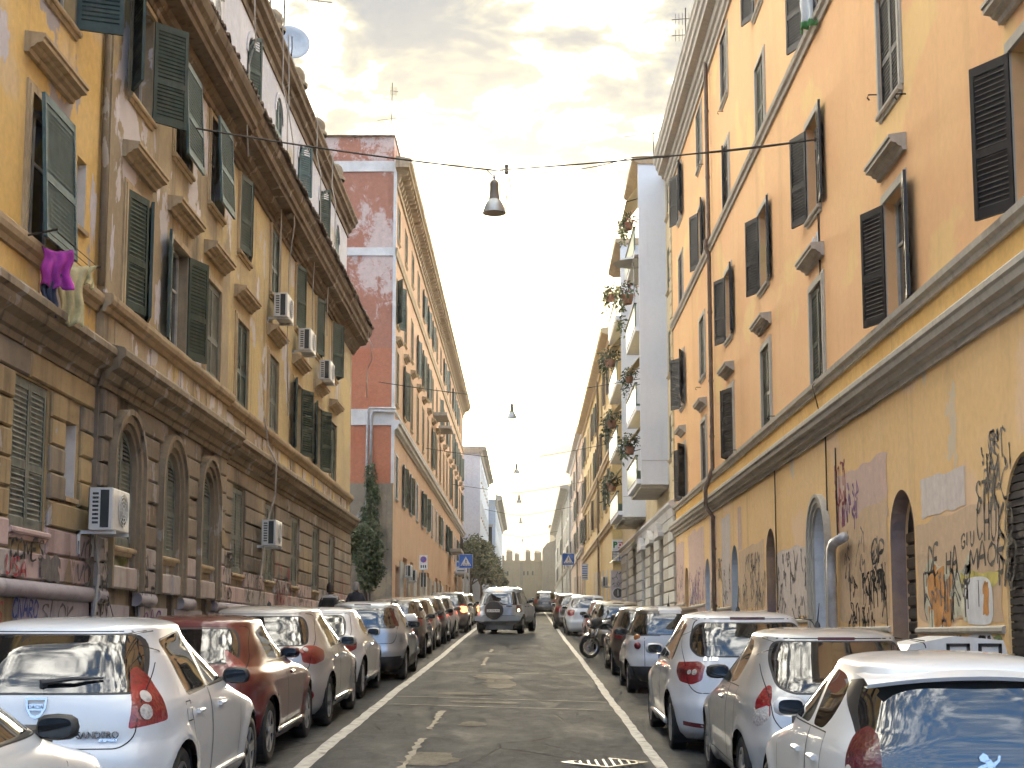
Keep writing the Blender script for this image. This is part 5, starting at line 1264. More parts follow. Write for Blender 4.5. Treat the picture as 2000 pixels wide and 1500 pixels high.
    for sd in sides:
        p = B.hit('side', mu, mz, sd); b = MB()
        prof = [(.03, -.05), (.085, -.04), (.105, .0), (.09, .05), (.045, .09), (.001, .105)]
        vs = []; n = 12
        for r, h in prof:
            for k in range(n): a = 2 * math.pi * k / n; vs.append((sd * .125 + r * 1.12 * math.copysign(abs(math.cos(a)) ** .7, math.cos(a)), h, .03 + r * .68 * math.copysign(abs(math.sin(a)) ** .7, math.sin(a))))
        b.add(vs, [(i * n + k, i * n + (k + 1) % n, (i + 1) * n + (k + 1) % n, (i + 1) * n + k) for i in range(len(prof) - 1) for k in range(n)])
        b.tube([(-sd * .04, .02, -.02), (sd * .06, .02, .0)], .03, 8)
        o = b.build('door_mirror', s.get('mirmat', M_blk), root, tuple(p), smooth=60, norm=True)
        MB().add([(sd * .125 + .080 * 1.12 * math.copysign(abs(math.cos(a)) ** .6, math.cos(a)), -.054, .03 + .080 * .66 * math.copysign(abs(math.sin(a)) ** .6, math.sin(a))) for a in np.linspace(0, 2 * math.pi, 17)[:-1]], [tuple(range(16))]).build('mirror_glass', M_mirr, o, norm=False)
    tm_, rm_ = wheel_meshes(wr, s.get('tw', .19), s.get('spokes', 5), s.get('rimmat'))
    half = s['W'] / 2 - s.get('tw', .19) / 2 - .015
    for cy in (rw, rw + wb):
        for sd in sides:
            wh = bpy.data.objects.new('wheel', None); col.objects.link(wh); wh.parent = root; wh.location = (sd * half, cy, wr); wh.rotation_euler = (random.uniform(0, 1.2), 0, 0 if sd > 0 else math.pi)
            put('tyre', tm_, wh); put('rim', rm_, wh)
            A = [(cy + (wr + .06) * math.cos(a), wr + (wr + .06) * math.sin(a)) for a in np.linspace(-.55, math.pi + .55, 18)]
            xo, xi = sd * (s['W'] / 2 - .025), sd * .42
            MB().add([(xo, *p) for p in A] + [(xi, *p) for p in A], [(k, k + 1, 19 + k, 18 + k) for k in range(17)] + [tuple(range(35, 17, -1))]).build('wheel_well', M_well, root, norm=False)
    if s.get('plate'): plate(root, B, s['plate'], s['platez'], 0)
    if s.get('wiper') and detail > 1:
        (u0, z0), (u1, z1) = s['wiper']; a, na = B.hit('rear', u0, z0, 1, True); c, nc = B.hit('rear', u1, z1, 1, True); mid = B.hit('rear', (u0 + u1) / 2, (z0 + z1) / 2)
        MB().tube([a + na * .02, mid + na * .045, c + nc * .02], [.022, .016, .009], 6).lathe([(.03, -.02), (.03, .03), (.001, .035)], 10, tuple(a), 'z').build('wiper', M_blk, root)
    if s.get('aerial'):
        ya, ln, lean = s['aerial']; p, _, _, _ = B.bvh.ray_cast(Vector((0, ya, 4)), Vector((0, 0, -1)))
        MB().lathe([(.03, 0), (.022, .03), (.008, .05)], 10).tube([(0, 0, .03), (0, lean * ln, ln)], [.007, .003], 6).build('aerial', M_blk, root, tuple(p), smooth=True)
    if s.get('stop'):
        u, z, m_ = s['stop']; a = B.hit('rear', -u, z); c = B.hit('rear', u, z); md = B.hit('rear', 0, z)
        b = MB(); pts = [B.hit('rear', q, z) for q in np.linspace(-u, u, 9)]
        b.add([(p.x, p.y - .008, p.z + h) for h in (-.017, .017) for p in pts] + [(p.x, p.y + .03, p.z + h) for h in (-.017, .017) for p in pts], [(k, k + 1, 10 + k, 9 + k) for k in range(8)] + [(9 + k, 10 + k, 28 + k, 27 + k) for k in range(8)] + [(k, k + 1, 19 + k, 18 + k) for k in range(8)]); b.build('stop_lamp', m_, root, norm=False)
    for txt, u, z, size, m_ in s.get('badges', ()):
        p, n = B.hit('rear', u, z, 1, True); put('badge', text_mesh(txt, size, m_, .004, 'badge', .002), root, (p.x, p.y - .006, z), (RAD(90 - 0) - math.asin(max(-1, min(1, n.z))), 0, math.atan2(n.x, -n.y)))
    for fn in s.get('extra', ()): fn(root, B)
    if s.get('seats') and detail > 1:
        for yy in (s['rw'] + .25, s['rw'] + wb * .52):
            for xx in (-.34, .34):
                b = MB(); b.cbox(-.25, .25, -.06, .06, .0, .01, .004); b.v, b.f, b.m = [], [], []
                for z0, z1, hw, th in ((.45, .98, .25, .07), (1.03, 1.2, .13, .05)):
                    b.add([(xx + sx * hw * (.86 if z == z1 else 1), yy + sy * th - (z - .45) * .22, z) for z in (z0, (z0 * .4 + z1 * .6), z1) for sx, sy in ((-1, -.6), (-.8, -1), (.8, -1), (1, -.6), (1, .6), (.8, 1), (-.8, 1), (-1, .6))], [(r * 8 + k, r * 8 + (k + 1) % 8, r * 8 + 8 + (k + 1) % 8, r * 8 + 8 + k) for r in range(2) for k in range(8)] + [tuple(range(16, 24))])
                b.build('seat', M_seat, root, smooth=50)
        MB().box(-s['W'] / 2 + .12, s['W'] / 2 - .12, .45, rw + wb - .1, .3, .46).build('cabin_floor', M_seat, root)
        MB().box(-.62, .62, rw + wb - .35, rw + wb - .05, .5, .96).build('dashboard', M_seat, root)
    B.emit(root, mats)
    return root
# ---- paint
P_wh = paint('paint_white', (.55, .57, .60), 0, .3, .14); P_red = paint('paint_red', (.10, .004, .008), .2, .3, .06); P_sil = paint('paint_silver_beige', (.40, .385, .375), .3, .32, .25)
P_silb = paint('paint_silver_blue', (.36, .40, .45), .55, .32, .2); P_gry = paint('paint_warm_grey', (.40, .41, .42), .3, .3, .25); P_brn = paint('paint_brown', (.075, .06, .05), .5, .35, .4); P_drk = paint('paint_dark', (.035, .037, .042), .4, .35, .4)
P_gold = paint('paint_champagne', (.30, .26, .19), .5, .35, .3); P_dred = paint('paint_dark_red', (.12, .012, .014), .3, .35, .35)
WID = [(.17, .90), (.24, .95), (.32, .975), (.45, .99), (.62, 1.0), (.75, .995), (.86, .98), (.94, .955), (1.0, .925), (1.12, .865), (1.25, .80), (1.36, .735), (1.6, .66)]
def spec(L, W, H, rw, wb, wr, rear, front, paint_, **k):
    s = dict(L=L, W=W, H=H, rw=rw, wb=wb, wr=wr, rear=rear, front=front, width=k.pop('width', WID), paint=paint_, mirror=k.pop('mirror', (L - 1.42, .98))); s.update(k); return s
def fr(L, hood=.78, ws=1.35, wt=2.15, belt=.97, H=1.5):
    """front profile: bumper, bonnet, windscreen"""
    return [(.17, L - .22), (.24, L - .08), (.36, L - .02), (.5, L), (.62, L - .03), (hood - .06, L - .16), (hood, L - .42), (hood + .06, L - .75), (belt - .05, L - 1.05), (belt + .02, L - ws + .1), (belt + .1, L - ws - .06), (1.25, L - ws - .06 - (wt - ws) * .52), (H - .085, L - wt), (1.8, L - wt - .3)]
HATCH = [(.17, .22), (.25, .06), (.34, .015), (.5, 0), (.62, .01), (.70, .06), (.82, .075), (.95, .10), (1.08, .17), (1.22, .27), (1.36, .38), (1.44, .46), (1.8, .7)]
def lamp_bulbs(ps, view, m_):
    """round lens discs set on a lamp"""
    def f(root, B):
        for sd in (1, -1):
            b = MB()
            for u, z, r in ps:
                p, n = B.hit(view if view != 'rear' else 'rear', u * (sd if view == 'rear' else 1), z, sd, True); q = Vector((0, 0, 1)).rotation_difference(n)
                vs = [p + n * .004 + q @ Vector((r * math.cos(2 * math.pi * k / 16), r * math.sin(2 * math.pi * k / 16), 0)) for k in range(16)] + [p + n * .012]
                b.add(vs, [(k, (k + 1) % 16, 16) for k in range(16)])
            b.build('lamp_lens', m_, root, smooth=True, norm=False)
    return f
def shield(root, B):
    z = .93; p, n = B.hit('rear', 0, z, 1, True)
    P = [(-.075, .075), (.075, .075), (.068, .0), (.035, -.055), (0, -.07), (-.035, -.055), (-.068, 0)]; b = MB()
    b.add([(u, 0, v) for u, v in P] + [(u, -.012, v) for u, v in P] + [(u * .78, -.012, v * .74 + .004) for u, v in P], [(i, (i + 1) % 7, 7 + (i + 1) % 7, 7 + i) for i in range(7)] + [(7 + i, 7 + (i + 1) % 7, 14 + (i + 1) % 7, 14 + i) for i in range(7)])
    b.box(-.05, .05, -.014, -.004, -.012, .03)
    o = b.build('emblem', M_chrome, root, (0, p.y, z), (RAD(-8), 0, 0)); put('lettering', text_mesh('DACIA', .034, M_ink, .001), o, (0, -.016, .009), (RAD(90), 0, 0))
def lion(root, B):
    z = .86; p, n = B.hit('rear', 0, z, 1, True); b = MB()       # rampant beast outline in chrome
    P = [[(-.06, .05), (-.035, .075), (-.01, .06), (.0, .03), (-.03, .02), (-.055, .03)], [(-.03, .03), (.005, .04), (.03, .0), (.02, -.03), (-.01, -.02)], [(.02, .0), (.05, -.03), (.055, -.075), (.035, -.075), (.03, -.04), (.0, -.03)], [(-.005, -.02), (-.015, -.06), (-.035, -.075), (-.01, -.078), (.01, -.05), (.012, -.02)], [(-.02, .015), (-.06, .0), (-.075, -.012), (-.055, -.02), (-.015, -.005)], [(.03, .0), (.06, .03), (.065, .06), (.05, .06), (.045, .035), (.02, .02)]]
    for q in P: n_ = len(q); b.add([(u, 0, v) for u, v in q] + [(u, -.01, v) for u, v in q], [tuple(range(n_, 2 * n_))] + [(i, (i + 1) % n_, n_ + (i + 1) % n_, n_ + i) for i in range(n_)])
    b.build('emblem', M_chrome, root, (0, p.y - .004, z), (RAD(-10), 0, 0), norm=False)
def rails(root, B, y0=.75, y1=2.3, u=.56, m_=None):
    for sd in (1, -1):
        pts = []
        for y in np.linspace(y0, y1, 7):
            q, _, _, _ = B.bvh.ray_cast(Vector((sd * u, y, 4)), Vector((0, 0, -1)))
            pts.append((q or Vector((sd * u, y, B.H))) + Vector((0, 0, .045)))
        pts[0].z -= .05; pts[-1].z -= .05; MB().tube(pts, .018, 6).build('roof_rail', m_ or M_blk, root, smooth=True)
def sill(root, B):
    for sd in (1, -1): MB().tube([B.hit('side', y, .30, sd) for y in np.linspace(B.spec['rw'] + .42, B.spec['rw'] + B.spec['wb'] - .42, 8)], .03, 6).build('sill_strip', M_chrome if B.spec['paint'] is not P_wh else P_wh, root, smooth=True)
def spoiler(z, y, u, m_):
    def f(root, B):
        b = MB(); xs = np.linspace(-u, u, 13); P = []
        for k, (dy, dz) in enumerate(((.28, .035), (.05, .02), (-.045, -.012), (-.03, -.035), (.06, -.03))): P += [(x, y + dy + .10 * (x / u) ** 2, z + dz - .055 * (x / u) ** 2) for x in xs]
        b.add(P, [(r * 13 + k, r * 13 + k + 1, (r + 1) * 13 + k + 1, (r + 1) * 13 + k) for r in range(4) for k in range(12)]); b.build('roof_spoiler', m_, root, smooth=50, norm=True)
    return f
GL = [[(.84, 1.36), (1.50, 1.415), (1.62, .995), (1.0, .975)], [(1.60, 1.415), (2.02, 1.395), (2.60, 1.015), (1.72, .995)]]
DOORS = [[(1.68, .30), (2.74, .32), (2.80, .80), (2.66, .985), (1.66, .985)], [(1.06, .64), (1.22, .30), (1.66, .30), (1.64, .985), (.96, .985)]]
SAN = spec(4.02, 1.75, 1.53, .74, 2.59, .305, HATCH, fr(4.02, .80, 1.3, 2.1, .98, 1.53), P_wh, glass=GL, doors=DOORS, rglass=[(.56, 1.415), (.635, 1.24), (.655, 1.07), (.60, 1.035)], wglass=[(.5, 1.40), (.66, 1.06)], gate=[(.64, 1.44), (.69, 1.15), (.66, .74), (.58, .665)],
    lamps=[('tail_lamp', [(.565, .79), (.92, .83), (.885, .98), (.80, 1.13), (.715, 1.205), (.655, 1.18)], 38, M_lampR)], lr=.03, extra=[lambda r, B: (lamp_bulbs([(.705, .90, .055), (.725, 1.0, .05)], 38, M_lampC)(r, B)), shield, sill],
    badges=[('SANDERO', .43, .755, .062, M_chrome), ('STEPWAY', .50, .72, .028, M_chrome)], handles=[(1.22, .83), (2.0, .83)], handlemat=P_wh, plate='EK 406 JT', platez=.50, wiper=((.02, 1.09), (.42, 1.12)), aerial=(2.0, .3, -.9), lines=[([(.86, .92), (1.0, .92), (1.0, .78), (.86, .78), (.86, .92)], 'side')], seats=1, rglassmat=M_glass)
car(SAN, -3.33, 9.95, 'white hatchback with chrome shield emblem and tall red tail lamps')
S0 = dict(SAN, lamps=[], badges=[], extra=[], paint=P_wh, plate='CX 118 LN', L=4.02)
car(S0, -3.36, 5.3, 'white car cut off at the bottom corner, only its wing and black mirror showing')
JUK = spec(4.1, 1.77, 1.57, .76, 2.53, .335, [(.17, .22), (.26, .06), (.36, .0), (.55, 0), (.70, .05), (.86, .07), (.96, .12), (1.08, .24), (1.22, .36), (1.38, .50), (1.48, .58), (1.8, .8)], fr(4.1, .88, 1.35, 2.05, 1.03, 1.57), P_red,
    width=[(.17, .90), (.28, .96), (.45, .99), (.65, 1.0), (.82, .995), (.95, .955), (1.03, .88), (1.12, .83), (1.28, .77), (1.42, .70), (1.7, .6)], glass=[[(1.05, 1.38), (1.58, 1.45), (1.72, 1.07), (1.22, 1.10)], [(1.66, 1.455), (2.1, 1.44), (2.7, 1.08), (1.80, 1.065)]], doors=[[(1.78, .34), (2.80, .36), (2.86, .88), (2.74, 1.05), (1.76, 1.05)], [(1.12, .72), (1.28, .34), (1.76, .34), (1.74, 1.05), (1.06, 1.06)]], rglass=[(.50, 1.43), (.57, 1.26), (.58, 1.12), (.5, 1.09)], wglass=[(.5, 1.44), (.64, 1.1)],
    gate=[(.60, 1.46), (.68, 1.1), (.66, .75), (.6, .66)], lamps=[('tail_lamp', [(.52, .985), (.82, .995), (.74, 1.08), (.675, 1.24), (.63, 1.25), (.585, 1.2)], 50, M_lampR)], handles=[(2.05, .90)], plate='EM 732 KB', platez=.62, mirmat=P_red, aerial=(2.4, .25, -.6), gr=.06, seats=1, extra=[sill], mirror=(2.68, 1.06))
jk = car(JUK, -3.42, 14.15, 'dark red crossover with finned tail lamps parked between white and beige hatchbacks')
jk.scale = (.97, 1, .935)
AUR = spec(4.2, 1.76, 1.52, .78, 2.60, .32, [(.17, .2), (.26, .05), (.36, 0), (.55, 0), (.68, .05), (.80, .07), (.94, .10), (1.05, .18), (1.2, .32), (1.36, .46), (1.44, .54), (1.8, .8)], fr(4.2, .80, 1.35, 2.2, .98, 1.52), P_sil, glass=[[(.98, 1.33), (1.55, 1.405), (1.68, 1.0), (1.16, .99)], [(1.62, 1.405), (2.08, 1.385), (2.72, 1.02), (1.76, 1.0)]], doors=[[(1.74, .30), (2.82, .32), (2.88, .82), (2.74, .99), (1.72, .99)], [(1.12, .66), (1.28, .30), (1.72, .30), (1.70, .99), (1.06, .99)]],
    rglass=[(.52, 1.385), (.60, 1.22), (.62, 1.07), (.55, 1.04)], wglass=[(.5, 1.38), (.66, 1.06)], gate=[(.62, 1.42), (.71, 1.1), (.68, .76), (.6, .69)], lamps=[('tail_lamp', [(.545, .83), (.53, .98), (.64, 1.035), (.80, 1.03), (.98, .965), (.95, .85), (.72, .80)], 40, M_lampR), ('reflector', [(.60, .40), (.66, .37), (.70, .42), (.66, .48), (.61, .47)], 40, M_lampR)], extra=[lamp_bulbs([(.62, .985, .035)], 40, M_lampC), sill], handles=[(1.22, .86), (2.06, .86)], plate='DV 519 PR', platez=.78, aerial=(1.15, .06, -1.), seats=1, mirmat=P_gry, strips=[([(-.32, .86), (.32, .86)], 'rear', M_chrome, .03)])
car(AUR, -3.38, 18.15, 'beige silver hatchback with wide red and clear tail lamps behind the red crossover')
MIT = spec(4.05, 1.72, 1.44, .72, 2.51, .32, [(.17, .2), (.26, .05), (.36, 0), (.55, 0), (.70, .05), (.85, .08), (.96, .14), (1.08, .30), (1.2, .48), (1.3, .62), (1.36, .72), (1.7, 1.0)], fr(4.05, .78, 1.4, 2.2, .95, 1.44), P_wh, glass=[[(1.12, 1.17), (1.52, 1.33), (1.72, 1.33), (1.68, .99), (1.24, 1.03)], [(1.75, 1.335), (2.0, 1.325), (2.62, .985), (1.74, .985)]], doors=[[(1.52, .30), (2.74, .32), (2.80, .8), (2.66, .97), (1.5, .97)]], rglass=[(.5, 1.31), (.57, 1.15), (.58, 1.02), (.5, 1.0)], gate=[(.6, 1.34), (.68, 1.05), (.66, .75), (.6, .68)], lamps=[('tail_lamp', [(.52, .78), (.56, .92), (.70, .96), (.84, .93), (.82, .80), (.66, .76)], 38, M_lampR)], handles=[(1.72, .82)], plate='EF 244 MZ', platez=.52, mirmat=P_wh, glassmat=M_glassd, mirror=(2.6, .97), extra=[sill])
car(MIT, -3.45, 22.85, 'white three door coupe parked between beige and pale silver hatchbacks')
PUN = spec(4.0, 1.68, 1.49, .68, 2.51, .30, [(.17, .2), (.26, .05), (.36, 0), (.55, 0), (.66, .04), (.8, .06), (.94, .08), (1.08, .14), (1.24, .22), (1.36, .3), (1.42, .36), (1.8, .6)], fr(4.0, .78, 1.25, 2.1, .96, 1.49), P_silb, glass=[[(.72, 1.30), (1.45, 1.385), (1.58, .98), (.92, .98)], [(1.54, 1.385), (2.0, 1.365), (2.6, 1.0), (1.66, .98)]], doors=[[(1.62, .3), (2.72, .32), (2.78, .8), (2.64, .97), (1.6, .97)], [(1.0, .62), (1.16, .3), (1.6, .3), (1.58, .97), (.92, .97)]], rglass=[(.55, 1.37), (.60, 1.2), (.63, 1.05), (.60, 1.0)], gate=[(.62, 1.40), (.68, 1.1), (.66, .8), (.60, .70)],
    lamps=[('tail_lamp', [(.60, 1.03), (.63, 1.2), (.60, 1.35), (.70, 1.33), (.80, 1.08), (.78, 1.02)], 40, M_lampDR)], stop=(.16, 1.425, M_lampDR), handles=[(1.14, .84), (1.94, .84)], plate='CW 667 TF', platez=.40, aerial=(1.6, .22, -.5), strips=[([(-.8, .44), (-.4, .43), (.4, .43), (.8, .44)], 'rear', M_blk, .05)], skins=[('rear_bumper', [(-1.2, .1), (1.2, .1), (1.2, .42), (-1.2, .42)], 'rear', M_blk)], seats=1, extra=[lambda r, B: rails(r, B, .6, 2.2, .52, M_blk)])
car(PUN, -3.14, 27.8, 'pale silver hatchback with tall dark red lamps on its rear pillars')
C107 = spec(3.43, 1.64, 1.47, .58, 2.34, .285, [(.17, .2), (.26, .05), (.36, 0), (.55, 0), (.66, .03), (.8, .05), (.94, .075), (1.08, .12), (1.2, .17), (1.32, .23), (1.385, .27), (1.8, .5)], fr(3.43, .80, 1.12, 1.75, .98, 1.47), P_wh, glass=[[(.70, 1.27), (.95, 1.335), (1.28, 1.355), (1.32, .985), (.98, .985), (.82, 1.08)], [(1.35, 1.36), (1.72, 1.34), (2.28, 1.0), (1.39, .985)]], gr=.10, trimmat=P_wh, doors=[[(1.36, .28), (2.38, .3), (2.44, .8), (2.3, .975), (1.34, .975)], [(.90, .6), (1.02, .28), (1.34, .28), (1.33, .975), (.86, .975)]],
    rglass=[(.60, 1.325), (.665, 1.15), (.675, .98), (.60, .80), (.45, .745)], rgr=.06, rtrim=M_blk, rglassmat=M_glassd, glassmat=M_glass, wglass=[(.5, 1.34), (.64, 1.04)], lamps=[('tail_lamp', [(.575, .64), (.56, .88), (.60, 1.02), (.68, 1.075), (.79, 1.02), (.835, .84), (.82, .66), (.70, .60)], 34, M_lampDR)], lr=.06, extra=[lion, spoiler(1.375, .2, .64, P_wh), lamp_bulbs([(.795, .80, .04), (.79, .72, .035)], 34, M_lampC)], stop=(.13, 1.355, M_lampR), handles=[(1.08, .80), (1.62, .80)], handlemat=P_wh, mirmat=P_wh, plate='EX 903 DA', platez=.50, seats=1, mirror=(2.3, .99))
car(C107, 2.65, 8.5, 'white city car with big dark glass hatch and rounded dark red tail lamp')
YPS = spec(3.84, 1.68, 1.52, .66, 2.39, .30, [(.17, .2), (.26, .05), (.36, 0), (.55, 0), (.66, .05), (.8, .08), (.94, .12), (1.06, .20), (1.2, .33), (1.34, .46), (1.43, .54), (1.8, .8)], fr(3.84, .80, 1.25, 2.0, .99, 1.52), P_gry, glass=[[(1.06, 1.24), (1.22, 1.385), (1.50, 1.41), (1.55, 1.02), (1.28, 1.06)], [(1.58, 1.415), (1.92, 1.40), (2.56, 1.03), (1.62, 1.01)]], gr=.09, doors=[[(1.56, .3), (2.62, .32), (2.68, .85), (2.54, 1.0), (1.54, 1.0)], [(1.02, .64), (1.16, .3), (1.54, .3), (1.53, 1.0), (1.04, 1.0)]], rglass=[(.52, 1.41), (.58, 1.25), (.56, 1.06), (.44, 1.0)], rgr=.07, rglassmat=M_glass, gate=[(.62, 1.44), (.66, 1.15), (.62, .78), (.54, .68)],
    lamps=[('tail_lamp', [(.575, .80), (.60, .98), (.66, 1.06), (.72, 1.04), (.77, .92), (.75, .80)], 44, M_lampR), ('lamp_lens', [(.59, .78), (.60, .90), (.78, .84), (.80, .74), (.70, .70)], 44, M_lampC)], stop=(.16, 1.435, M_lampDR), handles=[(1.76, .86)], handlemat=M_chrome, trimmat=M_chrome, plate='FB 285 XG', platez=.55, aerial=(1.35, .22, -.45), seats=1, mirmat=M_blk, mirror=(2.5, 1.02))
car(YPS, 2.69, 12.3, 'warm grey hatchback with rounded chrome edged side windows behind the white city car')
BCL = spec(4.2, 1.78, 1.60, .76, 2.70, .325, [(.17, .2), (.26, .05), (.36, 0), (.55, 0), (.66, .04), (.8, .06), (.96, .09), (1.1, .16), (1.25, .25), (1.4, .35), (1.51, .44), (1.8, .6)], fr(4.2, .84, 1.15, 2.1, 1.02, 1.60), P_wh, width=[(.17, .90), (.28, .96), (.45, .985), (.62, 1.0), (.78, .995), (.9, .975), (1.0, .945), (1.1, .90), (1.25, .84), (1.4, .77), (1.52, .70), (1.7, .6)], glass=[[(.78, 1.42), (1.06, 1.47), (1.10, 1.06), (.92, 1.05)], [(1.12, 1.475), (1.72, 1.49), (1.80, 1.05), (1.16, 1.055)], [(1.78, 1.49), (2.2, 1.47), (2.95, 1.06), (1.87, 1.045)]], trimmat=M_chrome, doors=[[(1.86, .3), (2.96, .32), (3.02, .85), (2.9, 1.03), (1.84, 1.03)], [(1.12, .66), (1.28, .3), (1.84, .3), (1.82, 1.03), (1.06, 1.03)]],
    rglass=[(.54, 1.47), (.63, 1.34), (.65, 1.20), (.58, 1.11)], rgr=.14, rglassmat=M_glass, gate=[(.66, 1.52), (.74, 1.2), (.72, .8), (.64, .70)], lamps=[('tail_lamp', [(.50, .84), (.49, 1.0), (.58, 1.05), (.95, 1.03), (.93, .92), (.83, .82), (.62, .79)], 40, M_lampR)], extra=[lamp_bulbs([(.60, .93, .035), (.67, .93, .03)], 40, M_lampC), sill], strips=[([(.575, .92), (.90, .94)], 40, M_lampDR, .05), ([(1.0, .93), (1.6, .97), (2.6, .86), (3.3, .66)], 'side', P_gry, .012), ([(.45, .34), (.75, .36)], 40, M_lampDR, .05)], stop=(.2, 1.525, M_lampDR), badges=[('B 150', -.46, 1.075, .07, M_chrome)], handles=[(1.24, .93), (2.1, .92)], handlemat=M_chrome, plate='DP 371 SW', platez=.80, aerial=(1.2, .3, -.35), seats=1, mirmat=P_wh, mirror=(2.8, 1.06))
car(BCL, 2.54, 16.5, 'white tall family car with rounded rear window behind the warm grey hatchback')
def smart_lamps(root, B):
    for sd in (1, -1):
        for z, m_ in ((1.0, M_lampO), (.86, M_lampR)):
            p, n = B.hit('rear', sd * .60, z, 1, True); b = MB().lathe([(.001, -.03), (.045, -.028), (.062, -.012), (.066, .02)], 18, (0, 0, 0), 'y'); b.build('tail_lamp', m_, root, (p.x, p.y, z), (0, 0, sd * .35), smooth=True)
SMA = spec(2.7, 1.56, 1.55, .45, 1.87, .285, [(.17, .18), (.26, .05), (.4, 0), (.6, 0), (.72, .03), (.9, .05), (1.05, .08), (1.2, .14), (1.35, .22), (1.46, .3), (1.8, .5)], fr(2.7, .84, .75, 1.2, 1.0, 1.55), P_wh, glass=[[(.42, 1.40), (.72, 1.44), (.74, 1.06), (.55, 1.06)], [(.80, 1.45), (1.42, 1.43), (1.86, 1.05), (.86, 1.05)]], doors=[[(.84, .3), (1.78, .32), (1.86, .8), (1.78, 1.03), (.8, 1.03)]], rglass=[(.58, 1.41), (.63, 1.25), (.65, 1.09), (.6, 1.06)], skins=[('rear_bumper', [(-1.2, .1), (1.2, .1), (1.2, .50), (-1.2, .50)], 'rear', M_blk), ('safety_cell', [(-.2, 1.03), (3, 1.03), (3, 1.7), (-.2, 1.7)], 'side', P_brn)], lines=[([(-.48, 1.0), (-.48, .5)], 'rear'), ([(.48, 1.0), (.48, .5)], 'rear')], extra=[smart_lamps], handles=[(1.0, .86)], plate='EA 550 VY', platez=.70, mirmat=M_blk, seats=1, mirror=(1.75, 1.03), aerial=(.6, .2, -.3))
car(SMA, 2.57, 26.0, 'tiny white two seater with round tail lamps and dark roof')
GEN = lambda p, pl, **k: dict(PUN, **dict(dict(paint=p, plate=pl, skins=[], extra=[], strips=[], aerial=None, lamps=[('tail_lamp', [(.55, .82), (.58, 1.0), (.70, 1.02), (.86, .98), (.84, .84), (.68, .80)], 40, M_lampR)]), **k))
car(GEN(P_brn, 'CH 190 RB', glassmat=M_glassd), 2.66, 31.2, 'dark brown hatchback behind the tiny two seater', detail=2)
TALL = lambda p, pl, **k: dict(BCL, **dict(dict(paint=p, plate=pl, extra=[], strips=[], badges=(), aerial=None, handles=()), **k))
g0 = car(GEN(P_gold, 'BZ 811 EL'), 2.75, 43.6, 'champagne hatchback parked beyond the motorcycle', detail=1)
t0 = car(TALL(P_wh, 'EG 702 CN', glassmat=M_glassd), 2.42, 57.0, 'white tall car with black mirrors, opposite the silver off-roader', detail=1)
t1 = car(TALL(P_brn, 'CK 338 VD', extra=[lambda r, B: rails(r, B, .7, 2.6, .58)], rglassmat=M_glassd), 2.15, 66.5, 'brown estate with pale plate on its bumper beyond the white tall car', detail=1)
for p_, x, y, lab, pl in ((P_dred, 2.8, 48.2, 'dark red hatchback two places beyond the motorcycle', 'DA 045 GK'), (P_drk, 2.6, 86, 'dark hatchback second beyond the red tall car', 'DT 511 LA'), (P_sil, 2.6, 118, 'small silver car far up near the blue crossing sign', 'DT 512 LA'),
        (P_brn, -3.35, 36.3, 'dark brown hatchback just beyond the parked scooter', 'DE 448 YK'), (P_gold, -3.4, 41.0, 'champagne hatchback two places beyond the scooter', 'CR 093 PT'), (P_drk, -3.35, 45.7, 'dark hatchback three places beyond the scooter', 'EB 615 DW'), (P_sil, -3.3, 50.4, 'silver hatchback four places beyond the scooter', 'BX 207 JC'), (P_wh, -3.3, 66, 'white hatchback beyond the black car with lit lamps', 'CG 731 ZE'), (P_gold, -3.3, 72, 'champagne car at the red block corner', 'CG 732 ZE')):
    clone_car(g0, x, y, lab, {P_gold: p_}, pl)
clone_car(t0, 2.3, 77, 'red tall car beyond the brown estate', {P_wh: P_dred}, 'BT 624 HM')
clone_car(t1, 1.35, 103, 'black off-roader far up the street against the city wall', {P_brn: P_drk}, 'CN 427 FS')
clone_car(t1, -3.15, 57.5, 'black tall car with its brake lamps lit beside the silver off-roader', {P_brn: P_drk, M_lampR: M_lit}, 'DM 886 NA')
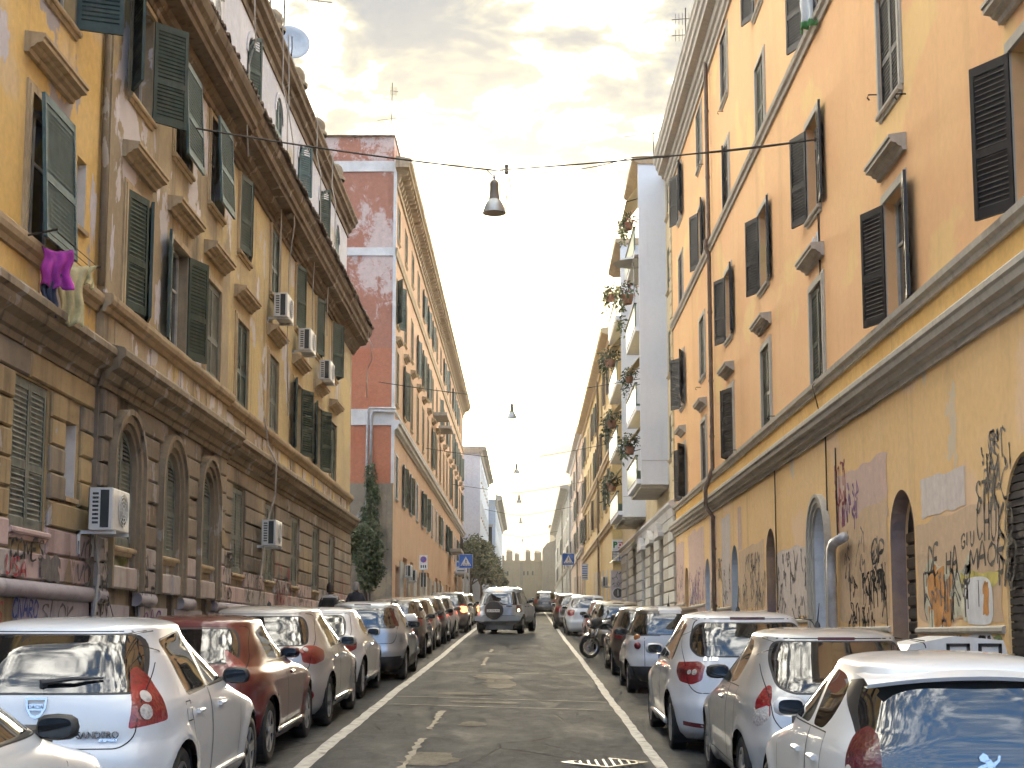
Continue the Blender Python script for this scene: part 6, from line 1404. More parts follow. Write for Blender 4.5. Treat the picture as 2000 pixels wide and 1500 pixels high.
# the silver off-roader driving away
def jeep_bits(root, B):
    p = B.hit('rear', 0, .98)
    w_ = bpy.data.objects.new('spare_wheel', None); col.objects.link(w_); w_.parent = root; w_.location = (-.12, p.y - .11, .93)
    MB().lathe([(.001, -.12), (.30, -.12), (.345, -.10), (.36, -.06), (.36, .1), (.3, .11)], 30, axis='y').build('cover', M_blk, w_, smooth=40, norm=False)
    o = MB().box(-.25, .25, -.01, .01, -.055, .055).build('number_plate', M_plate, w_, (0, -.135, -.02)); put('lettering', text_mesh('ZA 774 XH', .095, M_ink), o, (0, -.013, 0), (RAD(90), 0, 0))
    for u in (-.55, .55): 
        q, _, _, _ = B.bvh.ray_cast(Vector((u, .9, 4)), Vector((0, 0, -1)))
    rails(root, B, .5, 2.5, .56, M_blk)
    b = MB().cbox(-.82, .82, -.07, .05, .50, .68, .02); b.v, b.f, b.m = [], [], []; b.box(-.88, .88, -.09, .1, .52, .70); b.build('rear_bumper', P_silb, root)
    MB().tube([(-.5, .2, .3), (-.5, .5, .3), (.4, 1.2, .35)], .05, 8).build('exhaust', M_blk, root); MB().tube([(-.75, .8, .36), (.75, .8, .36)], .06, 8).lathe([(.14, -.1), (.14, .1)], 12, (0, .8, .36), 'x', caps=True).build('rear_axle', M_blk, root)
    MB().box(.36, .58, p.y - .05, p.y - .015, 1.06, 1.10).build('gate_handle', M_blk, root)
    for sd, m_ in ((1, M_litw), (-1, M_lit)):
        q = B.hit('rear', sd * .78, .93); b = MB().lathe([(.001, -.02), (.05, -.015), (.06, .01)], 14, (0, 0, 0), 'y'); b.build('lit_lamp', m_, root, (q.x, q.y - .006, .92), smooth=True)
    q = B.hit('rear', -.78, 1.02); MB().lathe([(.001, -.02), (.05, -.015), (.06, .01)], 14, (0, 0, 0), 'y').build('lit_lamp', M_lit, root, (q.x, q.y - .006, 1.04), smooth=True)
JEE = spec(4.4, 1.82, 1.80, .80, 2.65, .36, [(.17, .3), (.36, .26), (.44, .1), (.5, .05), (.7, .03), (.9, .05), (1.08, .08), (1.3, .18), (1.5, .28), (1.64, .36), (1.71, .42), (2, .6)], [(.17, 4.0), (.4, 4.3), (.5, 4.4), (.75, 4.38), (.95, 4.3), (1.05, 4.0), (1.1, 3.4), (1.13, 3.1), (1.2, 2.95), (1.5, 2.55), (1.71, 2.2), (2, 2)], P_silb, width=[(.17, .72), (.36, .78), (.44, .93), (.55, .98), (.75, 1.0), (.95, .99), (1.08, .965), (1.18, .925), (1.4, .85), (1.6, .785), (1.72, .75), (2, .7)], ng=6, nr=5.2, glass=[[(.48, 1.56), (1.02, 1.60), (1.04, 1.17), (.40, 1.17)], [(1.12, 1.60), (1.74, 1.60), (1.78, 1.17), (1.14, 1.17)], [(1.84, 1.60), (2.2, 1.58), (2.78, 1.2), (1.88, 1.17)]], glassmat=M_glassd, doors=[[(1.84, .5), (2.9, .5), (2.92, 1.15), (1.82, 1.15)], [(1.2, .82), (1.3, .5), (1.82, .5), (1.8, 1.15), (1.12, 1.15)]], rglass=[(.60, 1.63), (.665, 1.42), (.72, 1.15), (.70, 1.13)], rgr=.06, rglassmat=M_glassd, lamps=[('tail_lamp', [(.72, .84), (.72, 1.12), (.85, 1.12), (.88, .84)], 'rear', M_lampDR)], gate=[(.64, 1.66), (.71, 1.12), (.71, .8), (.7, .72)], handles=[(1.3, 1.05), (2.0, 1.05)], handlemat=M_blk, stop=(.16, 1.69, M_lit), mirror=(2.75, 1.2), tw=.24, extra=[jeep_bits])
car(JEE, -1.12, 56.7, 'silver off-roader with spare wheel on its back driving up the middle of the street', rz=RAD(-9.5), group=None, name='car')
# ================================================================== graffiti, paint-overs, signs
G_blk = flat('spray_black', (.02, .018, .02), .7, var=.3, scale=20); G_red = flat('spray_red', (.35, .05, .06), .7, var=.3, scale=15); G_blu = flat('spray_blue', (.06, .08, .26), .7, var=.3, scale=15); G_pur = flat('spray_violet', (.16, .06, .22), .7, var=.3, scale=15)
G_gry = flat('spray_grey', (.13, .12, .12), .8, var=.4, scale=9); G_whi = flat('spray_white', (.62, .63, .66), .7, var=.15, scale=5); G_org = flat('spray_orange', (.50, .20, .03), .7, var=.35, scale=5); G_yel = flat('spray_yellow', (.50, .42, .08), .7, var=.4, scale=4); G_grn = flat('spray_green', (.20, .25, .08), .7, var=.4, scale=4); G_pal = flat('spray_pale', (.52, .50, .38), .8, var=.35, scale=4)
M_pinkp = plaster('paint_over_pink', (.62, .44, .37), (.58, .42, .36), (.42, .30, .25), .35, (.55, .40, .22), .68, 1.2, seed=51, bump=.12); M_whip = plaster('paint_over_white', (.66, .58, .54), (.62, .54, .50), (.50, .42, .36), .35, (.6, .45, .28), .66, 1.4, seed=52, bump=.12); M_beip = plaster('paint_over_beige', (.62, .45, .30), (.58, .41, .26), (.38, .27, .18), .4, None, seed=53, bump=.12); M_lilp = plaster('paint_over_lilac', (.50, .45, .47), (.46, .42, .45), (.28, .24, .24), .5, (.5, .38, .3), .66, 1.4, seed=54, bump=.12)
FONT = dict(A=[[(0, 0), (.45, 1), (.9, 0)], [(.15, .35), (.8, .4)]], C=[[(.9, .85), (.5, 1), (.1, .7), (.05, .3), (.4, 0), (.9, .15)]], D=[[(.1, 0), (.12, 1), (.7, .85), (.85, .45), (.5, .05), (.1, 0)]], E=[[(.85, 1), (.1, .95), (.08, 0), (.85, .05)], [(.1, .5), (.65, .52)]], G=[[(.9, .85), (.45, 1), (.05, .6), (.2, .08), (.7, .0), (.88, .4), (.5, .42)]], H=[[(.1, 1), (.12, 0)], [(.85, 1), (.8, 0)], [(.1, .5), (.85, .5)]], I=[[(.3, 1), (.32, 0)]], K=[[(.1, 1), (.1, 0)], [(.85, 1), (.15, .45), (.9, 0)]], L=[[(.15, 1), (.1, .05), (.8, 0)]], M=[[(0, 0), (.1, 1), (.5, .35), (.9, 1), (1, 0)]], N=[[(.05, 0), (.1, 1), (.8, 0), (.85, 1)]], O=[[(.5, 1), (.1, .75), (.05, .3), (.4, 0), (.85, .2), (.9, .7), (.5, 1)]], P=[[(.1, 0), (.12, 1), (.75, .9), (.75, .55), (.12, .45)]], R=[[(.1, 0), (.12, 1), (.75, .9), (.7, .55), (.12, .45), (.9, 0)]], S=[[(.85, .9), (.4, 1), (.1, .75), (.5, .5), (.85, .25), (.5, 0), (.05, .12)]], T=[[(0, 1), (.95, .97)], [(.5, 1), (.45, 0)]], U=[[(.1, 1), (.1, .25), (.4, 0), (.8, .2), (.85, 1)]], V=[[(0, 1), (.4, 0), (.9, 1)]], Z=[[(.05, 1), (.9, .95), (.1, .05), (.95, 0)]])
def smooth_line(P, k=5):
    if len(P) < 3: return [Vector(p) for p in P]
    P = [Vector(p) for p in P]; Q = []
    for i in range(len(P) - 1):
        a, b, c, d = P[max(i - 1, 0)], P[i], P[i + 1], P[min(i + 2, len(P) - 1)]
        for j in range(k): t = j / k; Q.append(.5 * ((2 * b) + (c - a) * t + (2 * a - 5 * b + 4 * c - d) * t * t + (3 * b - a - 3 * c + d) * t**3))
    return Q + [P[-1]]
def strokes(par, sd, n, lines, wd, mat, r):
    """spray strokes as flat ribbons lying on the wall; lines in (y, z)"""
    b = MB()
    for L in lines:
        Q = smooth_line(L); m = len(Q)
        if m < 2: continue
        A, B = [], []
        for i, p in enumerate(Q):
            d = Q[min(i + 1, m - 1)] - Q[max(i - 1, 0)]
            if d.length < 1e-6: d = Vector((1, 0))
            q = Vector((-d.y, d.x)).normalized() * wd * .72 * (.75 + .35 * math.sin(i * .8 + r.random())); A.append((sd * n, p.x + q.x, p.y + q.y)); B.append((sd * n, p.x - q.x, p.y - q.y))
        b.add(A + B, [(i, i + 1, m + i + 1, m + i) for i in range(m - 1)])
    return b.build('graffiti', mat, par, norm=False)
GN = [0]
def tagword(par, sd, n, txt, y0, y1, z0, z1, wd, mat, slant=.15):
    """letters set so that they read from the street on either side"""
    GN[0] += 1; r = random.Random(GN[0]); L = []; k = len(txt); w_ = (y1 - y0) / k
    for i, ch in enumerate(txt):
        if ch == ' ': continue
        h = (z1 - z0) * r.uniform(.8, 1.15); zz = z0 + r.uniform(-.08, .08) * (z1 - z0)
        for S in FONT[ch]:
            P = []
            for u, v in S:
                a = (i + (u * .92 + slant * v)) * w_ + r.uniform(-.02, .02) * w_; y = (y1 - a) if sd < 0 else (y0 + a)
                P.append((y, zz + v * h))
            L.append(P)
    return strokes(par, sd, n, L, wd, mat, r)
def scribble(par, sd, n, y0, y1, z0, z1, k, wd, mat, drip=.5):
    GN[0] += 1; r = random.Random(GN[0] * 7); L = []
    for _ in range(k):
        y, z = r.uniform(y0, y1), r.uniform(z0, z1); P = [(y, z)]
        for _ in range(r.randint(3, 7)): y += r.uniform(-.16, .16); z += r.uniform(-.2, .2); P.append((min(max(y, y0), y1), min(max(z, z0), z1)))
        L.append(P)
        if r.random() < drip: q = P[-1]; L.append([q, (q[0] + r.uniform(-.02, .02), q[1] - r.uniform(.15, .5))])
    return strokes(par, sd, n, L, wd, mat, r)
def blot(par, sd, n, y0, y1, z0, z1, mat, seed=1, jag=.06, name='paint_patch', pts=28):
    """painted-over patch with an uneven rolled edge"""
    r = random.Random(seed); P = []
    per = [(y0, z0), (y1, z0), (y1, z1), (y0, z1)]
    for i in range(4):
        a, c = per[i], per[(i + 1) % 4]
        for k in range(pts // 4): t = k / (pts // 4); P.append((a[0] + (c[0] - a[0]) * t + r.uniform(-jag, jag), a[1] + (c[1] - a[1]) * t + r.uniform(-jag, jag)))
    P = [tuple(q) for q in smooth_line(P + P[:1], 4)][:-1]
    return MB().add([(sd * n, *p) for p in P], [tuple(range(len(P)))]).build(name, mat, par, norm=False)
# right wall (inside the orange block's frame: outward is -x)
R_ = lambda *a, **k: blot(RB, -1, *a, **k)
R_(.004, 21.75, 25.3, 3.5, 4.5, M_pinkp, 1, .05); R_(.0055, 21.8, 25.2, 1.98, 3.75, M_beip, 2, .05); R_(.005, 17.9, 19.9, 3.35, 3.85, M_whip, 3, .025); R_(.004, 16.65, 20.2, 1.95, 3.3, M_beip, 4, .05)
R_(.004, 28.0, 31.6, 2.1, 3.5, M_whip, 5, .06); R_(.004, 33.2, 37.1, 2.4, 3.9, M_beip, 6, .05); R_(.0045, 38.6, 40.4, 2.6, 5.0, M_whip, 7, .06); R_(.004, 41.4, 42.9, 2.6, 5.2, M_pinkp, 8, .05); R_(.0045, 44.3, 48.6, 2.8, 5.1, M_pinkp, 9, .08); R_(.005, 49.95, 52.5, 2.9, 5.0, M_pinkp, 10, .05); R_(.005, 36.6, 37.2, 3.9, 5.0, M_pinkp, 11, .02)
R_(.004, 9, 14.7, 1.95, 3.4, M_pinkp, 12, .08)
T = lambda *a, **k: tagword(RB, -1, .008, *a, **k)
T('STUK', 16.6, 17.5, 3.2, 3.62, .035, G_blk); T('CHUKO', 16.2, 17.5, 2.86, 3.3, .035, G_blk); T('GIU', 17.6, 18.15, 2.84, 3.02, .03, G_blk); T('MAORO', 16.1, 17.85, 2.56, 2.84, .04, G_blk); T('DE HA', 18.3, 19.7, 2.56, 2.9, .04, G_blk)
T('CP', 22.0, 22.9, 2.85, 3.2, .05, G_blk); T('RVN', 22.0, 22.8, 2.45, 2.85, .045, G_blk); T('PAZ', 16.15, 16.75, 2.3, 2.65, .04, G_blk)
scribble(RB, -1, .008, 22.0, 24.6, 1.98, 2.75, 26, .035, G_blk, .9); scribble(RB, -1, .007, 22.2, 24.8, 2.4, 3.5, 14, .03, G_gry); scribble(RB, -1, .007, 16.2, 17.2, 3.3, 4.1, 14, .025, G_gry); scribble(RB, -1, .008, 17.8, 19.9, 1.95, 2.6, 22, .03, G_gry, .8)
R_(.0060, 17.75, 19.8, 1.93, 2.65, G_pal, 21, .14, 'graffiti'); R_(.0065, 18.6, 19.6, 1.95, 2.55, G_org, 22, .16, 'graffiti'); R_(.007, 16.7, 18.2, 2.36, 2.52, G_yel, 23, .05, 'graffiti')
MB().add([(-.0075, *q) for q in [tuple(v) for v in smooth_line([(17.95, 1.9), (18.1, 2.2), (18.0, 2.42), (17.55, 2.46), (17.1, 2.4), (17.0, 2.15), (17.12, 1.9), (17.95, 1.9)], 5)][:-1]], [tuple(range(35))]).build('graffiti', G_whi, RB, norm=False); R_(.0085, 17.15, 17.35, 2.0, 2.38, G_org, 25, .03, 'graffiti'); R_(.0085, 17.5, 17.53, 2.1, 2.42, G_blk, 26, .004, 'graffiti')
def shape(n, P, m_): P = [tuple(q) for q in smooth_line(P + P[:1], 5)][:-1]; MB().add([(-n, *p) for p in P], [tuple(range(len(P)))]).build('graffiti', m_, RB, norm=False)
shape(.016, [(17.95, 1.76), (17.05, 1.76), (16.85, 1.2), (16.5, .6), (17.35, .6), (17.5, 1.15), (17.62, 1.28), (17.75, 1.15), (17.8, .6), (18.25, .6), (18.1, 1.3)], G_whi); shape(.016, [(17.0, 1.74), (16.7, 1.74), (16.55, 1.3), (16.8, 1.25)], G_grn); shape(.018, [(17.52, .6), (17.72, .6), (17.72, 1.1), (17.62, 1.25), (17.52, 1.1)], G_grn); scribble(RB, -1, .020, 16.7, 20.2, .8, 1.74, 30, .03, G_blk, .6); scribble(RB, -1, .020, 21.9, 25.5, .9, 1.76, 30, .03, G_gry, .6)
for a, c, z0, z1, k, m_ in ((28.0, 31.5, 2.1, 3.45, 26, G_gry), (33.1, 37.1, 2.4, 3.7, 30, G_gry), (38.7, 42.8, 2.55, 3.9, 22, G_gry), (44.4, 48.5, 2.75, 3.9, 24, G_pur), (46, 48.4, 2.8, 3.5, 14, G_blu), (50, 52.4, 2.9, 4.2, 14, G_gry), (23.6, 25.1, 3.6, 4.4, 8, G_pur), (24.6, 25.4, 4.0, 4.7, 10, G_red)): scribble(RB, -1, .009, a, c, z0, z1, k, .04, m_, .6)
T('URLTE', 27.5, 28.2, 1.3, 1.7, .04, G_blk); tagword(RB, .0 or -1, -.225, 'NO', 26.3, 26.75, 2.2, 2.75, .06, G_blk)
for i, (y, t_) in enumerate(((38.0, 'ROSA'), (43.6, 'COSE'))):
    for k, ch in enumerate(t_): tagword(RB, -1, -.225, ch, y - .25, y + .25, 3.1 - k * .42, 3.45 - k * .42, .07, G_pur if i else G_blk)
MB().box(.22, .236, 26.2, 26.5, 1.25, 1.85).build('intercom_panel', M_acd, RB)
# left wall
tl = lambda n, *a, **k: tagword(LB, 1, n, *a, **k)
tl(.075, 'COMES', 16.7, 17.9, 2.66, 2.88, .035, G_blk); tl(.076, 'USA', 16.55, 17.3, 2.46, 2.68, .03, G_red); tl(.075, 'VO', 19.2, 19.85, 2.75, 3.0, .04, G_gry); tl(.075, 'VO', 19.2, 19.85, 2.46, 2.7, .04, G_gry); tl(.06, 'CNARO', 16.9, 17.8, 1.98, 2.2, .03, G_blu); tl(.06, 'RATS', 15.9, 16.6, 1.9, 2.15, .03, G_red); tl(.06, 'SLOK', 17.9, 19.2, 1.92, 2.18, .03, G_gry); tl(.12, 'ERT', 19.95, 20.6, 1.92, 2.18, .03, G_blk); tl(.12, 'GAS', 22.4, 23.6, 1.75, 2.15, .04, G_pur); tl(.12, 'USS', 25.0, 26.3, 1.8, 2.15, .04, G_blu); blot(LB, 1, .0745, 17.8, 18.5, 2.42, 2.72, G_gry, 41, .06, 'graffiti')
for a, c, z0, z1, k, m_, n in ((20.0, 20.4, 2.5, 3.2, 6, G_gry, .19), (22.1, 23.0, 2.5, 3.1, 10, G_gry, .19), (27.4, 28.2, 2.5, 3.3, 10, G_blk, .19), (28.6, 29.4, 2.5, 3.4, 16, G_blk, .072), (30.8, 33.1, 2.5, 3.4, 26, G_gry, .072), (34.5, 36.8, 2.5, 3.5, 24, G_red, .072), (34.6, 36.8, 2.45, 3.2, 18, G_gry, .072), (38.2, 40.5, 2.5, 3.4, 20, G_gry, .072), (42, 44, 2.5, 3.4, 16, G_gry, .072), (45.3, 49, 2.5, 3.6, 22, G_red, .072), (31, 34, 1.3, 2.2, 16, G_gry, .06), (21.0, 21.6, 2.5, 2.95, 8, G_grn, .085), (23.5, 24.1, 1.3, 2.0, 8, G_pur, .12)): scribble(LB, 1, n, a, c, z0, z1, k, .03, m_, .6)
for y, nn, h_ in ((22.0, .08, .8), (24.3, .08, .7), (26.9, .08, .65), (30.6, 0, .55)): MB().box(nn - .04, nn - .03, y - .24, y + .24, 1.95, 2.75).build('meter_door', M_iron, LB)

M_peel = plaster('bare_plaster', (.60, .57, .60), (.53, .50, .54), (.42, .38, .36), .4, None, seed=61, bump=.3)
r = random.Random(12)
for y, z, w_, h_, n in ((19.6, 7.6, .3, 1.0, .004), (20.15, 7.2, .22, .8, .124), (22.75, 7.0, .4, .75, .124), (22.6, 8.9, .25, .5, .124), (20.2, 9.3, .2, .5, .124), (25.4, 9.2, .3, .6, .124), (25.5, 7.3, .25, .5, .124), (28.7, 8.8, .3, .5, .004), (18.8, 6.75, .3, .3, .004), (16.2, 6.05, .35, .25, .004), (21.6, 5.98, .2, .3, .124), (22.3, 6.0, .16, .3, .124), (24.6, 6.0, .3, .28, .124), (27.4, 6.02, .25, .25, .124), (31.9, 9.4, .3, .6, .004), (35.8, 8.9, .25, .5, .004), (32.0, 5.98, .35, .2, .004), (39.5, 9.2, .3, .5, .004), (16.0, 8.6, .35, .6, .004)):
    P = []
    for k in range(22):
        a = 2 * math.pi * k / 22; q = 1 + r.uniform(-.38, .3); P.append((y + w_ * .5 * q * math.cos(a), z + h_ * .5 * q * math.sin(a)))
    P = [tuple(q) for q in smooth_line(P + P[:1], 3)][:-1]; MB().add([(n, *q) for q in P], [tuple(range(len(P)))]).build('bare_plaster', M_peel, LB, norm=False)
def sign_post(x, y, h, lab, cat='road sign', grp=None):
    gz = ground_z(x, y) + .12; t_ = thing('road_sign', lab, cat, (x, y, gz), group=grp); return t_, gz
S_blu = flat('sign_blue', (.012, .12, .50), .4, var=.06); S_whi = flat('sign_white', (.66, .68, .70), .45, var=.06); S_dk = flat('sign_dark', (.02, .025, .04), .5); S_red = flat('sign_red', (.42, .03, .03), .45); S_grn = flat('sign_green', (.02, .18, .05), .5)
def crossing(x, y, z, s, lab, px):
    t_, gz = sign_post(x, y, 0, lab, grp='blue pedestrian crossing signs'); zz = z - gz
    for p in px: MB().tube([(p, .03, 0), (p, .03, zz + s / 2)], .03, 8).build('pole', M_metal, t_, smooth=True)
    o = MB().cbox(-s / 2, s / 2, -.01, .01, zz - s / 2, zz + s / 2, .004).build('panel', S_blu, t_); o.data.materials[0] = S_blu
    b = MB(); q = s * .41; b.add([(-q, -.016, zz - q * .85), (q, -.016, zz - q * .85), (0, -.016, zz + q * .85)], [(0, 1, 2)]); b.build('triangle', S_whi, t_, norm=False)
    b = MB(); k = s * .1; c = lambda u, v: (u * s, -.02, zz + v * s)
    for P in ([(-.02, .0), (.035, .0), (.03, .12), (-.02, .12)], [(-.02, 0), (.02, 0), (-.06, -.19), (-.1, -.19)], [(.0, .0), (.035, 0), (.09, -.17), (.05, -.19)], [(.02, .1), (.1, .02), (.085, .0), (.01, .06)], [(-.01, .1), (-.08, .0), (-.06, -.01), (.0, .06)]): b.add([c(u, v) for u, v in P], [tuple(range(len(P)))])
    b.add([c(.008 + .034 * math.cos(a), .165 + .034 * math.sin(a)) for a in np.linspace(0, 2 * math.pi, 13)[:-1]], [tuple(range(12))])
    for i in range(5): b.add([c(u, v) for u, v in ((-.3 + i * .13, -.33), (-.24 + i * .13, -.33), (-.2 + i * .12, -.24), (-.25 + i * .12, -.24))], [(0, 1, 2, 3)])
    b.build('walking_figure', S_dk, t_, norm=False); MB().box(-s * .52, s * .52, -.006, .006, zz - s * .52, zz + s * .52).build('back_plate', S_whi, t_)
crossing(3.0, 104, 7.2, .82, 'blue pedestrian crossing sign on the yellow house side of the street', (-.12, .12))
crossing(-3.02, 73, 5.48, .66, 'blue pedestrian crossing sign beside the salmon block', (-.05, .16))
t_, gz = sign_post(-4.4, 62.5, 0, 'no parking sign with blue disc and small plate in front of shop fronts')
MB().tube([(0, .03, 0), (0, .03, 3.0)], .03, 8).build('pole', M_metal, t_); MB().box(-.17, .17, -.01, .01, 2.42, 3.04).build('panel', S_whi, t_)
b = MB().lathe([(.001, -.014), (.11, -.014)], 20, (0, 0, 2.86), 'y'); b.build('disc', S_blu, t_, norm=False); MB().lathe([(.105, -.016), (.135, -.016)], 20, (0, 0, 2.86), 'y').build('ring', S_red, t_, norm=False); MB().add([(-.09, -.018, 2.93), (-.07, -.018, 2.95), (.09, -.018, 2.79), (.07, -.018, 2.77)], [(0, 1, 2, 3)]).build('bar', S_red, t_, norm=False)
for i, w_ in enumerate((.1, .08, .1)): MB().box(-.12 + i * .09, -.12 + i * .09 + .055, -.014, -.011, 2.5, 2.62).build('plate_symbol', S_dk, t_)
MB().box(-.1, .1, .06, .2, 1.7, 2.3).build('ticket_box', M_acd, t_)
t_, gz = sign_post(-3.35, 75.5, 0, 'pale blue grey sign plates on twin poles below the crossing sign')
for p in (-.2, .2): MB().tube([(p, .03, 0), (p, .03, 3.0)], .028, 8).build('pole', M_metal, t_)
MB().box(-.3, .3, -.01, .01, 2.45, 3.05).build('panel', S_whi, t_); MB().box(-.25, .25, -.016, -.01, 2.75, 2.97).build('blue_field', S_blu, t_); MB().box(-.22, .22, -.016, -.01, 2.5, 2.56).build('text_line', S_dk, t_)
t_, gz = sign_post(3.6, 90, 0, 'tall pale sign plate on a pole in front of yellow house'); MB().tube([(0, .03, 0), (0, .03, 3.5)], .03, 8).build('pole', M_metal, t_); MB().box(-.2, .2, -.01, .01, 2.3, 3.3).build('panel', S_whi, t_)
for i in range(6): MB().box(-.16, .16, -.016, -.01, 2.4 + i * .14, 2.45 + i * .14).build('text_line', S_blu if i > 1 else S_dk, t_)
t_ = thing('shop_sign', 'white party sign with green P and red D on the yellow house corner', 'sign', (5.13, 81.8, 6.5))
MB().box(-.31, .31, -.04, .04, -.02, .64).build('panel', S_whi, t_); put('letter', text_mesh('P', .46, S_grn, .004, 'letter', .02), t_, (-.15, -.046, .33), (RAD(90), 0, 0)); MB().box(.02, .28, -.046, -.041, .14, .5).build('red_field', S_red, t_); put('letter', text_mesh('D', .34, S_whi, .004, 'letter', .012), t_, (.13, -.052, .32), (RAD(90), 0, 0))
t_ = thing('window_grid', 'white gridded light box below the party sign', 'sign', (5.13, 81.86, 5.92)); MB().box(-.3, .3, -.03, .03, 0, .55).build('panel', S_whi, t_); b = MB()
for i in range(4): b.box(-.3 + i * .2 - .012, -.3 + i * .2 + .012, -.05, -.03, 0, .55); b.box(-.3, .3, -.051, -.03, i * .18, i * .18 + .022)
b.build('grid', M_iron, t_)
t_ = thing('painted_panel', 'graffiti covered panel with dark disc on the yellow house end wall', 'panel', (5.1, 81.9, 3.0)); MB().box(-.34, .45, -.03, .03, -.3, 2.4).build('panel', M_lilp, t_); MB().lathe([(.001, -.04), (.27, -.04)], 26, (.02, 0, 1.15), 'y').build('dark_disc', S_dk, t_, norm=False); MB().lathe([(.27, -.042), (.32, -.042)], 26, (.02, 0, 1.15), 'y').build('white_ring', G_whi, t_, norm=False); MB().box(0, .045, -.05, -.04, 1.0, 1.34).build('white_stroke', G_whi, t_)
b = MB(); r = random.Random(4)
for _ in range(16): x, z = r.uniform(-.28, .36), r.uniform(1.5, 2.3); b.tube([(x, -.04, z), (x + r.uniform(-.15, .15), -.04, z + r.uniform(-.15, .15)), (x + r.uniform(-.1, .1), -.04, z + r.uniform(-.2, .2))], .014, 4)
b.build('scrawl', S_dk, t_)
t_ = thing('waste_container', 'white container top with black square markings behind the parked cars', 'container', (4.15, 14.3, ground_z(4.2, 14.3) + .25))
b = MB(); P = [(-.55, 0), (.35, 0), (.42, .95), (.36, 1.16), (-.1, 1.2), (-.52, 1.12), (-.62, .95)]; b.add([(x, -.35, z) for x, z in P] + [(x, .6, z) for x, z in P], [tuple(range(7)), tuple(range(7, 14))] + [(i, (i + 1) % 7, 7 + (i + 1) % 7, 7 + i) for i in range(7)]); b.build('body', M_acw, t_)
MB().box(-.64, .45, -.38, .63, .93, .98).build('rim', M_acw, t_)
b = MB()
for x0 in (-.18, .12):
    for q in ((0, .22, 1.10, 1.13), (0, .22, .99, 1.02), (0, .03, .99, 1.13), (.19, .22, .99, 1.13)): b.box(x0 + q[0], x0 + q[1], -.362, -.351, q[2], q[3])
b.build('markings', M_ink, t_)

# ================================================================== trees, ivy
def tree(x, y, lab, blobs, n, size, trunk, seed, mats, name='tree', grp=None, base=.12):
    r = random.Random(seed); gz = ground_z(x, y) + base; t_ = thing(name, lab, 'tree', (x, y, gz), group=grp)
    b = MB(); b.tube([(0, 0, 0), (.04, .02, trunk * .5), (-.03, 0, trunk)], [.16, .13, .10], 9)
    for c, q in blobs: b.tube([(-.02, 0, trunk * .8), tuple(Vector((0, 0, trunk)).lerp(Vector(c), .55) + Vector((r.uniform(-.1, .1), r.uniform(-.1, .1), 0))), c], [.08, .05, .015], 6)
    b.build('trunk', M_bark, t_, smooth=True)
    leafy(r, n, blobs, size, mats=len(mats)).build('crown', mats, t_, norm=False)
    return t_
tree(-6.7, 60.8, 'bushy dark green tree at the corner of the red end wall', [((0, 0, 3.1), (.72, .7, .8)), ((.25, 0, 2.4), (.6, .6, .55)), ((-.2, .1, 3.8), (.55, .5, .6)), ((.15, -.1, 1.9), (.45, .5, .4)), ((.3, .2, 3.3), (.5, .5, .45))], 5200, .15, 1.6, 4, [M_leafD, M_leaf, M_leafD, M_leaf])
iv = thing('ivy', 'ivy climbing the pipes on the red end wall', 'plant', (-7.0, 65.1, 4.0)); r = random.Random(8)
leafy(r, 3200, [((0, 0, 4.9), (.28, .22, .7)), ((.1, 0, 4.0), (.36, .25, .8)), ((-.05, 0, 3.1), (.42, .25, .7)), ((.12, 0, 2.4), (.45, .25, .8)), ((0, 0, 1.4), (.5, .3, .9)), ((.3, 0, 1.6), (.3, .2, .5))], .15, mats=3, droop=.5).build('foliage', [M_leafD, M_leaf, M_leaf], iv, norm=False)
MB().tube([(0, .05, -1), (.08, .05, 1.5), (-.03, .05, 3.2), (.02, .05, 5)], [.06, .05, .04, .02], 6).build('stem', M_bark, iv)
pt = thing('palm_tree', 'thick ringed palm trunk beside the corner of the ochre house', 'tree', (-6.55, 52.2, ground_z(-6.6, 52) + .12)); b = MB(); b.lathe([(.30 + .025 * (k % 2) - .02 * k / 24, k * .135) for k in range(25)], 14); b.build('trunk', flat('palm_bark', (.19, .14, .09), .9, var=.4, scale=6, bump=.7), pt, smooth=60); leafy(random.Random(2), 500, [((0, 0, 3.3), (.45, .45, .4))], .3, mats=2).build('crown', [M_leafD, M_leaf], pt, norm=False)
for i, (x, y, s, lab) in enumerate(((-5.0, 132, 1.0, 'first of the leafy trees before the pale blue building'), (-4.3, 139, .95, 'second of the leafy trees before the pale blue building'), (-4.0, 165, .85, 'leafy tree farthest up beside the pale blue corner house'))):
    tree(x, y, lab, [((0, 0, 4.6 * s), (1.5 * s, 1.5 * s, 1.3 * s)), ((.9 * s, 0, 3.4 * s), (1.2 * s, 1.3 * s, 1.0 * s)), ((-.9 * s, .4, 3.8 * s), (1.2 * s, 1.2 * s, 1.1 * s)), ((.3 * s, .3, 5.7 * s), (1.0 * s, 1.0 * s, .8 * s)), ((1.5 * s, .2, 2.6 * s), (.8 * s, .9 * s, .7 * s))], 5000, .32, 2.4, 20 + i, [M_leafD, M_leaf, M_leafY], grp='trees before the pale blue buildings')

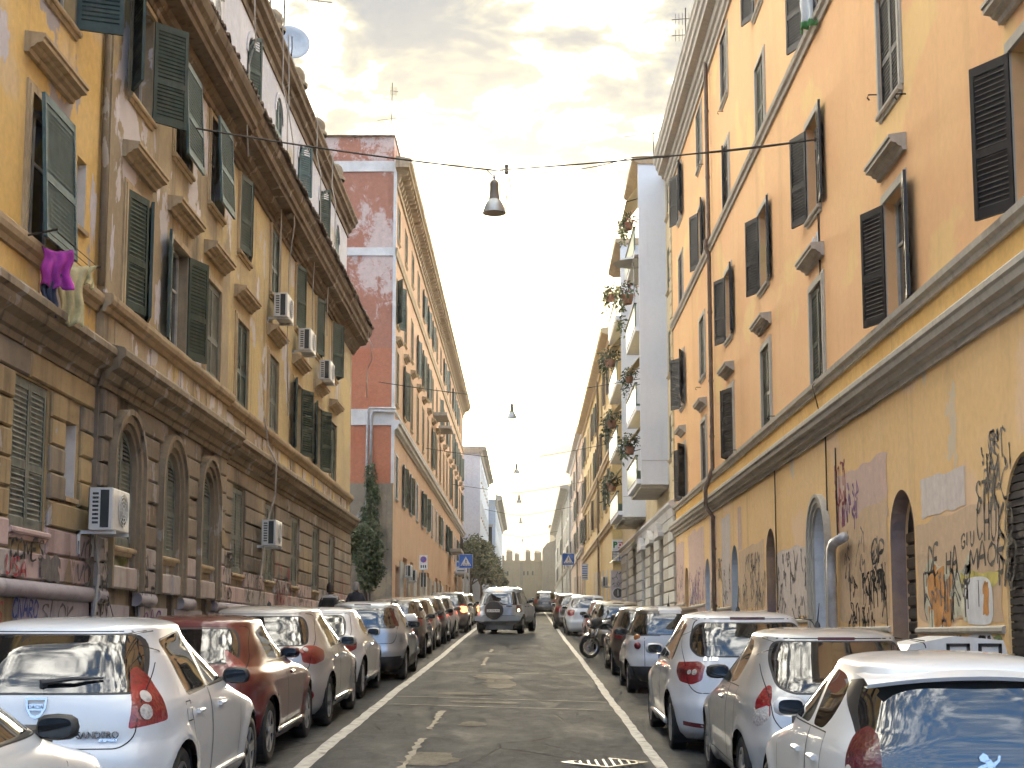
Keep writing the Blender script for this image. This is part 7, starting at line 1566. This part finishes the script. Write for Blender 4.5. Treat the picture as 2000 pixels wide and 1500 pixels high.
# ================================================================== people
M_skin = flat('skin', (.34, .20, .14), .6); M_hair = flat('hair_dark', (.03, .022, .018), .7, bump=.4); M_hairg = flat('hair_grey', (.30, .28, .26), .7, bump=.4)
M_jack = flat('jacket_black', (.018, .018, .02), .85, var=.2, scale=8, bump=.4); M_jack2 = flat('jacket_navy', (.02, .025, .04), .85, var=.2, scale=8, bump=.4); M_grey = flat('yoke_grey', (.34, .33, .33), .85, bump=.3); M_trou = flat('trousers', (.03, .03, .035), .9); M_shoe = flat('shoes', (.02, .018, .016), .5)
def person(x, y, h, lab, jacket, hair, rz=0., yoke=None, step=.22):
    gz = ground_z(x, y) + .13; t_ = thing('person', lab, 'person', (x, y, gz), rz, 'people walking on the pavement'); k = h / 1.75
    J = [('pel', (0, 0, .95), .15), ('wst', (0, .01, 1.08), .145), ('chs', (0, .02, 1.28), .165), ('nek', (0, .02, 1.47), .075), ('hd0', (0, .035, 1.54), .062),
         ('shl', (-.17, .02, 1.40), .085), ('ell', (-.25, -.04, 1.13), .058), ('wrl', (-.23, .10, .90), .042), ('shr', (.17, .02, 1.40), .085), ('elr', (.25, .0, 1.13), .058), ('wrr', (.24, -.04, .88), .042),
         ('hpl', (-.1, 0, .88), .11), ('knl', (-.1, step * .6, .50), .075), ('anl', (-.1, step * .4, .10), .05), ('tol', (-.1, step * .4 + .17, .05), .045), ('hpr', (.1, 0, .88), .11), ('knr', (.1, .03, .49), .075), ('anr', (.1, -step, .13), .05), ('tor', (.1, -step + .16, .06), .045)]
    E = [('pel', 'wst'), ('wst', 'chs'), ('chs', 'nek'), ('nek', 'hd0'), ('chs', 'shl'), ('shl', 'ell'), ('ell', 'wrl'), ('chs', 'shr'), ('shr', 'elr'), ('elr', 'wrr'), ('pel', 'hpl'), ('hpl', 'knl'), ('knl', 'anl'), ('anl', 'tol'), ('pel', 'hpr'), ('hpr', 'knr'), ('knr', 'anr'), ('anr', 'tor')]
    ix = {j[0]: i for i, j in enumerate(J)}; me = bpy.data.meshes.new('body'); me.from_pydata([tuple(q * k for q in j[1]) for j in J], [(ix[a], ix[c]) for a, c in E], [])
    o = put('body', me, t_); md = o.modifiers.new('skin', 'SKIN'); md.use_smooth_shade = True
    for i, j in enumerate(J):
        v = me.skin_vertices[0].data[i]; rr = j[2] * k; v.radius = (rr * (1.25 if j[0] in ('chs', 'wst', 'pel') else 1), rr * (.85 if j[0] in ('chs', 'wst', 'pel') else 1)); v.use_root = j[0] == 'pel'
    o.modifiers.new('sub', 'SUBSURF').levels = 2; o.modifiers['sub'].render_levels = 2
    dg = bpy.context.evaluated_depsgraph_get(); m2 = bpy.data.meshes.new_from_object(o.evaluated_get(dg)); m2.name = 'body'; o.modifiers.clear(); o.data = m2
    m2.materials.clear(); [m2.materials.append(q) for q in (jacket, M_trou, M_skin, M_shoe, yoke or jacket)]
    for p in m2.polygons:
        c = p.center / k; p.material_index = 2 if c.z > 1.49 or (c.z < .93 and abs(c.x) > .19) else 3 if c.z < .1 else 1 if c.z < .86 else 4 if c.z > 1.36 and abs(c.x) < .2 else 0
        p.use_smooth = True
    b = MB(); prof = [(.001, -.13), (.05, -.125), (.075, -.08), (.088, -.02), (.09, .04), (.08, .09), (.05, .125), (.001, .135)]; n = 16; vs = []
    for r_, hh in prof:
        for q in range(n): a = 2 * math.pi * q / n; vs.append((r_ * .88 * math.cos(a), r_ * 1.08 * math.sin(a) + (.012 if hh < -.05 and math.sin(a) > .5 else 0), hh))
    b.add(vs, [(i * n + q, i * n + (q + 1) % n, (i + 1) * n + (q + 1) % n, (i + 1) * n + q) for i in range(len(prof) - 1) for q in range(n)])
    hd = b.build('head', M_skin, t_, (0, .045 * k, 1.64 * k), smooth=True)
    f = MB(); f.add([(-.014, .088, -.01), (.014, .088, -.01), (0, .118, -.022), (0, .09, .03)], [(0, 1, 2), (0, 2, 3), (1, 3, 2)]); f.lathe([(.001, .012), (.012, .0)], 8, (-.032, .082, .012), 'y', 1); f.lathe([(.001, .012), (.012, .0)], 8, (.032, .082, .012), 'y', 1); f.box(-.024, .024, .078, .088, -.065, -.055, 1); f.build('face', [M_skin, M_shoe], hd)
    for s_ in (-1, 1): MB().lathe([(.001, 0), (.022, .004), (.028, .012), (.02, .018)], 10, (0, 0, 0), 'x').build('ear', M_skin, hd, (s_ * .078, -.005, 0), (0, 0, 0 if s_ > 0 else math.pi), smooth=True)
    b = MB(); prof = [(.094, -.03), (.101, .02), (.098, .07), (.075, .12), (.035, .148), (.001, .152)]; vs = []
    for i, (r_, hh) in enumerate(prof):
        for q in range(n): a = 2 * math.pi * q / n; bk = math.sin(a) < .35; vs.append((r_ * .93 * math.cos(a), r_ * 1.1 * math.sin(a), hh - (.06 if bk and i == 0 else 0) + (.06 if not bk and i == 0 else 0)))
    b.add(vs, [(i * n + q, i * n + (q + 1) % n, (i + 1) * n + (q + 1) % n, (i + 1) * n + q) for i in range(len(prof) - 1) for q in range(n)]); b.build('hair', hair, hd, smooth=True, norm=False)
    b = MB()                                                    # jacket skirt over the hips, with hem
    prof = [(.225, .80), (.232, .82), (.222, 1.0), (.215, 1.2), (.235, 1.32), (.20, 1.42), (.10, 1.475), (.085, 1.50), (.075, 1.50)]; vs = []
    for i, (r_, hh) in enumerate(prof):
        for q in range(20): a = 2 * math.pi * q / 20; w_ = 1 + .03 * math.sin(a * 5 + hh * 9); vs.append((r_ * k * w_ * math.cos(a), (r_ * .66 * w_ * math.sin(a) + .015) * k, hh * k))
    b.add(vs, [(i * 20 + q, i * 20 + (q + 1) % 20, (i + 1) * 20 + (q + 1) % 20, (i + 1) * 20 + q) for i in range(len(prof) - 1) for q in range(20)], 0)
    if yoke:
        for i in range(len(b.f)):
            if i // 20 >= 5: b.m[i] = 1
    b.build('jacket', [jacket, yoke or jacket], t_, smooth=True, norm=False)
    for nm in ('wrl', 'wrr'):                                    # hands: palm, four curled fingers, thumb
        p = Vector(J[ix[nm]][1]) * k; s_ = -1 if nm == 'wrl' else 1; b = MB(); b.tube([p, p + Vector((0, .01, -.05)) * k, p + Vector((0, .015, -.09)) * k], [.03, .036, .03], 8)
        for q in range(4): y0 = -.027 + q * .018; l = (.06, .07, .066, .052)[q]; b.tube([p + Vector((0, y0 + .015, -.085)), p + Vector((-s_ * .008, y0 + .02, -.085 - l * .55)), p + Vector((-s_ * .028, y0 + .02, -.085 - l * .95))], [.0095, .009, .007], 6)
        b.tube([p + Vector((0, .035, -.035)), p + Vector((-s_ * .01, .055, -.06)), p + Vector((-s_ * .015, .055, -.09))], [.012, .010, .008], 6); b.build('hand', M_skin, t_, smooth=True)
    return t_
person(-4.72, 35.2, 1.72, 'person in black jacket with pale grey shoulders walking away by the house wall', M_jack, M_hair, yoke=M_grey)
person(-4.75, 40.8, 1.77, 'person with grey hair in dark navy jacket walking away near the corner', M_jack2, M_hairg, step=-.2)

# ================================================================== scooter and motorcycle
M_scp = paint('paint_scooter', (.05, .05, .055), .2, .3, .2); M_boxw = flat('top_box_pale', (.50, .52, .56), .3, coat=.6)
def moto_wheel(par, x, y, z, r, w_=.1):
    wh = bpy.data.objects.new('wheel', None); col.objects.link(wh); wh.parent = par; wh.location = (x, y, z); wh.rotation_euler = (0, 0, RAD(90)) if False else (0, 0, 0)
    MB().lathe([(r * .72, -w_ * .4), (r * .9, -w_ * .5), (r, -w_ * .2), (r, w_ * .2), (r * .9, w_ * .5), (r * .72, w_ * .4)], 30, axis='x').build('tyre', M_tyre, wh, smooth=50, norm=False)
    b = MB(); b.lathe([(r * .73, -.03), (r * .68, -.02), (r * .68, .02), (r * .73, .03)], 28, axis='x')
    for k in range(5):
        for dk in (-.1, .1): a = 2 * math.pi * k / 5 + dk; b.tube([(0, .03 * math.cos(a), .03 * math.sin(a)), (0, r * .7 * math.cos(a), r * .7 * math.sin(a))], .011, 5)
    b.lathe([(.045, -.06), (.045, .06)], 12, axis='x', caps=True); b.lathe([(.06, .035), (r * .5, .035), (r * .5, .04), (.06, .04)], 20, axis='x'); b.build('rim', M_rim, wh, norm=False)
def scooter(x, y, rz, lab, topbox=True):
    t_ = thing('motor_scooter', lab, 'scooter', (x, y, ground_z(x, y) + .003), rz); t_.rotation_euler = (0, RAD(-5), rz)
    moto_wheel(t_, 0, -.62, .24, .24, .12); moto_wheel(t_, 0, .66, .24, .24, .11)
    def loft(nm, secs, m_, sm=True):
        b = MB(); n = 14; vs = []
        for (yy, zc, hw, hz) in secs:
            for q in range(n): a = 2 * math.pi * q / n; vs.append((hw * math.copysign(abs(math.cos(a)) ** .7, math.cos(a)), yy, zc + hz * math.copysign(abs(math.sin(a)) ** .7, math.sin(a))))
        b.add(vs, [(i * n + q, i * n + (q + 1) % n, (i + 1) * n + (q + 1) % n, (i + 1) * n + q) for i in range(len(secs) - 1) for q in range(n)] + [tuple(range(n)), tuple(range((len(secs) - 1) * n, len(secs) * n))]); return b.build(nm, m_, t_, smooth=60)
    loft('rear_body', [(-.92, .66, .05, .05), (-.8, .64, .14, .12), (-.5, .56, .17, .17), (-.2, .5, .17, .18), (.0, .42, .13, .14)], M_scp)
    loft('seat', [(-.78, .80, .11, .03), (-.6, .82, .15, .055), (-.2, .79, .15, .06), (.05, .77, .1, .045)], M_blk); loft('floorboard', [(-.1, .33, .16, .06), (.2, .3, .18, .05), (.42, .34, .16, .06)], M_scp)
    b = MB(); b.add([(sx * w_, yy, z) for z, w_, yy in ((.3, .16, .40), (.55, .22, .48), (.8, .2, .44), (.98, .12, .36)) for sx in (-1, 0, 1)] + [(sx * w_, yy + (.1 if sx == 0 else .05), z) for z, w_, yy in ((.3, .16, .42), (.55, .22, .5), (.8, .2, .46), (.98, .12, .38)) for sx in (-1, 0, 1)], [(r * 3 + q, r * 3 + q + 1, r * 3 + q + 4, r * 3 + q + 3) for r in range(3) for q in range(2)] + [(12 + r * 3 + q, 12 + r * 3 + q + 1, 12 + r * 3 + q + 4, 12 + r * 3 + q + 3) for r in range(3) for q in range(2)] + [(r * 3, r * 3 + 3, 15 + r * 3, 12 + r * 3) for r in range(3)] + [(r * 3 + 2, r * 3 + 5, 17 + r * 3, 14 + r * 3) for r in range(3)]); b.build('leg_shield', M_scp, t_, smooth=50)
    MB().tube([(-.34, .24, 1.04), (-.2, .32, 1.06), (0, .36, 1.02), (.2, .32, 1.06), (.34, .24, 1.04)], .018, 8).build('handlebar', M_blk, t_)
    for s_ in (-1, 1): MB().tube([(s_ * .24, .3, 1.06), (s_ * .28, .3, 1.22)], .008, 5).lathe([(.001, -.02), (.05, -.015), (.055, .0), (.03, .03), (.001, .035)], 14, (s_ * .31, .3, 1.26), 'y').build('mirror', M_blk, t_, smooth=50)
    b = MB(); b.tube([(.07, .62, .24), (.06, .45, .6), (.04, .36, .98)], .022, 8); b.tube([(-.07, .62, .24), (-.06, .45, .6), (-.04, .36, .98)], .022, 8); b.build('fork', M_metal, t_)
    MB().lathe([(.001, -.02), (.07, -.015), (.08, .02)], 14, (0, -.88, .66), 'y').build('tail_lamp', M_lampR, t_); MB().tube([(.14, -.2, .25), (.16, -.5, .3), (.16, -.85, .36)], [.03, .05, .055], 10).build('exhaust', M_metal, t_, smooth=True)
    plate_ = MB().box(-.09, .09, -.97, -.955, .4, .58).build('number_plate', M_plate, t_)
    if topbox:
        bx = bpy.data.objects.new('top_box', None); col.objects.link(bx); bx.parent = t_
        def half(nm, secs, m_):
            b = MB(); n = 16; vs = []
            for (z, hw, hy) in secs:
                for q in range(n): a = 2 * math.pi * q / n; vs.append((hw * math.copysign(abs(math.cos(a)) ** .55, math.cos(a)), -.86 + hy * math.copysign(abs(math.sin(a)) ** .55, math.sin(a)), z))
            b.add(vs, [(i * n + q, i * n + (q + 1) % n, (i + 1) * n + (q + 1) % n, (i + 1) * n + q) for i in range(len(secs) - 1) for q in range(n)] + [tuple(range(n)), tuple(range((len(secs) - 1) * n, len(secs) * n))]); b.build(nm, m_, bx, smooth=50)
        half('base', [(.84, .15, .14), (.92, .2, .19), (.99, .225, .21)], M_blk); half('lid', [(.992, .227, .212), (1.06, .22, .2), (1.13, .17, .16), (1.15, .1, .1)], M_boxw)
    return t_
scooter(-2.62, 33.6, RAD(4), 'black motor scooter with pale lidded top box parked between silver and brown hatchbacks')
mt = thing('motorcycle', 'black motorcycle parked nose out with its front wheel toward the lane', 'motorcycle', (2.35, 39.6, ground_z(2.35, 39.6) + .003)); mt.rotation_euler = (0, 0, RAD(62)); mt.rotation_euler = (RAD(0), 0, RAD(90 + 28))
moto_wheel(mt, 0, .75, .31, .31, .11); moto_wheel(mt, 0, -.65, .31, .31, .15)
def mloft(nm, secs, m_):
    b = MB(); n = 14; vs = []
    for (yy, zc, hw, hz) in secs:
        for q in range(n): a = 2 * math.pi * q / n; vs.append((hw * math.copysign(abs(math.cos(a)) ** .75, math.cos(a)), yy, zc + hz * math.copysign(abs(math.sin(a)) ** .75, math.sin(a))))
    b.add(vs, [(i * n + q, i * n + (q + 1) % n, (i + 1) * n + (q + 1) % n, (i + 1) * n + q) for i in range(len(secs) - 1) for q in range(n)] + [tuple(range(n)), tuple(range((len(secs) - 1) * n, len(secs) * n))]); return b.build(nm, m_, mt, smooth=60)
mloft('tank', [(-.12, .82, .1, .08), (.05, .86, .16, .13), (.28, .88, .16, .13), (.4, .84, .08, .08)], M_scp); mloft('seat', [(-.8, .9, .08, .03), (-.55, .86, .13, .05), (-.15, .8, .12, .05)], M_blk); mloft('engine', [(-.2, .45, .16, .18), (.05, .46, .19, .2), (.3, .48, .15, .17)], M_rimd); mloft('tail', [(-.95, .84, .04, .03), (-.75, .8, .1, .07), (-.3, .72, .12, .08)], M_scp); mloft('fairing', [(.42, .95, .14, .13), (.6, .92, .15, .16), (.74, .88, .06, .08)], M_blk)
b = MB()
for s_ in (-1, 1): b.tube([(s_ * .09, .75, .31), (s_ * .09, .56, .72), (s_ * .08, .46, .98)], .026, 8)
b.build('fork', M_chrome, mt, smooth=True); MB().tube([(-.36, .3, 1.06), (-.15, .42, 1.02), (.15, .42, 1.02), (.36, .3, 1.06)], .017, 8).build('handlebar', M_blk, mt)
for s_ in (-1, 1): MB().tube([(s_ * .22, .38, 1.04), (s_ * .3, .36, 1.2)], .008, 5).lathe([(.001, -.02), (.05, -.01), (.05, .01), (.001, .03)], 12, (s_ * .32, .36, 1.22), 'y').build('mirror', M_blk, mt)
A_ = [(.75 + .345 * math.cos(a), .31 + .345 * math.sin(a)) for a in np.linspace(.5, 2.6, 12)]; MB().add([(sx, *p) for sx in (-.06, 0, .06) for p in A_], [(c * 12 + k, c * 12 + k + 1, (c + 1) * 12 + k + 1, (c + 1) * 12 + k) for c in range(2) for k in range(11)]).build('mudguard', M_scp, mt, norm=False)
MB().tube([(.12, .25, .35), (.15, -.1, .28), (.17, -.5, .36), (.17, -.85, .46)], [.025, .03, .05, .055], 10).build('exhaust', M_chrome, mt, smooth=True)
hl = MB().lathe([(.001, .04), (.06, .03), (.09, -.02), (.06, -.08)], 16, (0, .78, .9), 'y').build('headlamp', M_chrome, mt, smooth=True)
hm = MB().lathe([(.001, .26), (.08, .245), (.125, .18), (.135, .1), (.12, .0), (.09, .0)], 18).build('helmet', M_blk, None, (2.4, 39.45, ground_z(2, 39.5) + .92), smooth=True); tag(hm, 'black helmet resting on the seat of the parked motorcycle', 'helmet')

# ================================================================== evening haze
hz = MB().box(-450, 450, -80, 720, -6, 45).build('haze', None); hz['kind'] = 'stuff'; hz.data.materials.clear()
hm_ = bpy.data.materials.new('haze'); hm_.use_nodes = True; nt_ = hm_.node_tree; nt_.nodes.clear(); ho = nt_.nodes.new('ShaderNodeOutputMaterial'); hv = nt_.nodes.new('ShaderNodeVolumePrincipled')
hv.inputs['Color'].default_value = (.95, .92, .86, 1); hv.inputs['Density'].default_value = .00035; hv.inputs['Anisotropy'].default_value = .6; nt_.links.new(hv.outputs[0], ho.inputs['Volume']); hz.data.materials.append(hm_)
tag(hz, 'thin warm evening haze filling the street air', 'haze')
